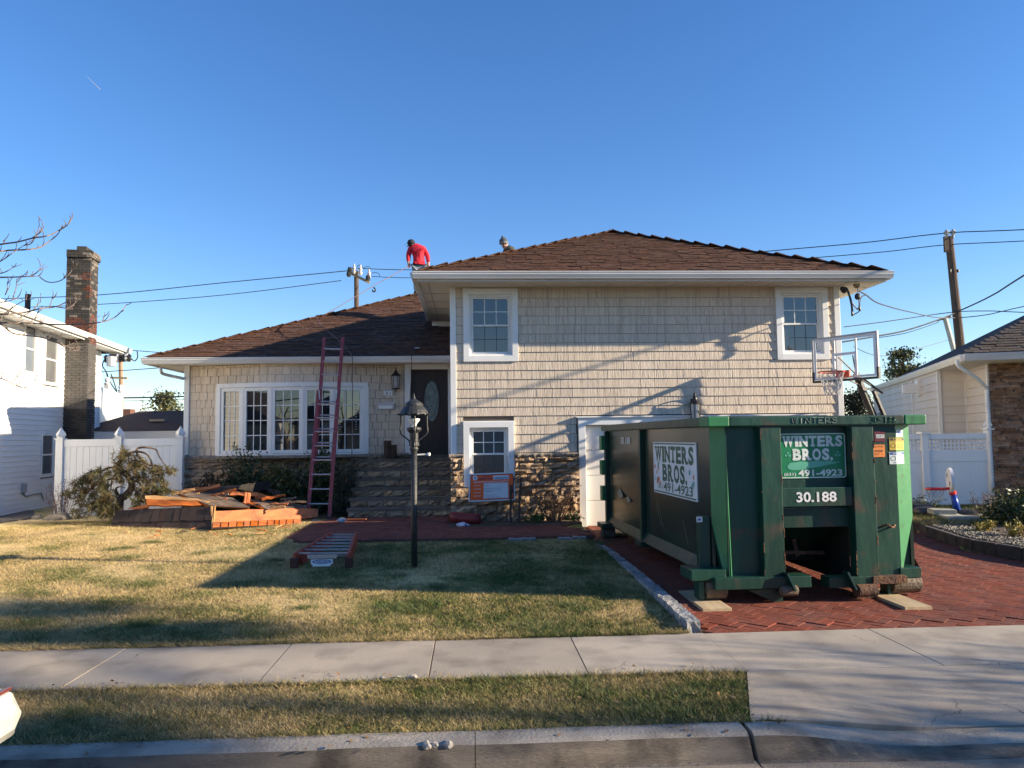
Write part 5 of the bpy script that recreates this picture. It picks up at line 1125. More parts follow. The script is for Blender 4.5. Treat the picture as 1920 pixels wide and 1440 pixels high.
# scraps by the steps
c = G(640,979,.27); o = MB(); rock(o, (c.x,c.y,.30), .09, .55); o = tag(o.build('plastic_wrap', mat('clear_plastic', (.30,.34,.38), (.5,.55,.6), 18, .2, .5), smooth=False), 'crumpled clear plastic wrap at the left end of the walkway', 'plastic wrap')
a, b = P(650,974,15.3), P(687,973.5,15.2); tag(MB().bar(a, b, .05, .02).build('stick', M_wood), 'thin orange stick lying on the walkway before the steps', 'stick')
# red roll and white bag
a, b = P(846,974,14.55), P(900,978,14.3); a.z = b.z = .34; a = Vector((a.x,14.62,.36)); b = Vector((b.x,14.42,.34))
mb = MB(); mb.tube([a+(b-a)*t+Vector((0,0,random.uniform(-.008,.008))) for t in (0,.02,.2,.4,.6,.8,.98,1)], [.06,.095,.10,.10,.095,.10,.095,.06], 14); tag(mb.build('red_tarp_roll', mat('red_tarp', (.22,.018,.02), (.15,.012,.015), 7, .55, .4), smooth=True), 'rolled red tarp lying at the foot of the stone wall', 'tarp roll')
c = P(868,980,14.1); o = MB(); rock(o, (c.x,14.2,.27), .13, .35); tag(o.build('plastic_bag', mat('white_blue_bag', (.55,.58,.68), (.06,.09,.30), 9, .4, .3, lo=.45, hi=.55)), 'flattened white and blue plastic bag in front of the red roll', 'bag')

# ------------------------------------------------------------------ permit sign on stakes
YS = 14.45
def sq(px, py): return P(px, py, YS)
sc_ = [sq(880,888.5), sq(964.5,885), sq(966,937.5), sq(878.5,941)]
SG = thing('permit_sign', 'orange and white building permit sign on a dark stake before the stone wall', 'sign', (sc_[0].x, YS, .25))
def sgf(u, v, e): return (sc_[0].lerp(sc_[1], u)).lerp(sc_[3].lerp(sc_[2], u), v)+Vector((0,-e,0))
def sgq(mb, u0, u1, v0, v1, e): mb.add([sgf(u0,v1,e),sgf(u1,v1,e),sgf(u1,v0,e),sgf(u0,v0,e)], [(0,1,2,3)])
mb = MB(); mb.slab([sgf(0,1,0),sgf(1,1,0),sgf(1,0,0),sgf(0,0,0)], .012); sb_ = mb.build('board', M_signw, SG)
mb = MB(); sgq(mb, .025,.975,.045,.955,.002); mb.build('border', mat('navy_print', (.03,.03,.12), None), sb_)
mb = MB(); sgq(mb, .035,.965,.06,.94,.004); mb.build('orange_field', mat('orange_print', (.95,.13,.02), None, rough=.45), sb_)
mb = MB(); sgq(mb, .53,.875,.10,.245,.006); sgq(mb, .32,.855,.36,.91,.006); sgq(mb,.09,.87,.29,.305,.0055); mb.build('white_fields', M_signw, sb_)
pc = sgf(.13,.16,.007); rr_ = .045
MB().add([(pc.x+rr_*math.cos(2*math.pi*k/20), pc.y, pc.z+rr_*math.sin(2*math.pi*k/20)) for k in range(20)], [tuple(range(20))]).build('seal', M_signw, sb_)
MB().add([(pc.x+.02*math.cos(2*math.pi*k/12), pc.y-.002, pc.z+.02*math.sin(2*math.pi*k/12)) for k in range(12)], [tuple(range(12))]).build('seal_centre', mat('seal_blue', (.15,.3,.55), None), sb_)
def sgt(s_, u, v, h, w, mm, mb, bold=0): p = sgf(u, v, .008); x = (sgf(u+.1,v,0)-sgf(u,v,0)); text('x', s_, None, None, plane_frame(p, x, (0,0,1)), h, w, bold=bold, extrude=0, merge=mb)
mb = MB(); sgt('TOWN OF', .27, .13, .022, .17, 0, mb, .02); sgt('HEMPSTEAD', .21, .225, .026, .26, 0, mb, .02)
for v, w in ((.44,.10),(.56,.40),(.62,.42),(.67,.20),(.80,.30),(.86,.34),(.90,.40)): sgt('building permit issued'[:int(w*50)], .335, v, .013, w*.8, 0, mb)
mb.build('dark_lettering', MATS['navy_print'], sb_)
mb = MB()
for v, s_ in ((.45,'PERMIT'),(.57,'NAME'),(.70,'ADDRESS'),(.82,'EXPIRES')): sgt(s_, .11, v, .018, .13, 0, mb, .01)
sgt('CONSTRUCTION PERMIT POST IN VIEW', .10, .345, .014, .60, 0, mb, .01); mb.build('white_lettering', M_signw, sb_)
mb = MB(); sgq(mb, .545,.86,.15,.235,.009); mb.build('blue_stripe', mat('stripe_blue_grey', (.25,.33,.45), (.5,.55,.6), 30, .5), sb_)
mb = MB(); mb.tube([sq(957,975)+Vector((0,-.04,-.15)), sq(957,935)+Vector((0,-.04,0)), sq(957.5,909)+Vector((0,-.04,0))], .024, 7); mb.bar(sq(960,925)+Vector((0,-.06,0)), sq(964,893)+Vector((0,-.06,0)), .02, .015); mb.build('stake', M_bark, SG)
tag(MB().tube([sq(973,974)+Vector((0,0,-.15)), sq(974,940), sq(977,895)], .022, 7).build('stake', M_bark), 'bare dark stake standing right of the permit sign', 'stake')

# ------------------------------------------------------------------ rotated frames for the neighbours
def ploc(M, px, py, axis, val):
    Mi = M.inverted(); o = Mi @ CAMP; r = Mi.to_3x3() @ ray(px, py); return o + r*((val-o[axis])/r[axis])
# ---- left neighbour: local x out of its side wall (towards us), y going back
random.seed(5)
B = D(87, 962, 19.4); NLrot = R(7.8); NL = thing('white_house', 'two storey white clapboard house with a tall patched brick chimney at the left edge', 'house', (B.x,B.y,.1), local=True, rot=NLrot)
ML = Matrix.Translation((B.x,B.y,.1)) @ Matrix.Rotation(NLrot, 4, 'Z')
def pl(px, py, x=0.0): return ploc(ML, px, py, 0, x)
yend = pl(186,700).y; zso = pl(60,580,.0).z
gA, gB = pl(0,555,.52), pl(240,660,.52); zg = (gA.z+gB.z)/2; zso = zg-.16; ygE = gB.y
def ymap(px, py): return pl(px, py).y
wins = []
for (a, b, c, d) in ((44,612,65,697),(82,632,106,717),(76,817,98,888)):
    p, q = pl(a, (b+d)/2), pl(c, (b+d)/2); w_ = [p.y, q.y, 0, 0]; m_ = pl((a+c)/2, b); n_ = pl((a+c)/2, d); w_[2], w_[3] = n_.z, m_.z; wins.append(w_)
mb = MB(); mb.box(-8,-.02,-7,yend,0,zso+.3); wl = mb.build('wall', MATS['wall_sheathing'], NL)
um = unit_for(M_nsid); z = .12; ch0, ch1 = pl(117,800).y, None
cy0 = pl(116,800).y; cx1 = .95; cyf = cy0; cyb = cy0+.62
# chimney width from the picture: its front face ends at px 164
cx1 = (ploc(ML, 163, 760, 1, cy0)).x; cyb = ploc(ML, 178, 760, 0, cx1).y
while z < zso:
    segs = [(-7, cy0+.02), (cyb-.02, yend)]
    for w_ in wins:
        ns = []
        for a, b in segs:
            if w_[2]-.08 < z+.06 < w_[3]+.08 and a < w_[0] < b: ns += [(a, w_[0]-.08), (w_[1]+.08, b)]
            else: ns.append((a, b))
        segs = ns
    for a, b in segs: piece('siding_board', um, wl, (.016, (a+b)/2, z+.06), (0, -.16, 0), (.014, b-a, .140))
    z += .122
for w_ in wins:
    y0, y1, z0, z1 = w_; mb = MB()
    for (a,b,c,d) in ((y0-.08,y0,z0-.08,z1+.08),(y1,y1+.08,z0-.08,z1+.08),(y0,y1,z1,z1+.08),(y0,y1,z0-.08,z0)): mb.box(-.01,.05,a,b,c,d)
    f = mb.build('window', M_white, NL); zm = (z0+z1)/2; mb = MB(); mb.box(-.01,.03,y0,y1,zm-.02,zm+.02); mb.box(-.01,.025,y0,y0+.03,z0,z1); mb.box(-.01,.025,y1-.03,y1,z0,z1); mb.build('sash', M_white, f); MB().box(-.0,.008,y0+.03,y1-.03,z0,z1).build('pane', mat('grey_pane', (.16,.165,.17), (.12,.125,.13), 2, .1, spec=.8), f)
MB().box(-.02,.045,yend-.09,yend+.02,0,zso).build('corner_board', M_white, NL)
# chimney
CH = MB().box(.0,cx1-.05,cy0+.05,cyb-.05,0,pl(150,470,cx1).z-.1).build('chimney', M_mortar, NL)
mchb = mat('patched_and_shaded_brick', (.035,.032,.030), (.05,.045,.04), 3, .9, .5, 40, rnd=.3)
mchr = mat('chimney_red_brick', (.13,.05,.032), (.09,.04,.028), 6, .9, .4, rnd=.25); mchw = mat('chimney_pale_brick', (.19,.16,.13), (.11,.095,.085), 9, .9, .4, rnd=.25); mchg = mat('chimney_grey_paint', (.10,.09,.085), (.075,.07,.065), 4, .85, .3, rnd=.1)
from mathutils import noise as mn
zt_ = pl(163,490,cx1).z; zt_ = ploc(ML, 125, 470, 1, cy0).z; st = MB(); z = 0; row = 0
def chb(x0,x1,y0,y1,z0,z1):
    v = mn.noise(Vector((x0*1.1+7, z0*1.0, y0*1.3)))+(.22 if x0 < .45 and (zso+.25 < z0 < zso+.55 or 6.05 < z0 < 6.5) else 0)-(.12 if z0 > 6.3 else 0); w_ = random.random(); zz = z0
    if zz < zso-.1: st.cur = 3 if zz > 2.6 else 0  # lowest courses take the black brick, painting in the shadow on the lower chimney
    else: st.cur = 1 if v > .16 and w_ < .85 else (2 if (w_ < .20 or v < -.18 and w_ < .6) else 0)
    st.box(x0,x1,y0,y1,z0,z1)
while z < zt_:
    e = .04 if z > zt_-.22 else 0; off = (row%2)*.1
    x = -off
    while x < cx1: chb(max(x,0)+.004, min(x+.196,cx1+e), cy0-e+random.uniform(-.004,.004), cy0+.06, z, z+.062); x += .2
    y = cy0-off
    while y < cyb: chb(cx1-.05, cx1+e+random.uniform(-.004,.004), max(y,cy0-e)+.063*(y <= cy0), min(y+.196,cyb+e), z, z+.062); y += .2
    z += .068; row += 1
stuff_part(st.build('chimney_bricks', [mchb, mchr, mchw, mchg], CH))
mb = MB(); mb.box(cx1*.35,cx1*.75,cy0+.1,cy0+.45,zt_,zt_+.16); mb.build('flue', mchb, CH)
# eaves, gutter, roof
mb = MB(); mb.box(-.02,.50,-7,ygE,zso,zso+.02); sf2 = mb.build('soffit', M_nsid, NL); mb = MB(); y = -7
while y < ygE: mb.box(.0,.49,y-.006,y+.006,zso-.006,zso-.0005); y += .3
mb.build('soffit_groove', MATS['soffit_shadow'], sf2)
gutter((.50,-7,zso+.16),(.50,ygE+.1,zso+.16),(1,0,0),NL,m=M_wplas)
mb = MB(); mb.box(.47,.50,-7,ygE,zso-.02,zso+.15); mb.build('fascia', M_wplas, NL)
mb = MB(); mb.add([(.55,-7,zso+.17),(.55,ygE+.1,zso+.17),(-4,ygE+.1,zso+1.3),(-4,-7,zso+1.3)], [(0,1,2,3)]); mb.add([(-8.5,-7,zso+.17),(-8.5,ygE+.1,zso+.17),(-4,ygE+.1,zso+1.3),(-4,-7,zso+1.3)], [(3,2,1,0)]); mb.add([(.5,ygE,zso),(-8.4,ygE,zso),(-4,ygE,zso+1.28)], [(0,1,2)]); mb.build('roof', M_roofd, NL)
c = ploc(ML, 51, 600, 0, -1.2); mb = MB(); mb.tube([(-1.2,c.y,zso+.2),(-1.2,c.y,ploc(ML,51,551,0,-1.2).z)], .07, 10); mb.build('vent_pipe', M_log, NL)
mb = MB(); q = pl(40,920); mb.box(.02,.09,q.y-.09,q.y+.09,q.z-.05,q.z+.16); mb.tube([(.05,q.y,q.z-.05),(.05,q.y+.1,q.z-.14),(.05,q.y+1.0,q.z-.12),(.05,q.y+1.15,q.z-.3)], .02, 6); mb.build('utility_box', mat('grey_box', (.35,.36,.38), None), NL, bevel=.004)
# ---- deck railing and garage behind the white fence
a, b = D(172,720,22.5), D(228,740,29)
T = thing('deck_fence', 'bright white vinyl deck fence behind the chimney of the white house', 'fence', (a.x,a.y,0))
n = 12
for k in range(n):
    u0, u1 = k/n, (k+.96)/n; p0, p1 = a.lerp(b,u0), a.lerp(b,u1); mb = MB(); mb.slab([p0, p1, Vector((p1.x,p1.y,.2)), Vector((p0.x,p0.y,.2))], .03); mb.build('slat', M_vinyl, T)
for p in (D(201,724,25.4), D(226,736,28.6)): mb = MB(); mb.box(p.x-.07,p.x+.07,p.y-.07,p.y+.07,.2,p.z+.05); mb.lathe([(.08,0),(.10,.04),(.05,.08),(.08,.13),(.08,.19),(.02,.24)], (p.x,p.y,p.z+.05), 10); mb.build('post', M_vinyl, T)
p0 = P(131,808,23.0); T = thing('low_garage', 'low garage with dark brown hipped roof and white fascia behind the left fence', 'garage', (-8,23.3,.2))
zg_ = P(240,808,23.0).z; zr_ = P(262,771,26.5).z; x0 = p0.x; x1 = -5.2; xr = P(262,771,26.5).x
MB().add([(x0,23,zg_),(x1,23,zg_),(x1,26.5,zr_),(xr,26.5,zr_),(x0,30,zg_),(x1,30,zg_)], [(0,1,2,3),(0,3,4),(3,2,5,4)]).build('roof', mat('far_brown_roof', (.045,.024,.018), (.035,.02,.016), 9, .95), T)
MB().box(x0+.02,x1,23.02,23.08,zg_-.35,zg_-.01).build('fascia', M_white, T); MB().box(x0+.3,x1,23.3,29.5,.1,zg_-.05).build('wall', M_nsid, T)
q = P(296,789,24.4); MB().box(q.x-.22,q.x+.22,24.3,24.5,q.z-.02,q.z+.05).build('roof_vent', mat('bleached_strip', (.3,.27,.22), None), T)
# brick stub far away
q = D(233,778,40); tag(MB().box(q.x-.3,q.x+.3,q.y,q.y+.6,0,D(233,767,40).z).build('far_chimney', mchr), 'small red chimney far behind the dark garage roof', 'chimney')

# ---- white vinyl fences
def gothic(mb, x, y, z, w=.075):
    for (a, z0, b, z1) in ((w*1.25,0,w*1.25,.03),(w*.8,.03,w*.8,.06)): mb.box(x-a,x+a,y-a,y+a,z+z0,z+z1)
    mb.lathe([(w*1.2,.06),(w*1.55,.10),(w*1.25,.15),(w*.6,.21),(.005,.27)], (x,y,z), 4)
YF = 17.55
FL = thing('vinyl_fence', 'white vinyl privacy fence with gothic post caps left of the house', 'fence', (P(222,960,YF).x,YF,.25))
pxs = [P(112,900,YF).x, P(222,900,YF).x, P(337,900,YF).x]; ztop = P(222,823,YF).z; zpt = P(222,830,YF).z
for x in pxs:
    mb = MB(); mb.box(x-.075,x+.075,YF-.075,YF+.075,.1,ztop+.0); gothic(mb, x, YF, ztop); mb.build('post', M_vinyl, FL)
for a, b in zip(pxs[:-1], pxs[1:]):
    a += .076; b -= .076; MB().box(a,b,YF-.03,YF+.03,ztop-.16,ztop-.0).build('top_rail', M_vinyl, FL, bevel=.004); MB().box(a,b,YF-.03,YF+.03,.22,.36).build('bottom_rail', M_vinyl, FL)
    n = 8
    for k in range(n): MB().box(a+(b-a)*k/n+.002,a+(b-a)*(k+1)/n-.002,YF-.012,YF+.012,.36,ztop-.16).build('board', M_vinyl, FL, bevel=.004)
YG = 16.6
FR = thing('lattice_fence', 'white vinyl fence with lattice top between the driveway and the stone house', 'fence', (10.5,YG,.2))
xa_, xb_ = P(1734,880,YG).x, P(1857,880,YG).x; zt_, zlo = P(1790,813,YG).z, P(1790,823,YG).z; zl2 = P(1790,845,YG).z; zmd = P(1790,860,YG).z; zbt = P(1790,948,YG).z
for x, zz in ((xa_, zt_-.0), (xb_, P(1857,806,YG).z)):
    mb = MB(); mb.box(x-.075,x+.075,YG-.075,YG+.075,.1,zz)
    if x > xa_: gothic(mb, x, YG, zz, .085)
    else: mb.box(x-.1,x+.1,YG-.1,YG+.1,zz,zz+.05)
    mb.build('post', M_vinyl, FR, bevel=.004)
for a, b in ((xa_+.076, xb_-.076), (xa_-1.9, xa_-.076)):
    for nm, c0, c1, e in (('top_rail',zlo,zt_,.035),('lattice_rail',zl2-.01,zl2+.02,.02),('middle_rail',zmd-.06,zl2-.012,.03),('bottom_rail',.2,zbt,.035)): MB().box(a,b,YG-e,YG+e,c0,c1).build(nm, M_vinyl, FR, bevel=.003)
    n = 7
    for k in range(n): MB().box(a+(b-a)*k/n+.001,a+(b-a)*(k+1)/n-.001,YG-.012,YG+.012,zbt,zmd-.06).build('board', M_vinyl, FR)
    mb = MB(); x = a
    while x < b: mb.box(x,x+.035,YG-.008,YG-.001,zl2+.02,zlo); x += .088
    z = zl2+.02
    while z < zlo-.03: mb.box(a,b,YG+.0,YG+.008,z+.04,z+.07); z += .088
    mb.build('lattice', M_vinyl, FR)

# ---- right neighbour
random.seed(9)
Cc = D(1866, 935, 17.0); NRrot = R(-19.7); NR = thing('stone_house', 'one storey cream house with brown stacked stone front and dark roof at the right', 'house', (Cc.x,Cc.y,.2), local=True, rot=NRrot)
MR = Matrix.Translation((Cc.x,Cc.y,.2)) @ Matrix.Rotation(NRrot, 4, 'Z')
def pr(px, py, axis, val): return ploc(MR, px, py, axis, val)
ec = pr(1811,664,1,-.75); zE = ec.z; exc = ec.x; zs_ = zE-.17
yA = pr(1813,760,0,0).y; xW = pr(1762,760,1,yA).x; yB = pr(1714,760,0,xW).y; yE_ = yB+7
MB().box(0.02,7,.02,yA+2,0,zs_).build('front_core', M_mortar, NR); MB().box(xW+.02,5,yA+.02,yE_,0,zs_).build('side_core', M_csid, NR)
um = unit_for(M_csid)
z = .1
while z < zs_:
    piece('siding_board', um, NR, (-.006, yA/2, z+.1), (0, .10, 0), (.014, yA, .225))
    piece('siding_board', um, NR, ((xW)/2, yA-.006, z+.1), (-.09, 0, 0), (abs(xW), .014, .22))
    piece('siding_board', um, NR, (xW-.006, (yA+yB)/2, z+.1), (0, .09, 0), (.014, yB-yA, .22))
    piece('siding_board', um, NR, (xW-.006, (yB+yE_)/2, z+.1), (0, .09, 0), (.014, yE_-yB, .22)); z += .2
for x, y in ((-.03,yA-.02),(xW-.03,yA-.03),(xW-.04,yB),(-.03,-.02)): MB().box(x-.01,x+.07,y-.02,y+.07,.0,zs_).build('corner_board', M_white, NR)
mvs = mat('stacked_veneer_stone', (.21,.125,.085), (.33,.215,.15), 6, .9, 1.0, 40, rnd=.38, dirt=(.06,.045,.04), dscale=12, dlo=.5, dhi=.7, spec=.2)
zs0_ = pr(1870,928,1,0).z; um = unit_for(mvs); st = MB(); z = zs0_; k = 0
while z < zs_:
    h = random.choice((.035,.05,.06)); x = -random.uniform(0,.2)
    while x < 3.2:
        L = random.uniform(.10,.38); a, b = max(x,-.01), x+L
        if b > a: 
            loc, sc = ((a+b)/2, random.uniform(-.035,0), z+h/2), (b-a-.004, .09, h-.005)
            if k < 300 and a < 1.3: piece('stone', um, NR, loc, (0,0,0), sc); k += 1
            else: add_unit(st, loc, (0,0,0), sc)
        x += L
    z += h
stuff_part(st.build('stones', mvs, NR))
MB().box(-.10,7,-.18,.02,zs0_-.09,zs0_).build('ledge', M_ledge, NR)
z = .0
while z < zs0_-.1:
    x = -.02
    while x < 2: L = random.uniform(.2,.45); piece('stone', stones[random.randrange(8)], NR, (x+L/2, -.06, z+.065), (0,0,0), (L-.01,.1,.12)); x += L
    z += .13
ro = [(exc,-.75,zE),(9,-.75,zE),(9,9,zE),(exc,9.,zE)]; rr2 = (9.75)/2; pk0 = (exc+rr2,-.75+rr2,zE+rr2*.52); 
rN = MB().add([ro[0],ro[1],(9,-.75+rr2,pk0[2]),pk0,ro[2],ro[3]], [(0,1,2,3),(5,0,3),(4,5,3,2)]).build('roof', mat('far_dark_roof', (.050,.038,.032), (.035,.028,.025), 9, .95, .4, rnd=.1), NR)
a2 = math.atan(.52); roof_face(rN, ro[0], (1,0,0), (0,math.cos(a2),math.sin(a2)), 5.1, lambda s: s*.92, lambda s: 5.5, 0, (a2-.03,0,0), m=mat('brown_grey_shingle', (.085,.062,.050), (.05,.038,.032), 9, .95, .6, rnd=.25), expo=.15)
gutter((exc-.05,-.75,zE),(9,-.75,zE),(0,-1,0),NR,h=.15); gutter((exc,-.75,zE-.002),(exc,yE_,zE-.002),(-1,0,0),NR,h=.15,m=M_wplas)
MB().box(exc+.01,7,-.74,.05,zs_,zs_+.02).build('soffit', M_soffit, NR); MB().box(exc+.01,xW+.2,.051,yE_,zs_,zs_+.02).build('soffit', M_csid, NR)
MB().box(exc+.01,.1,-.74+.8,yA+.05,zs_+.001,zs_+.021).build('soffit', M_csid, NR)
a, b = pr(1793,678,1,-.6), pr(1800,690,1,-.5); mb = MB(); mb.tube(spline([(a.x,-.7,zE-.12),(a.x+.02,-.68,zE-.25),(-.35,-.4,zE-.5),(-.07,-.06,zE-.72),(-.07,-.06,zE-.95),(-.07,-.06,.3)],5), .04, 8); mb.build('downspout', M_white, NR, smooth=True)
q = pr(1727,727,0,xW); mb = MB(); mb.box(xW-.10,xW-.01,q.y-.05,q.y+.22,q.z-.22,q.z+.22); mb.box(xW-.45,xW-.10,q.y,q.y+.18,q.z-.15,q.z+.10); mb.box(xW-.3,xW-.22,q.y+.02,q.y+.08,q.z+.10,q.z+.16); mb.build('wall_lamp', M_wplas, NR, bevel=.01)

# ---- houses across the street (seen only in the window panes)
mh = mat('tan_siding', (.35,.30,.24), (.30,.26,.2), 1, .8)
for x, w_, h_, m_, lab in ((-9,11,3.0,mh,'tan gabled house across the street left of the viewer'),(6,12,3.2,M_nsid,'white gabled house straight across the street'),(24,12,3.0,mh,'tan gabled house across the street to the right'),(-24,13,3.4,M_nsid,'white gabled house across the street further left'),(-40,13,3.2,mh,'tan gabled house across the street at the far left'),(40,12,3.2,mh,'tan gabled house across the street at the far right')):
    T = thing('gabled_house', lab, 'house', (x,-24,0), 'houses across the street'); MB().box(x-w_/2,x+w_/2,-32,-24,-.2,h_).build('wall', m_, T)
    MB().poly_xz([(x-w_/2-.4,h_),(x+w_/2+.4,h_),(x,h_+3.2)], -32.3, -23.6).build('roof', M_roofd, T)
    for dx in (-3,0,3):
        f = MB().box(x+dx-.6,x+dx+.6,-23.98,-23.92,.9,2.2).build('window', M_white, T); MB().box(x+dx-.5,x+dx+.5,-23.915,-23.9,1,2.1).build('pane', M_screenglass, f)

# ------------------------------------------------------------------ plants
def leaves(centres, n, sig, size, name, m, parent=None, aspect=.5, down=0.0, rs=1):
    rng = np.random.RandomState(rs); C_ = np.array(centres, float); idx = rng.randint(0, len(C_), n); c = C_[idx]+rng.randn(n,3)*np.array(sig)
    d = rng.randn(n,3); d[:,2] -= down; d /= np.linalg.norm(d,axis=1)[:,None]; e = np.cross(d, rng.randn(n,3)); e /= np.linalg.norm(e,axis=1)[:,None]
    s_ = size*(.6+.8*rng.rand(n))[:,None]; V = np.stack([c, c+d*s_*.5+e*s_*aspect*.5, c+d*s_, c+d*s_*.5-e*s_*aspect*.5], 1)
    return npmesh(name, V.reshape(-1,3), np.arange(4*n).reshape(-1,4), m, parent)
def shrub(c, r, n, size, m, lab, name='shrub', stems=10, group=None, rs=1, m2=M_bark, wisp=.0):
    rng = np.random.RandomState(rs+77); c = Vector(c); T = thing(name, lab, 'shrub', c, group); r = Vector(r); mb = MB()
    pts = rng.randn(max(60, n//18), 3); pts /= np.linalg.norm(pts,axis=1)[:,None]; pts *= (rng.rand(len(pts))**.45*(1+.28*rng.rand(len(pts))))[:,None]; pts[:,2] = np.abs(pts[:,2]*1.0)
    pts = pts*np.array([r.x,r.y,r.z])+np.array(c)
    for k in range(stems):
        p = Vector(pts[rng.randint(len(pts))]); b = c+Vector((rng.randn()*.06*r.x, rng.randn()*.06, -.05)); mb.tube(spline([b, b.lerp(p,.5)+Vector((rng.randn()*.04,rng.randn()*.04,.06)), p],3), [.012]*3+[.008]*3+[.004], 5)
    mb.build('stems', m2, T); leaves(pts, n, (r.x*.10,r.y*.10,r.z*.09), size, 'foliage', m, T, rs=rs); return T
yy = 17.15
def gp(px, Y): return P(px, 900, Y).x
GS = 'shrubs along the stone base of the bow window'
shrub((gp(385,yy),yy,.25), (.42,.3,.80), 2600, .07, mat('reddish_shrub_leaf', (.075,.045,.03), (.045,.05,.02), 6, .6, rnd=.3), 'small reddish green shrub at the left corner of the stone base', rs=3, group=GS)
shrub((gp(455,yy-.1),yy-.1,.25), (.50,.38,1.22), 5200, .065, M_shrub, 'tall dark green shrub under the left panes of the bow window', rs=4, group=GS)
shrub((gp(528,yy-.35),yy-.35,.25), (.50,.36,.98), 4200, .08, M_shrub2, 'yellow green shrub behind the heap, left of the leaning ladder', rs=5, group=GS)
shrub((gp(603,yy-.2),yy-.2,.25), (.40,.34,1.22), 4200, .075, M_shrub, 'dark green shrub seen through the rungs of the leaning ladder', rs=6, group=GS)
shrub((gp(645,yy-.6),yy-.6,.25), (.30,.36,.98), 2600, .06, mat('very_dark_leaf', (.020,.032,.016), (.03,.04,.02), 6, .6, rnd=.3), 'very dark shrub between the ladder and the front steps', stems=26, rs=7, group=GS)
# weeping conifer
random.seed(14)
YC = 15.9
def zc(x, y, Y=YC): return P(x/4, 700+y/4, Y)
WC = thing('weeping_conifer', 'gnarled weeping conifer with drooping olive needles before the white fence', 'tree', zc(890,1030))
tp = [zc(*q) for q in ((895,1050),(900,960),(945,915),(985,860),(975,790),(925,745),(885,735),(880,690),(920,640),(970,600),(1020,585))]; tp[0].z = .15
MB().tube(spline(tp,5), [.085-.065*i/(len(spline(tp,5))-1) for i in range(len(spline(tp,5)))], 8).build('trunk', M_bark, WC, smooth=True)
brs = [[(1020,585),(1040,560),(1100,556),(1170,572),(1195,625),(1245,700),(1260,740)],[(1020,585),(1060,645),(1120,690),(1190,695),(1230,760)],[(890,712),(830,705),(740,740),(660,745),(600,790)],[(920,742),(880,790),(800,800),(700,850),(600,900),(540,895)],
  [(1020,585),(1090,600),(1130,650),(1160,760),(1150,850)],[(980,800),(1040,820),(1080,880),(1060,940)],[(900,960),(860,920),(800,930),(730,960)],[(905,940),(870,870),(900,850),(940,860)],[(895,640),(900,620),(880,640)],[(700,850),(640,920),(600,1010)],[(885,735),(840,800),(830,900)],[(1190,695),(1230,800),(1240,860)]]
for b in brs:
    q = spline([zc(x_, y_, YC+random.uniform(-.25,.25)*(i > 0)) for i, (x_, y_) in enumerate(b)], 4); MB().tube(q, [.026-.02*i/(len(q)-1) for i in range(len(q))], 6).build('branch', M_bark, WC, smooth=True)
tuf = [(680,740),(620,780),(590,820),(740,760),(800,740),(850,700),(880,640),(930,610),(980,640),(1040,680),(1100,700),(1150,740),(1180,780),(1220,820),(1240,860),(1080,760),(1000,720),(760,800),(820,830),(700,830),(640,860),(600,880),(540,885),(610,940),(590,1010),(720,900),(780,930),(840,900),(820,980),(740,980),(700,960),(860,1000),(1040,820),(1100,860),(1060,920),(1120,900),(1160,880),(1200,700),(1280,715),(940,780),(1000,880),(870,770),(880,700),(760,860),(1040,760),(1140,820),(1190,860),(780,1020),(840,1040),(680,1000),(1000,680),(1060,640),(660,790),(730,720),(1010,940),(1040,990),(900,590),(790,1000),(820,930),(760,950),(800,880),(850,960)]
rng = np.random.RandomState(4); cs = []; dirs = []
for x_, y_ in tuf:
    for k in range(9):
        p = zc(x_+rng.randn()*22, y_+rng.randn()*16, YC+rng.randn()*.22); s_ = Vector((rng.randn()*.5-(.3 if x_ < 850 else -.3), rng.randn()*.4, -.45-rng.rand()*.5)).normalized()
        for j in range(26): cs.append(p+s_*(.13*j/26)); dirs.append(s_)
cs = np.array([list(c) for c in cs]); dirs = np.array([list(d) for d in dirs]); d = dirs*.40+rng.randn(*dirs.shape)*.5+np.array([0,0,.12]); d /= np.linalg.norm(d,axis=1)[:,None]; e = np.cross(d, rng.randn(*d.shape)); e /= np.linalg.norm(e,axis=1)[:,None]
Lh = .07+.08*rng.rand(len(cs))[:,None]; V = np.stack([cs-e*.006, cs+e*.006, cs+d*Lh], 1); o = npmesh('foliage', V.reshape(-1,3), np.arange(3*len(cs)).reshape(-1,3), M_needle, WC)
# small plants
def twigs(c, w, h, n, name, m, lab, cat='plant', r=.004, spread=1, leaf=None, rs=1, group=None, ln=0):
    rg = random.Random(rs); c = Vector(c); mb = MB(); tips = []
    for k in range(n):
        a = rg.uniform(-1,1); t = c+Vector((a*w*spread, rg.uniform(-1,1)*w*.5, h*rg.uniform(.5,1))); b = c+Vector((a*w*.25, rg.uniform(-.05,.05), -.03)); m_ = b.lerp(t,.5)+Vector((rg.uniform(-.05,.05)*w*3,0,0)); q = [b,m_,t]; mb.tube(q, [r*1.6,r*1.2,r*.5], 4); tips += [m_, t, m_.lerp(t,.5)]
        for j in range(3): u = m_.lerp(t, rg.random()); v = u+Vector((rg.uniform(-.3,.3)*w, rg.uniform(-.1,.1), rg.uniform(.05,.25)*h)); mb.tube([u,v], [r*.8,r*.4], 4); tips.append(v)
    T = thing(name, lab, cat, c, group); mb.build('stems', m, T)
    if leaf: leaves(tips, ln, (w*.08,w*.08,h*.05), leaf[1], 'foliage', leaf[0], T, rs=rs)
    return T
twigs((P(115,960,17.0).x,17.0,.2), .30, .85, 26, 'bare_shrub', M_redtw, 'bare reddish twiggy shrub at the foot of the left fence post', 'shrub', rs=2, leaf=(M_redtw,.03), ln=500)
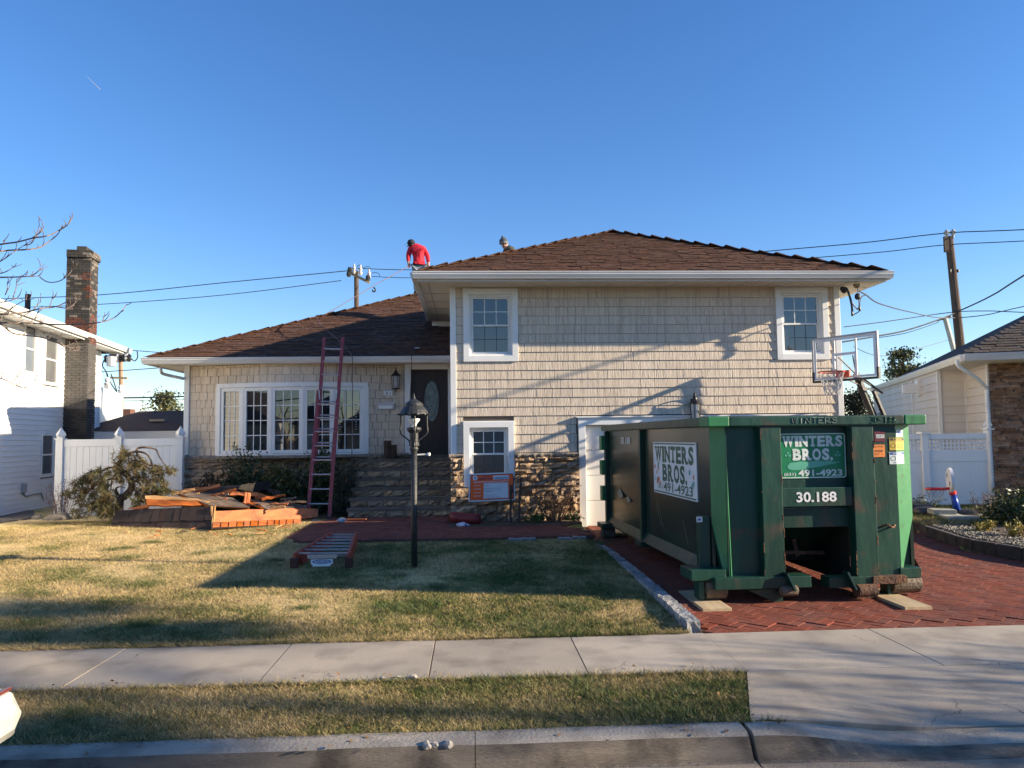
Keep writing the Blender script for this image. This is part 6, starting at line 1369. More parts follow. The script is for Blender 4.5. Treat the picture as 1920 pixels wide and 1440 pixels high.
twigs((P(1040,980,14.6).x,14.65,.25), .42, .62, 60, 'dead_shrub', mat('dead_twig', (.22,.13,.07), (.13,.08,.05), 9, .9), 'dead brown twiggy shrub before the stone wall by the garage', 'shrub', rs=3, r=.0035, leaf=(mat('dead_leaf', (.26,.15,.07), (.16,.09,.05), 9, .9, rnd=.3),.035), ln=700)
for px, lab, k in ((995,'low green weeds right of the sign stakes',4),(1012,'bright green weed clump at the foot of the stone wall',5),(1078,'small weeds beside the garage casing',6)):
    twigs((P(px,985,14.45).x,14.5,.25), .16, .14, 12, 'weeds', M_shrub2, lab, 'weed', rs=k, leaf=(mat('weed_green', (.10,.17,.03), (.06,.10,.02), 9, .6, rnd=.3),.05), ln=160)
# bed right of the driveway
bedp = [(dr(7.4)+.02,7.4),(dr(8.5)+.02,8.5),(dr(9.5)+.02,9.5),(dr(10.46)+.02,10.46),(dr(11.54)+.02,11.54),(dr(12.4)+.02,12.4),(dr(13.1)+.05,13.1),(8.3,13.9),(9.4,14.4),(12.5,13.8),(16,12),(16,7.4)]
o = MB().prism(bedp, .0, .215).build('right_garden_bed', mat('mulch', (.065,.045,.032), (.11,.085,.06), 14, 1, 1.2, 50)); tag(o, kind='structure')
rg = np.random.RandomState(8); n = 9000; ys = 8+6*rg.rand(n); off = .12+np.abs(rg.randn(n))*.28; xs = np.interp(ys, [a for a,b in DR], [b for a,b in DR])+off; c = np.stack([xs,ys,.22+.01*rg.rand(n)],-1)
V = (c[:,None,:]+rg.randn(n,4,3)*np.array([.018,.018,.010])); Fc = (np.arange(n)[:,None,None]*4+np.array([[0,1,2],[0,2,3],[0,3,1],[1,3,2]])).reshape(-1,3)
o = npmesh('white_gravel', V.reshape(-1,3), Fc, mat('gravel_white', (.26,.25,.23), (.13,.12,.11), 30, .9, rnd=.4), kind='stuff'); tag(o, 'pale gravel scattered along the right edge of the driveway', 'gravel')
ED = thing('bed_edging', 'low dark curved edging between the red driveway and the right garden bed', 'edging', (8,10,.1))
y = 7.6
while y < 14.0:
    x0, x1 = dr(y)+.04, dr(y+.42)+.04; MB().bar((x0,y,.13),(x1,y+.41,.13), .10, .19).build('edging_block', mat('dark_edging', (.10,.085,.07), (.06,.05,.045), 9, .9, .6, rnd=.2), ED, bevel=.015); y += .42
shrub((D(1925,965,13.6).x,D(1925,965,13.6).y,.2), (.60,.5,.60), 4200, .07, mat('garden_leaf', (.04,.07,.025), (.10,.11,.03), 4, .5, rnd=.4), 'rounded green shrub at the right edge in front of the stone house', rs=12)
for k, (px, py, Z, w, h) in enumerate(((1848,995,12.6,.16,.18),(1912,1004,12.0,.2,.2),(1898,948,13.9,.14,.3))):
    p = D(px, py, Z); twigs((p.x,p.y,.2), w, h, 14, 'yellow_plant', M_woodl, ('small yellow flowering clump beside the concrete blocks','yellow flowering clump at the right edge by the gravel','yellow blossoms on top of the round green shrub')[k], 'plant', rs=20+k, leaf=(mat('yellow_leaf', (.42,.34,.07), (.25,.22,.06), 9, .7, rnd=.3),.045), ln=420)
p = D(1852,975,14.6); twigs((p.x,p.y,.2), .30, .55, 22, 'dry_shrub', M_twig, 'dry twiggy plant at the corner of the stone house', rs=31, leaf=(MATS['dead_leaf'],.03), ln=160)
p = D(1735,965,16.2); twigs((p.x,p.y,.2), .35, .30, 26, 'ground_plant', M_shrub, 'dark leafy ground plants at the foot of the lattice fence', rs=32, leaf=(M_shrub,.05), ln=260)
# boulders
for (px, py, Z, r, fl, lab) in ((112,978,16.2,.26,.55,'large buff boulder at the left edge of the lawn'),(70,985,16.4,.12,.6,'small dark stone left of the buff boulder'),(92,983,16.1,.10,.5,'small stone touching the buff boulder'),(150,974,16.3,.10,.4,'flat stone right of the buff boulder')):
    p = D(px, py, Z); mb = MB(); rock(mb, (p.x,p.y,.24), r, fl, 3); tag(mb.build('boulder', mat('boulder', (.30,.26,.20), (.17,.15,.13), 5, .9, .8), smooth=True), lab, 'boulder')
# left bare concrete strip by the neighbour
o = MB().prism([(-16,13.2),(-9.6,15.4),(-9.4,17.2),(-10.4,19),(-16,19)], .1, .263).build('side_path', mat('dusty_path', (.20,.165,.13), (.14,.12,.10), 3, .95)); tag(o, kind='structure')
# ---- pavers, toy hoop, hoop
for (px0, px1, py, Z, z0, lab) in ((1749,1788,986,14.6,.30,'upper concrete paver lying across another beside the toy hoop'),(1760,1800,997,14.5,.215,'lower concrete paver under the upper one'),(1777,1834,1000,14.1,.215,'long concrete paver at the edge of the gravel')):
    a, b = D(px0, py, Z), D(px1, py, Z); L = (b-a).length; o = MB().box(-L/2,L/2,-.15,.22,0,.09).build('concrete_paver', mat('paver_grey', (.42,.41,.34), (.33,.32,.28), 6, .9, .4), loc=((a.x+b.x)/2,(a.y+b.y)/2,z0), bevel=.006); o.rotation_euler = (0,0,-.22); tag(o, lab, 'paver', 'pavers beside the driveway')
p = D(1738,985,15.1); mb = MB(); rock(mb, (p.x,p.y,.30), .26, .35, 2); tag(mb.build('black_bag', M_black, smooth=True), 'low black bag lying between dumpster and pavers', 'bag')
p = D(1794,983,14.9); TH = thing('toy_hoop', 'toddler basketball hoop with blue post, red rim and white backboard', 'toy hoop', (p.x,p.y,.2)); tz = lambda py: P(1790, py, p.y).z; tx = lambda px: P(px, 930, p.y).x
MB().lathe([(.30,.0),(.31,.06),(.20,.13),(.10,.16)], (p.x+.18,p.y,.2), 18, 1.2, .9).build('base', M_black, TH, smooth=True)
MB().tube([(tx(1794),p.y,.3),(tx(1787),p.y,tz(925))], [.068,.050], 14).build('post', mat('toy_blue', (.012,.08,.50), (.010,.07,.42), 4, .3), TH, smooth=True)
MB().tube([(tx(1787),p.y,tz(927)),(tx(1786),p.y,tz(921))], .066, 14).build('collar', mat('toy_red', (.62,.02,.03), None, rough=.3), TH)
bc = Vector((tx(1779), p.y-.02, tz(900))); nv = Vector((-.93,.36,0)); tv = Vector((.36,.93,0)); mb = MB(); pts = [(.28*math.cos(t)*(1 if math.sin(t) < 0 else .92), .24*math.sin(t)) for t in [2*math.pi*k/24 for k in range(24)]]
A_ = [bc+tv*u+Vector((0,0,v)) for u, v in pts]; mb.add(A_+[q-nv*.05 for q in A_], [tuple(range(24)), tuple(reversed(range(24,48)))]+[((k+1)%24,k,24+k,24+(k+1)%24) for k in range(24)]); bbd = mb.build('backboard', M_wplas, TH)
for u, v in ((.12,.09),(-.1,-.06)): mb = MB(); q = bc+nv*.004+tv*u+Vector((0,0,v)); mb.add([q+tv*.035*math.cos(t)+Vector((0,0,.05*math.sin(t))) for t in [2*math.pi*k/10 for k in range(10)]], [tuple(range(10))]); mb.build('slot', mat('slot_brown', (.12,.08,.06), None), bbd)
rc = bc+nv*.24+Vector((0,0,-.17)); mb = MB(); mb.tube([rc+Vector((.17*math.cos(t),.17*math.sin(t),0)) for t in [2*math.pi*k/20 for k in range(21)]], .020, 8); mb.bar(rc-nv*.13, bc+Vector((0,0,-.16)), .10, .05); mb.build('rim', MATS['toy_red'], TH)
def net(parent, rc, r0, r1, h, n, rows, rad, m):
    mb = MB()
    for k in range(n):
        for sg_ in (1,-1):
            q = []
            for j in range(rows+1):
                a = 2*math.pi*(k+sg_*j*.5)/n; r = r0+(r1-r0)*(j/rows)**.8; q.append(rc+Vector((r*math.cos(a), r*math.sin(a), -h*j/rows)))
            mb.tube(q, rad, 4, cap=False)
    return mb.build('net', m, parent)
net(TH, rc, .165, .10, .22, 10, 4, .003, mat('net_grey', (.30,.30,.32), None))
q1, q2_, q3, q4 = D(1522,635,14.95), D(1645,621,13.8), D(1647,711,13.8), D(1523,716,14.95)
ax = (q2_-q1); ax.z = 0; Wd = ax.length; ax.normalize(); nn_ = Vector((-ax.y, ax.x, 0)); nn_ = nn_ if nn_.y < 0 else -nn_; bz0, bz1 = (q3.z+q4.z)/2, (q1.z+q2_.z)/2; bo = Vector((q1.x,q1.y,0))
HP = thing('basketball_hoop', 'tall basketball hoop with clear backboard and red rim behind the dumpster', 'basketball hoop', (D(1716,992,15.6).x,D(1716,992,15.6).y,.2))
def hb(mb, u0, u1, z0, z1, d0, d1):
    P_ = lambda u, d, z: bo+ax*u+nn_*d+Vector((0,0,z)); return mb.add([P_(u0,d0,z0),P_(u1,d0,z0),P_(u1,d1,z0),P_(u0,d1,z0),P_(u0,d0,z1),P_(u1,d0,z1),P_(u1,d1,z1),P_(u0,d1,z1)], [(0,3,2,1),(4,5,6,7),(0,1,5,4),(1,2,6,5),(2,3,7,6),(3,0,4,7)])
mb = MB()
for (a,b,c,d) in ((0,Wd,bz1-.03,bz1),(0,.03,bz0+.2,bz1-.03),(Wd-.03,Wd,bz0+.2,bz1-.03)): hb(mb,a,b,c,d,-.03,.015)
hb(mb,.45,.475,bz0+.05,bz1-.03,-.04,-.012); hb(mb,.90,.925,bz0+.05,bz1-.03,-.04,-.012)
bf = mb.build('board_frame', mat('grey_frame', (.42,.42,.43), None, rough=.4), HP)
mb = MB(); hb(mb,0,Wd,bz0-.01,bz0+.03,-.04,.02); hb(mb,-.005,.035,bz0+.031,bz0+.2,-.04,.02); hb(mb,Wd-.035,Wd+.005,bz0+.031,bz0+.2,-.04,.02); mb.build('bottom_pad', M_black, HP)
mcl = bpy.data.materials.new('clear_board'); mcl.use_nodes = True; N_, L_2 = nodes_of(mcl); tr = N_.new('ShaderNodeBsdfTransparent'); mx_ = N_.new('ShaderNodeMixShader'); mx_.inputs[0].default_value = .04; N_['Principled BSDF'].inputs['Roughness'].default_value = .08; N_['Principled BSDF'].inputs['Base Color'].default_value = (.8,.8,.8,1)
L_2.new(tr.outputs[0], mx_.inputs[1]); L_2.new(N_['Principled BSDF'].outputs[0], mx_.inputs[2]); L_2.new(mx_.outputs[0], N_['Material Output'].inputs[0])
mb = MB(); hb(mb,.03,Wd-.03,bz0+.03,bz1-.03,-.006,.0); pan = mb.build('backboard', mcl, HP)
mb = MB()
for (a,b,c,d) in ((.035,.085,bz0+.04,bz1-.035),(Wd-.085,Wd-.035,bz0+.04,bz1-.035),(.085,Wd-.085,bz1-.085,bz1-.035),(.085,Wd-.085,bz0+.04,bz0+.08),(.43,.48,bz0+.10,bz0+.52),(.89,.94,bz0+.10,bz0+.52),(.48,.89,bz0+.47,bz0+.52)): hb(mb,a,b,c,d,.001,.006)
mb.build('border_lines', M_signw, pan)
rc = bo+ax*(Wd*.5)+nn_*.40+Vector((0,0,bz0+.14)); mrd = mat('rim_orange_red', (.72,.085,.03), (.6,.07,.03), 5, .4)
mb = MB(); mb.tube([rc+Vector((.23*math.cos(t),.23*math.sin(t),0)) for t in [2*math.pi*k/28 for k in range(29)]], .013, 8); mb.build('rim', mrd, HP)
mb = MB(); hb(mb,Wd*.5-.13,Wd*.5+.13,bz0+.06,bz0+.18,.02,.09); hb(mb,Wd*.5-.09,Wd*.5+.09,bz0+.12,bz0+.14,.09,.19); mb.build('rim_bracket', mrd, HP)
net(HP, rc, .225, .12, .42, 12, 6, .0055, mat('net_white', (.62,.60,.56), None))
b0 = Vector((HP.location.x, HP.location.y, .2)); tpp = D(1610,700,14.6); mbk = MB()
MB().bar(b0, Vector((tpp.x+.05,tpp.y+.2,tpp.z)), .10, .10).build('pole', M_black, HP, bevel=.01); MB().bar(D(1672,812,15.1), D(1638,733,14.9), .06, .06).build('pole_strut', M_black, HP)
cb = bo+ax*(Wd*.5)-nn_*.04
for s_ in (-.15,.15):
    MB().bar(cb+ax*s_+Vector((0,0,bz0+.1)), D(1652,738,15.1)+ax*s_*.3, .022, .022).build('arm', M_black, HP); MB().bar(cb+ax*s_+Vector((0,0,bz0+.45)), Vector((tpp.x+.05,tpp.y+.2,tpp.z)), .02, .02).build('arm', M_black, HP)
MB().tube([D(1617,709,14.8), D(1655,737,14.6)], .022, 8).build('spring_bar', M_iron, HP)
mb = MB(); mb.lathe([(.5,0),(.52,.1),(.4,.18),(.1,.2)], (b0.x,b0.y+.2,.2), 16, 1, .8); mb.build('base', M_black, HP)

# ------------------------------------------------------------------ utility poles, wires, service drop
def wire(pts, r, lab, name='power_line', m=M_wire, grp='overhead wires', n=6, cat='wire'):
    q = [D(*p) for p in pts]; q = ([q[0]+(q[0]-q[1])*5] if pts[0][0] < -20 else [])+q+([q[-1]+(q[-1]-q[-2])*5] if pts[-1][0] > 1925 else []); T = MB().tube(spline(q, n), r*.72, 5).build(name, m); return tag(T, lab, cat, grp)
def dline(px0, py0, px1, py1, Z, zb=-.2):
    a, b = D(px0, py0, Z), D(px1, py1, Z); t = (zb-a.z)/(b.z-a.z); return a, a.lerp(b, t)
Z1 = 32; a, b = dline(1779,443,1800,645,Z1); UP = thing('utility_pole', 'tall weathered wooden utility pole leaning behind the right house', 'utility pole', b)
MB().tube([b,a], [.21,.155], 12).build('pole', M_log, UP)
mb = MB(); q = D(1774,457,Z1-.3); mb.box(q.x-.09,q.x+.09,q.y-.05,q.y+.05,q.z-.35,q.z+.3); mb.build('bracket', M_log, UP)
for px, py in ((1775,437),(1787,436)): q = D(px, py, Z1-.1); MB().lathe([(.03,-.25),(.05,-.1),(.11,-.05),(.06,0),(.12,.04),(.04,.14)], q, 10).build('insulator', M_porc, UP)
for px, py in ((1781,508),(1796,508)): q = D(px, py, Z1-.25); MB().lathe([(.05,-.06),(.06,.06)], q, 8).build('bolt', M_black, UP)
Z2 = 45; a, b = dline(668,508,668.5,578,Z2); UP = thing('utility_pole', 'wooden utility pole with slanted crossarm behind the lower roof', 'utility pole', b); MB().tube([b,a], [.17,.13], 10).build('pole', M_log, UP)
mlw = mat('crossarm_wood', (.36,.30,.18), (.28,.23,.15), 8, .9)
MB().bar(D(655,511,Z2-.6), D(693,530,Z2-.6), .14, .14).build('crossarm', mlw, UP)
for px, py, s_ in ((664,506,1.2),(676,508,1.1),(692,516,1.3)): MB().lathe([(.06,-.25),(.12,-.1),(.07,0),(.12,.1),(.06,.2),(.05,.35)], D(px,py,Z2-.7), 8).build('insulator', M_porc, UP)
for px, py in ((656,506),(654,514),(690,521)): MB().lathe([(.1,-.15),(.15,0),(.1,.15)], D(px,py,Z2-.8), 8).build('insulator', M_black, UP)
mb = MB()
for p_ in ([(669,501),(673,497),(678,498),(681,504)],[(682,503),(687,500),(693,501),(694,507)],[(695,513),(703,511),(710,513),(712,518)]): mb.tube(spline([D(x_,y_,Z2-.6) for x_, y_ in p_],4), .02, 4)
mb.build('jumper_wires', M_wire, UP)
Z3 = 50; a, b = dline(226,662,228.5,780,Z3); UP = thing('utility_pole', 'pale utility pole with crowded crossarm between the white house and the garage', 'utility pole', b); mpl = mat('sunlit_pole_wood', (.36,.25,.18), (.27,.19,.14), 9, .9); MB().tube([b,a], [.16,.13], 10).build('pole', mpl, UP)
MB().bar(D(198,676,Z3-.4), D(246,676,Z3-.4), .10, .12).build('crossarm', mlw, UP); MB().bar(D(207,708,Z3-.4), D(239,709,Z3-.4), .13, .12).build('crossarm', mlw, UP)
random.seed(2)
for k in range(9): MB().lathe([(.06,-.25),(.16,-.1),(.10,0),(.16,.12),(.05,.25)], D(199+k*5.4,670+random.uniform(-2,3),Z3-.6), 7).build('insulator', M_porc if k % 3 == 1 else M_black, UP)
MB().lathe([(.28,-.3),(.3,.3),(.1,.36)], D(209,678,Z3-.8), 10).build('transformer', M_porc, UP)
for p_ in ([(197,672),(192,685),(199,697),(201,706)],[(201,700),(204,712),(212,725),(219,735)],[(208,701),(212,712),(219,733)],[(246,672),(252,677),(258,670),(257,658)]): MB().tube(spline([D(x_,y_,Z3-.9) for x_, y_ in p_],4), .035, 4).build('hanging_cable', M_wire, UP)
Z4 = 44; a, b = dline(1772,597,1787,652,Z4); UP = thing('street_light_pole', 'slim pale leaning pole left of the tall right pole', 'pole', b); MB().tube([b,a], [.16,.13], 10).build('pole', mat('pale_pole', (.55,.54,.50), (.45,.44,.40), 8, .6), UP); MB().bar(D(1757,601,Z4), D(1782,594,Z4), .12, .10).build('arm', M_log, UP)
wire([(-60,563,47),(185,553,46),(420,530,45.5),(660,507,45)], .035, 'upper long wire running left from the pole behind the lower roof'); wire([(-60,580,47),(180,571,46),(420,553,45.5),(640,526,45)], .030, 'lower long wire running left from the pole behind the lower roof')
wire([(668,503,45),(775,506,44),(1000,503,41),(1240,490,38),(1440,471,36),(1620,455,34),(1776,437,32),(1960,429,30)], .030, 'upper wire crossing behind the roof to the right pole'); wire([(694,518,45),(775,521,44),(1000,518,41),(1250,505,38),(1530,483,35),(1660,472,33.5),(1776,459,32),(1960,450,30)], .026, 'lower wire crossing behind the roof to the right pole')
wire([(180,698,40),(240,694,40),(310,689,40)], .03, 'thin wire beside the pale left pole'); wire([(225,746,38),(290,745,38),(350,743,38)], .05, 'thick black cable above the dark garage roof'); wire([(225,752,38),(290,750,38),(350,749,38)], .015, 'faint thin wire just under the thick black cable')
wire([(225,655,46),(262,658,46),(300,661,46)], .03, 'short wire from the white house eave to the lower roof')
wire([(1582,613,30),(1660,603,31),(1780,586,32),(1850,583,30),(1930,586,29)], .025, 'wire passing behind the right corner of the house at window height'); wire([(1580,641,26),(1645,630,27),(1700,619,28),(1766,597,30),(1801,582,32),(1860,554,28),(1930,510,24)], .04, 'heavy cable sagging behind the backboard and rising right')
wire([(1600,650,40),(1660,667,40),(1776,638,44)], .02, 'faint wire low behind the backboard'); wire([(1640,634,30),(1700,624,30),(1760,604,31)], .02, 'thin wire just below the heavy sagging cable')
wire([(1611,546,15.6),(1624,553,16.2),(1640,565,17.5),(1661,573,19),(1703,584,22),(1766,596,26),(1844,591,26),(1935,571,25)], .022, 'twisted service cable from the eave to the right edge', 'service_cable')
SM = thing('service_mast', 'electric service fitting hanging under the right end of the upper eave', 'service fitting', D(1580,545,15.2))
MB().tube(spline([D(1581,540,15.1), D(1587,541,15.0), D(1592,552,15.0), D(1597,572,15.0), D(1598,590,15.0)],5), .022, 6).build('drip_cable', M_wire, SM)
MB().tube(spline([D(1598,591,15.0), D(1611,583,15.0), D(1612,566,15.0), D(1616,556,15.1), D(1625,553,15.4)],5), .011, 6).build('drip_cable', M_wire, SM)
MB().tube(spline([D(1598,568,15.0), D(1604,576,15.0), D(1608,580,15.0), D(1611,572,15.0), D(1610,560,15.0), D(1608,535,15.0)],5), .014, 6).build('bare_neutral', M_porc, SM)
MB().lathe([(.03,-.06),(.055,-.03),(.055,.03),(.03,.06)], D(1608,556,15.0), 10).build('insulator', M_black, SM); MB().lathe([(.03,-.03),(.06,.0),(.06,.05)], D(1606,537,15.0), 10).build('eye_bolt', mat('brass', (.25,.17,.06), None, rough=.4, metal=.7), SM)
for q in ((1598,589),(1612,580)): MB().lathe([(.012,.05),(.025,.0),(.018,-.04)], D(*q,14.98), 8).build('splice', M_black, SM)
MB().tube([D(1579,541,15.15), D(1583,546,15.05)], .05, 8).build('weather_head', M_black, SM)

# ------------------------------------------------------------------ trees
def bare_tree(base, h, rad, spread, seed, lab, lean=(0,0), levels=4, r0=.16, m=M_twig, group=None, kids=(2,3), name='bare_tree', fork=.32, tw=.006, bl=None):
    rg = random.Random(seed); base = Vector(base); T = thing(name, lab, 'tree', base, group); segs = MB(); trunk = MB()
    def grow(p, d, L, r, lev, mbk):
        n = 4; q = [p]; rs_ = [r]; dd = d.copy()
        for k in range(n): dd = (dd+Vector((rg.uniform(-.16,.16), rg.uniform(-.16,.16), rg.uniform(-.04,.14)))).normalized(); q.append(q[-1]+dd*L/n); rs_.append(max(tw*.6, r*(1-.42*(k+1)/n)))
        mbk.tube(q, rs_, 8 if lev < 2 else (5 if lev < 4 else 3), cap=False)
        if lev >= levels: return
        for k in range(rg.randint(*kids)+(1 if lev < 2 else 0)):
            t = rg.randint(1 if lev else 2, n); a = rg.uniform(0, 2*math.pi); side = dd.orthogonal().normalized(); side.rotate(Matrix.Rotation(a, 3, dd)); nd = (dd*rg.uniform(.45,.9)+side*rg.uniform(.5,1)*spread).normalized()
            grow(q[t], nd, (bl*h if (bl and lev == 0) else L)*rg.uniform(.6,.82), rs_[t]*rg.uniform(.5,.72), lev+1, segs)
    grow(base+Vector((0,0,-.2)), Vector((lean[0],lean[1],1)).normalized(), h*fork, r0, 0, trunk)
    trunk.build('trunk', M_bark, T, smooth=True); segs.build('limbs', m, T); return T
GT = 'bare street trees to the right of the driveway'
bare_tree((13.2,3.3,0), 8.5, 1, .62, 41, 'bare street tree right of the driveway, nearest of the row', group=GT, r0=.22, kids=(4,5), fork=.17, levels=4, bl=.34)
bare_tree((17.4,2.2,0), 9.5, 1, .62, 47, 'bare street tree right of the driveway, second of the row', group=GT, r0=.26, kids=(4,5), fork=.18, levels=4, bl=.34)
#bare_tree((9.6,4.35,0), 5.5, 1, .6, 48, 'small low forked bare tree at the street edge right of the driveway', group=GT, r0=.10, kids=(4,5), fork=.12, levels=3, bl=.4)
bare_tree((21.5,1.4,0), 11, 1, .62, 42, 'bare street tree right of the driveway, third of the row', group=GT, r0=.26, kids=(3,4), fork=.27, levels=4)
bare_tree((27.5,1.6,0), 12.5, 1, .62, 46, 'bare street tree well to the right, fourth of the row', group=GT, r0=.28, kids=(3,4), fork=.27, levels=4)
bare_tree((40,-3.2,0), 19, 1, .62, 43, 'tall bare street tree far along the street at the right', group=GT, r0=.42, kids=(3,4), fork=.27, levels=4)
T = thing('pine_tree', 'tall dark pine far to the right of the driveway', 'tree', (32,-1.4,0)); MB().tube([(32,-1.4,-.2),(32,-1.4,13)], [.22,.08], 8).build('trunk', M_bark, T)
mb = MB(); pc_ = []
for (x_, y_, z_) in ((33,.1,11.9),(31,.2,12.1),(32.5,-2.5,11.6),(31,-2.3,11.2),(34,-2.6,12.0),(30.2,.5,11.4),(30,.7,12.6),(30,-2.6,10.7),(32.5,.9,12.4)):
    mb.tube([(32,-1.4,z_-.6),(x_,y_,z_)], [.06,.03], 5)
    for k in range(10): pc_.append((x_+random.uniform(-.8,.8), y_+random.uniform(-.3,.3), z_+random.uniform(-.22,.22)))
mb.build('limbs', M_bark, T); leaves(pc_, 5200, (.20,.12,.10), .16, 'crown', M_pine, T, rs=9, aspect=.6)
tag(MB().prism([(11.6,4.0),(12.6,.4),(60,-7),(60,4.0)], -.34, .0).build('corner_lawn', M_grass), kind='structure')
for i, (x, y, h) in enumerate(((-14,-20,9),(-2,-21,10),(13,-20,9.5))): bare_tree((x,y,0), h, 1, 1.0, 50+i, ('bare tree in front of the tan house across the street','bare tree between the houses across the street','bare tree right of the white house across the street')[i], group='bare trees across the street', levels=4, r0=.2)
# background trees
def far_tree(px, py_top, py_bot, w, Z, seed, lab, m=M_pine, n=2600, size=.28, bare=False):
    c = D(px, py_bot, Z); t = D(px, py_top, Z); wd = w/FPX*Z; T = thing('pine_tree' if not bare else 'far_bare_tree', lab, 'tree', (c.x,c.y,0)); rg = np.random.RandomState(seed)
    MB().tube([(c.x,c.y,-.2),(c.x+.1,c.y,t.z-(t.z-c.z)*.15)], [.16,.05], 7).build('trunk', M_bark, T); h = t.z-c.z; pts = []; mb = MB()
    for k in range(34):
        u = rg.rand()**.8; z = c.z+h*u*.95; r = wd*.5*(1-.55*u)*(.45+.75*rg.rand()); a = rg.rand()*6.28; e = Vector((c.x+r*math.cos(a), c.y+r*math.sin(a), z+.12*h*rg.rand())); s_ = Vector((c.x,c.y,z-.1*h)); mb.tube([s_, s_.lerp(e,.6)+Vector((0,0,.03)), e], [.05,.03,.015], 4)
        for j in range(5): pts.append(list(s_.lerp(e, .55+.45*rg.rand())+Vector((rg.randn()*.1,rg.randn()*.1,rg.randn()*.06))))
    mb.build('limbs', M_bark, T); leaves(pts, int(n*.55), (.24,.24,.12), size*.5, 'crown', m, T, rs=seed, aspect=.6); return T
far_tree(1692,655,722,74,38,61,'loose green pine behind the roof of the stone house', n=3000)
far_tree(306,738,778,70,46,62,'flat topped pine above the dark garage roof', n=2200, size=.32)
far_tree(1606,738,800,46,30,63,'dark evergreen just behind the right corner of the house', mat('dark_evergreen', (.02,.028,.015), (.03,.035,.018), 3, .8, rnd=.3), n=3000)
far_tree(1660,780,815,60,27,64,'low dark evergreen behind the basketball pole', MATS['dark_evergreen'], n=2200, size=.2)
def bt(px, py, Z, h, seed, lab, **k): c = D(px, py, Z); return bare_tree((c.x,c.y,0), h, 1, .8, seed, lab, r0=.10, tw=.014, name='far_bare_tree', **k)
bt(1683,700,40,6.4,71,'leafless tree standing behind the loose pine', levels=4); bt(1612,760,32,5.2,72,'leafless tree behind the right corner of the house', levels=4); bt(1812,640,50,8.8,73,'leafless tree top just above the stone house roof', levels=4); bt(335,760,48,5.0,74,'thin leafless tree beside the left corner of the house', levels=4); bt(1640,760,34,4.6,75,'leafless tree between the house and the basketball pole', levels=4)
# tree at the left whose twigs reach into the view
TL_ = thing('overhanging_tree', 'bare tree at the left edge whose thin twigs reach in front of the white house', 'tree', (-8.6,8.0,.1))
MB().tube(spline([(-8.6,8.0,-.1),(-8.5,8.0,1.6),(-8.3,8.1,3.0),(-8.0,8.2,4.6)],4), [.17-.008*i for i in range(13)], 10).build('trunk', M_bark, TL_, smooth=True)
zt2 = lambda x, y: (x/4, 380+y/4)
bl = [[(-60,330),(20,310),(130,295),(250,265),(350,250),(440,210),(510,165),(545,108)],[(-60,370),(60,358),(200,352),(300,335),(370,290),(430,240),(460,190)],[(-60,470),(20,430),(90,380),(180,320),(250,275)],[(-80,560),(60,560),(190,555),(310,550)],[(300,560),(360,595),(440,590),(510,545),(540,500),(548,455)],[(-60,545),(40,520),(110,475),(122,452)],[(240,548),(290,510),(305,462)],
 [(-80,840),(60,835),(200,820),(300,795),(420,780),(500,745),(560,720),(600,700)],[(420,780),(500,790),(560,765),(600,730)],[(370,790),(385,740),(392,710)],[(-80,900),(60,900),(250,905),(450,915),(650,910),(780,890),(860,860),(920,805),(950,762)],[(770,890),(775,870),(778,855)],[(-40,890),(20,920),(100,980),(200,995),(330,1015),(450,1055),(530,1090),(600,1080),(655,1055)],[(420,1045),(520,1100),(590,1108),(655,1085)],
 [(90,730),(120,640),(125,570)],[(40,690),(55,650),(55,610)],[(-60,760),(60,740),(140,715)],[(180,320),(240,300),(290,190),(292,140)],[(240,265),(310,215),(322,170)],[(-80,1290),(40,1330),(120,1370),(200,1390),(260,1340),(275,1290)],[(100,1330),(160,1280)],[(0,880),(80,800),(170,740),(260,720)],[(150,860),(240,810),(300,750)],[(30,300),(25,290)],[(640,950),(690,920),(710,870)],[(200,905),(260,870),(290,800)]]
rg = random.Random(6)
for k, b in enumerate(bl):
    q = [D(*zt2(x_, y_), 8.6+rg.uniform(-.3,.3)) for x_, y_ in b]; q = spline(q, 4); m_ = len(q); r0 = .011 if k in (0,1,3,7,10,12) else .007; mb = MB(); mb.tube(q, [r0*(1-.62*i/(m_-1)) for i in range(m_)], 5)
    for j in range(len(b)//1): i = rg.randrange(2, m_); e = q[i]+Vector((rg.uniform(-.05,.09), rg.uniform(-.05,.05), rg.uniform(.02,.11))); mb.tube([q[i], q[i].lerp(e,.5)+Vector((.01,0,0)), e], [.005,.004,.003], 4)
    mb.build('twig', M_twig, TL_)
for q in ((-80,340),(-80,560),(-80,850),(-60,1290)): e = D(*zt2(*q), 8.6); MB().tube(spline([Vector((-8.2,8.1,max(1.5,e.z-.8))), Vector((-7.4,8.3,e.z-.2)), e],4), [.05-.0045*i for i in range(9)], 6).build('limb', M_twig, TL_)

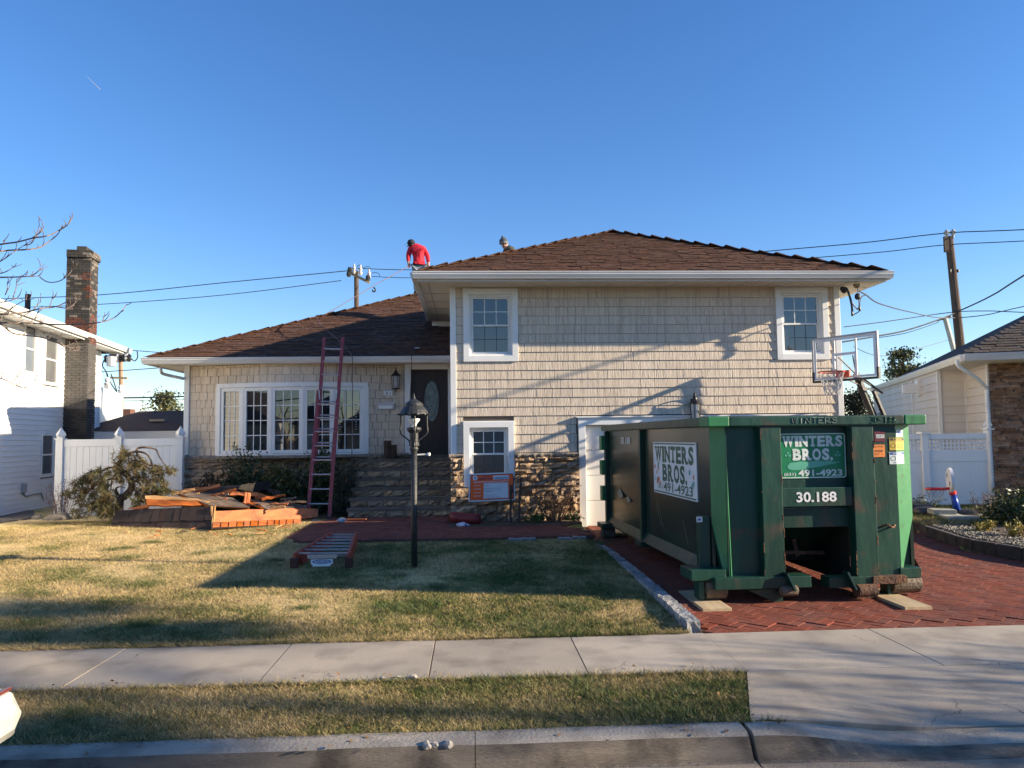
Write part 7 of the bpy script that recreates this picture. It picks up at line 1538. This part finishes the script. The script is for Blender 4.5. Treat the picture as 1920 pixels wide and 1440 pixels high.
# ------------------------------------------------------------------ parked car whose corner shows at the left
MC = mat('white_car_paint', (.66,.64,.58), (.60,.58,.52), 3, .25, coat=.3, dirt=(.42,.38,.30), dscale=4, dlo=.5, dhi=.8); cx_, cy0_, cy1_ = D(37,1303,3.75).x+.07, 2.25, D(37,1303,3.75).y
CA = thing('parked_car', 'white car parked at the left, only its rounded bumper corner in view', 'car', (cx_-2.2,3.0,-.13))
zt5 = D(34,1301,3.75).z+.06
def sec(x, w, z0, z1, tu=.0): return [(x, cy0_+w, z0), (x, cy1_-w, z0), (x, cy1_-w*.6, (z0+z1)/2), (x, cy1_-w-tu, z1), (x, cy0_+w+tu, z1), (x, cy0_+w*.6, (z0+z1)/2)]
def loft(secs): 
    mb = MB(); n = len(secs[0])
    for s_ in secs: mb.v += s_
    for i in range(len(secs)-1):
        for j in range(n): mb.f.append((i*n+j,i*n+(j+1)%n,(i+1)*n+(j+1)%n,(i+1)*n+j)); mb.mi.append(0)
    mb.f += [tuple(reversed(range(n))), tuple((len(secs)-1)*n+j for j in range(n))]; mb.mi += [0,0]; return mb
o = loft([sec(cx_-4.3,.25,.15,.55,.05), sec(cx_-4.1,.06,.08,.62,.05), sec(cx_-3.2,.0,.05,.78,.05), sec(cx_-1.2,.0,.05,.82,.05), sec(cx_-.40,.02,.10,zt5+.04,.05), sec(cx_-.16,.04,zt5-.27,zt5+.01,.03), sec(cx_-.04,.09,zt5-.22,zt5-.01,.03), sec(cx_,.16,zt5-.17,zt5-.05,.03)]).build('body', MC, CA, smooth=False, bevel=.02, seg=3)
loft([sec(cx_-3.3,.1,.76,.80,.05), sec(cx_-2.8,.12,.76,1.22,.12), sec(cx_-1.6,.12,.76,1.24,.12), sec(cx_-.9,.1,.76,.84,.05)]).build('cabin', M_glass, CA, bevel=.02)
for x in (cx_-.85, cx_-3.4):
    for y in (cy0_+.08, cy1_-.08):
        w_ = MB().tube([(x,y-.1,.18),(x,y+.1,.18)], .31, 22).build('wheel', M_black, CA, bevel=.02); MB().tube([(x,y-.106,.18),(x,y+.106,.18)], .19, 16).build('rim', M_alu, w_)
MB().bar((cx_-.055, cy0_+.2, zt5+.002), (cx_-.055, cy1_-.11, zt5+.002), .02, .012).build('red_light_strip', mat('tail_red', (.13,.025,.022), None, rough=.3), CA)

# ------------------------------------------------------------------ people
def skinned(name, joints, edges, m, parent, sub=2, root=0):
    me = bpy.data.meshes.new(name); me.from_pydata([tuple(j[0]) for j in joints], edges, []); o = bpy.data.objects.new(name, me); COL.objects.link(o); me.materials.append(m); o.parent = parent
    if parent.name in OFF: o.location = OFF[parent.name]
    sk = o.modifiers.new('skin', 'SKIN'); sk.use_smooth_shade = True
    for i, j in enumerate(joints): r = j[1]; me.skin_vertices[0].data[i].radius = (r if isinstance(r, tuple) else (r, r))
    me.skin_vertices[0].data[root].use_root = True; sb = o.modifiers.new('sub', 'SUBSURF'); sb.levels = sub; sb.render_levels = sub; return o
YP = ry+.05
def pp(px, py, Y=YP): return P(px, py, Y)
def pz(zx, zy, Y=YP): return P(740+zx/11.075, 440+zy/11.077, Y)       # from the enlarged view
PE = thing('person', 'worker in red hoodie, dark cap and grey trousers standing on the roof holding a rope', 'person', (pp(786,553).x,YP,rz))
fb = rz+.02
hipL, hipR = pz(430,690), pz(590,690,YP+.02); pel = pz(510,640); 
J = [(pel,(.16,.12)),(pz(520,520),(.17,.13)),(pz(480,380),(.19,.14)),(pz(440,250),(.15,.12)),(pz(400,215),(.06,.06)),(pz(365,200,YP-.02),(.07,.08)),(pz(345,170,YP-.04),(.085,.10)),
     (pz(330,290,YP-.05),.07),(pz(290,430,YP-.12),.055),(pz(285,590,YP-.16),.042),(pz(590,300),.07),(pz(680,440,YP-.02),.055),(pz(700,610,YP-.06),.042),
     (pz(430,720),.10),(Vector((pz(430,0).x,YP-.03,fb+.46)),.065),(Vector((pz(440,0).x,YP,fb+.07)),.045),(pz(590,720),.10),(Vector((pz(600,0).x,YP+.05,fb+.46)),.065),(Vector((pz(620,0).x,YP+.08,fb+.07)),.045)]
E_ = [(0,1),(1,2),(2,3),(3,4),(4,5),(5,6),(3,7),(7,8),(8,9),(3,10),(10,11),(11,12),(0,13),(13,14),(14,15),(0,16),(16,17),(17,18)]
# body with hands: fingers as short chains
def hand(J, E_, w, wi, d, r=.011):
    d = d.normalized(); s_ = Vector((1,0,0)); k0 = len(J); J.append((w+d*.05,(.035,.02))); E_.append((wi,k0))
    for k in range(4):
        b = w+d*.09+s_*(-.03+.02*k); t = b+d*(.035+.008*(1.5-abs(k-1.5)))+Vector((0,-.02,0)); e = t+d*.02+Vector((0,-.03,0)); n = len(J); J += [(b,r),(t,r*.9),(e,r*.8)]; E_ += [(k0,n),(n,n+1),(n+1,n+2)]
    n = len(J); J += [(w+d*.06+s_*.045+Vector((0,-.02,0)),r*1.1),(w+d*.09+s_*.06+Vector((0,-.04,0)),r)]; E_ += [(k0,n),(n,n+1)]
hand(J, E_, pz(290,600,YP-.16), 9, Vector((.1,-.1,-1))); hand(J, E_, pz(700,630,YP-.06), 12, Vector((0,-.1,-1)))
skinned('body', J, E_, M_skin, PE, 2, 0)
HJ = [(pz(515,590),(.22,.17)),(pz(525,500),(.245,.18)),(pz(500,380),(.26,.19)),(pz(450,280),(.21,.17)),(pz(415,215,YP),(.10,.09)),(pz(320,290,YP-.05),.09),(pz(285,430,YP-.12),.078),(pz(285,570,YP-.16),.058),(pz(600,300),.09),(pz(685,440,YP-.02),.075),(pz(700,590,YP-.06),.055)]
mrh = mat('red_hoodie', (.66,.012,.035), (.46,.008,.025), 9, .8, 3.0, 7, distort=.6); ho = skinned('hoodie', HJ, [(0,1),(1,2),(2,3),(3,4),(3,5),(5,6),(6,7),(3,8),(8,9),(9,10)], mrh, PE, 2, 1)
mb = MB(); c = pz(440,235,YP+.05); mb.lathe([(.03,-.06),(.10,-.04),(.125,.0),(.11,.045),(.07,.06)], c, 14, 1.1, 1); mb.build('hood', mrh, PE, smooth=True)
TJ = [(pz(510,625),(.215,.165)),(pz(430,700),.115),(Vector((J[14][0].x,YP-.03,fb+.46)),.085),(Vector((J[15][0].x,YP,fb+.12)),.07),(pz(590,700),.115),(Vector((J[17][0].x,YP+.05,fb+.46)),.085),(Vector((J[18][0].x,YP+.08,fb+.12)),.07)]
skinned('trousers', TJ, [(0,1),(1,2),(2,3),(0,4),(4,5),(5,6)], mat('grey_trousers', (.26,.30,.33), (.16,.20,.26), 8, .85, .6, 20), PE, 2, 0)
hc = pz(342,185,YP-.04); mcap = mat('dark_cap', (.012,.014,.022), None, rough=.8); mb = MB(); mb.lathe([(.112,-.02),(.118,.03),(.10,.085),(.05,.12),(.01,.128)], hc, 16); mb.add([hc+Vector((-.05,-.10,-.015)),hc+Vector((-.10,-.03,-.015)),hc+Vector((-.205,-.09,-.055)),hc+Vector((-.175,-.15,-.055))], [(0,1,2,3)]); mb.build('cap', mcap, PE, smooth=True)
mb = MB(); mb.lathe([(.095,-.075),(.104,-.02)], hc, 14); mb.build('hair', mat('dark_hair', (.015,.012,.01), None, rough=.7), PE, smooth=True)
mb = MB()
for s_, t_ in ((-1,'l'),(1,'r')): mb.tube([hc+Vector((-.07,-.07*s_-.02,-.10)), hc+Vector((-.085,-.06*s_-.02,-.10))], .012, 6)
mb.build('eyes', mcap, PE)
mb = MB(); mb.lathe([(.012,-.015),(.018,.0),(.008,.03)], hc+Vector((-.115,-.06,-.105)), 6); mb.build('nose', M_skin, PE)
for j in (15, 18): q = J[j][0]; mb = MB(); mb.box(q.x-.055,q.x+.055,q.y-.18,q.y+.10,fb,fb+.10); mb.build('boot', mat('dark_boot', (.03,.025,.025), None, rough=.7), PE, bevel=.03)
mb = MB(); mb.tube(spline([pz(480,660,YP-.14),pz(540,690,YP-.16),pz(600,680,YP-.16),pz(660,640,YP-.12)],4), .014, 6); mb.bar(pz(560,690,YP-.15), pz(575,740,YP-.15), .05, .03); mb.build('tool_belt', M_black, PE)
# second worker
Y2 = 19.6
def pw(zx, zy, Y=Y2): return P(925+zx/36, 440+zy/36, Y)
P2 = thing('person', 'worker in a knitted hat and dark jacket, only head and shoulders above the upper roof', 'person', (pw(1000,1400).x,Y2+.1,pw(1000,1400).z-.6))
hd = pw(740,640)
K = [(pw(1050,1500),(.17,.14)),(pw(1060,1150),(.18,.13)),(pw(900,950),(.07,.07)),(pw(800,800),(.07,.08)),(hd,(.095,.105)),(pw(740,520),(.08,.09)),(pw(1300,1150,Y2),.06),(pw(1420,1500,Y2),.05),(pw(1430,1900,Y2-.05),.04),(pw(760,1200,Y2),.06),(pw(700,1500,Y2-.1),.05),(pw(720,1900,Y2-.15),.04),(pw(1050,2000),(.15,.13)),(pw(850,2500,Y2-.3),.08),(pw(850,3200,Y2),.05),(pw(1250,2500,Y2-.3),.08),(pw(1250,3200,Y2),.05)]
E2 = [(0,1),(1,2),(2,3),(3,4),(4,5),(1,6),(6,7),(7,8),(1,9),(9,10),(10,11),(0,12),(12,13),(13,14),(12,15),(15,16)]
hand(K, E2, K[8][0], 8, Vector((0,-.2,-1))); hand(K, E2, K[11][0], 11, Vector((0,-.2,-1))); skinned('body', K, E2, M_skin, P2, 2, 0)
mj = mat('dark_jacket', (.035,.04,.035), (.08,.075,.065), 9, .8, .8, 18); skinned('jacket', [(pw(1080,1900),(.21,.18)),(pw(1100,1350),(.23,.19)),(pw(1150,1020),(.20,.17)),(pw(980,880),(.10,.09)),(pw(1330,1080,Y2),.10),(pw(1440,1550,Y2),.07),(pw(760,1250,Y2),.08),(pw(700,1600,Y2-.1),.07),(pw(900,820),.04)], [(0,1),(1,2),(2,3),(2,4),(4,5),(1,6),(6,7),(3,8)], mj, P2, 2, 1)
mb = MB(); c = pw(690,480); mb.lathe([(.108,-.05),(.115,.0),(.10,.06),(.06,.10),(.03,.115)], c, 16); mb.lathe([(.02,.0),(.035,.02),(.02,.045)], c+Vector((-.03,0,.11)), 8); mb.build('knitted_hat', mat('grey_knit', (.10,.12,.14), (.05,.06,.08), 30, .95, 1.0, 60), P2, smooth=True)
mb = MB(); c = pw(700,520); mb.lathe([(.112,-.045),(.118,-.02),(.112,.015)], c, 16); mb.build('hat_band', mat('pale_knit', (.22,.22,.22), (.15,.15,.16), 40, .95), P2)
mb = MB(); f = pw(760,640, Y2-.10)
for dx in (-.035,.035): mb.lathe([(.014,-.012),(.016,0),(.012,.012)], f+Vector((dx,0,.0)), 8)
mb.build('eyes', mcap, P2); mb = MB(); mb.lathe([(.02,-.02),(.022,-.01),(.010,.04)], f+Vector((.0,-.01,-.04)), 8); mb.build('nose', M_skin, P2); mb = MB(); mb.box(f.x-.025,f.x+.025,f.y-.004,f.y+.01,f.z-.075,f.z-.067); mb.build('mouth', mat('lip', (.25,.10,.09), None), P2)
# rope held by the first worker, running down to the ladder
hx = pz(290,650,YP-.2)
tag(MB().tube(spline([hx, D(740,514,21), D(700,536,20), D(660,560,19.2), D(610,589,18.6), P(593,592,18.9), P(605,612,18.2), P(635,638,17.5), P(655,660,17.04), P(660,668,16.98), P(661,700,17.0), P(660,840,17.05), P(656,920,17.0), P(652,958,16.9)], 5), .0085, 6).build('rope', M_rope), 'thin brown rope from the worker down over the gutter beside the ladder', 'rope')
tag(MB().tube(spline([D(798,601,17.9), P(790,625,17.75), P(778,650,17.4), P(772,665,17.05), P(772,690,17.02), P(768,760,17.5)], 5), .008, 6).build('cord', M_black), 'thin dark cord hanging over the gutter above the door', 'cord')
tag(MB().tube(spline([D(700,539,20), D(703,541,20), D(704,545,20), D(700,547,20), D(698,543,20)], 4), .02, 5).build('rope_clip', M_black), 'small metal clip hanging on the rope against the sky', 'clip')
# logs on the landing
for (px, pt, r, lab) in ((727,826,.085,'taller dark log standing on the landing beside the door'),(738,834,.075,'shorter dark log standing right of the taller one')):
    q = P(px, 866, 17.35); tag(MB().tube([(q.x,17.35,1.41),(q.x,17.35,P(px,pt,17.35).z)], r, 12).build('log', mat('log_bark', (.07,.045,.03), (.04,.028,.02), 9, .95, .6)), lab, 'log', 'logs beside the door')
# contrail
c0, c1 = D(163,143,5200), D(188,168,5200); tag(MB().tube([c0, c0.lerp(c1,.5), c1], [.8,1.3,1.8], 6).build('contrail', mat('contrail_white', (.45,.45,.45), None)), 'short faint white contrail high at the left', 'contrail')
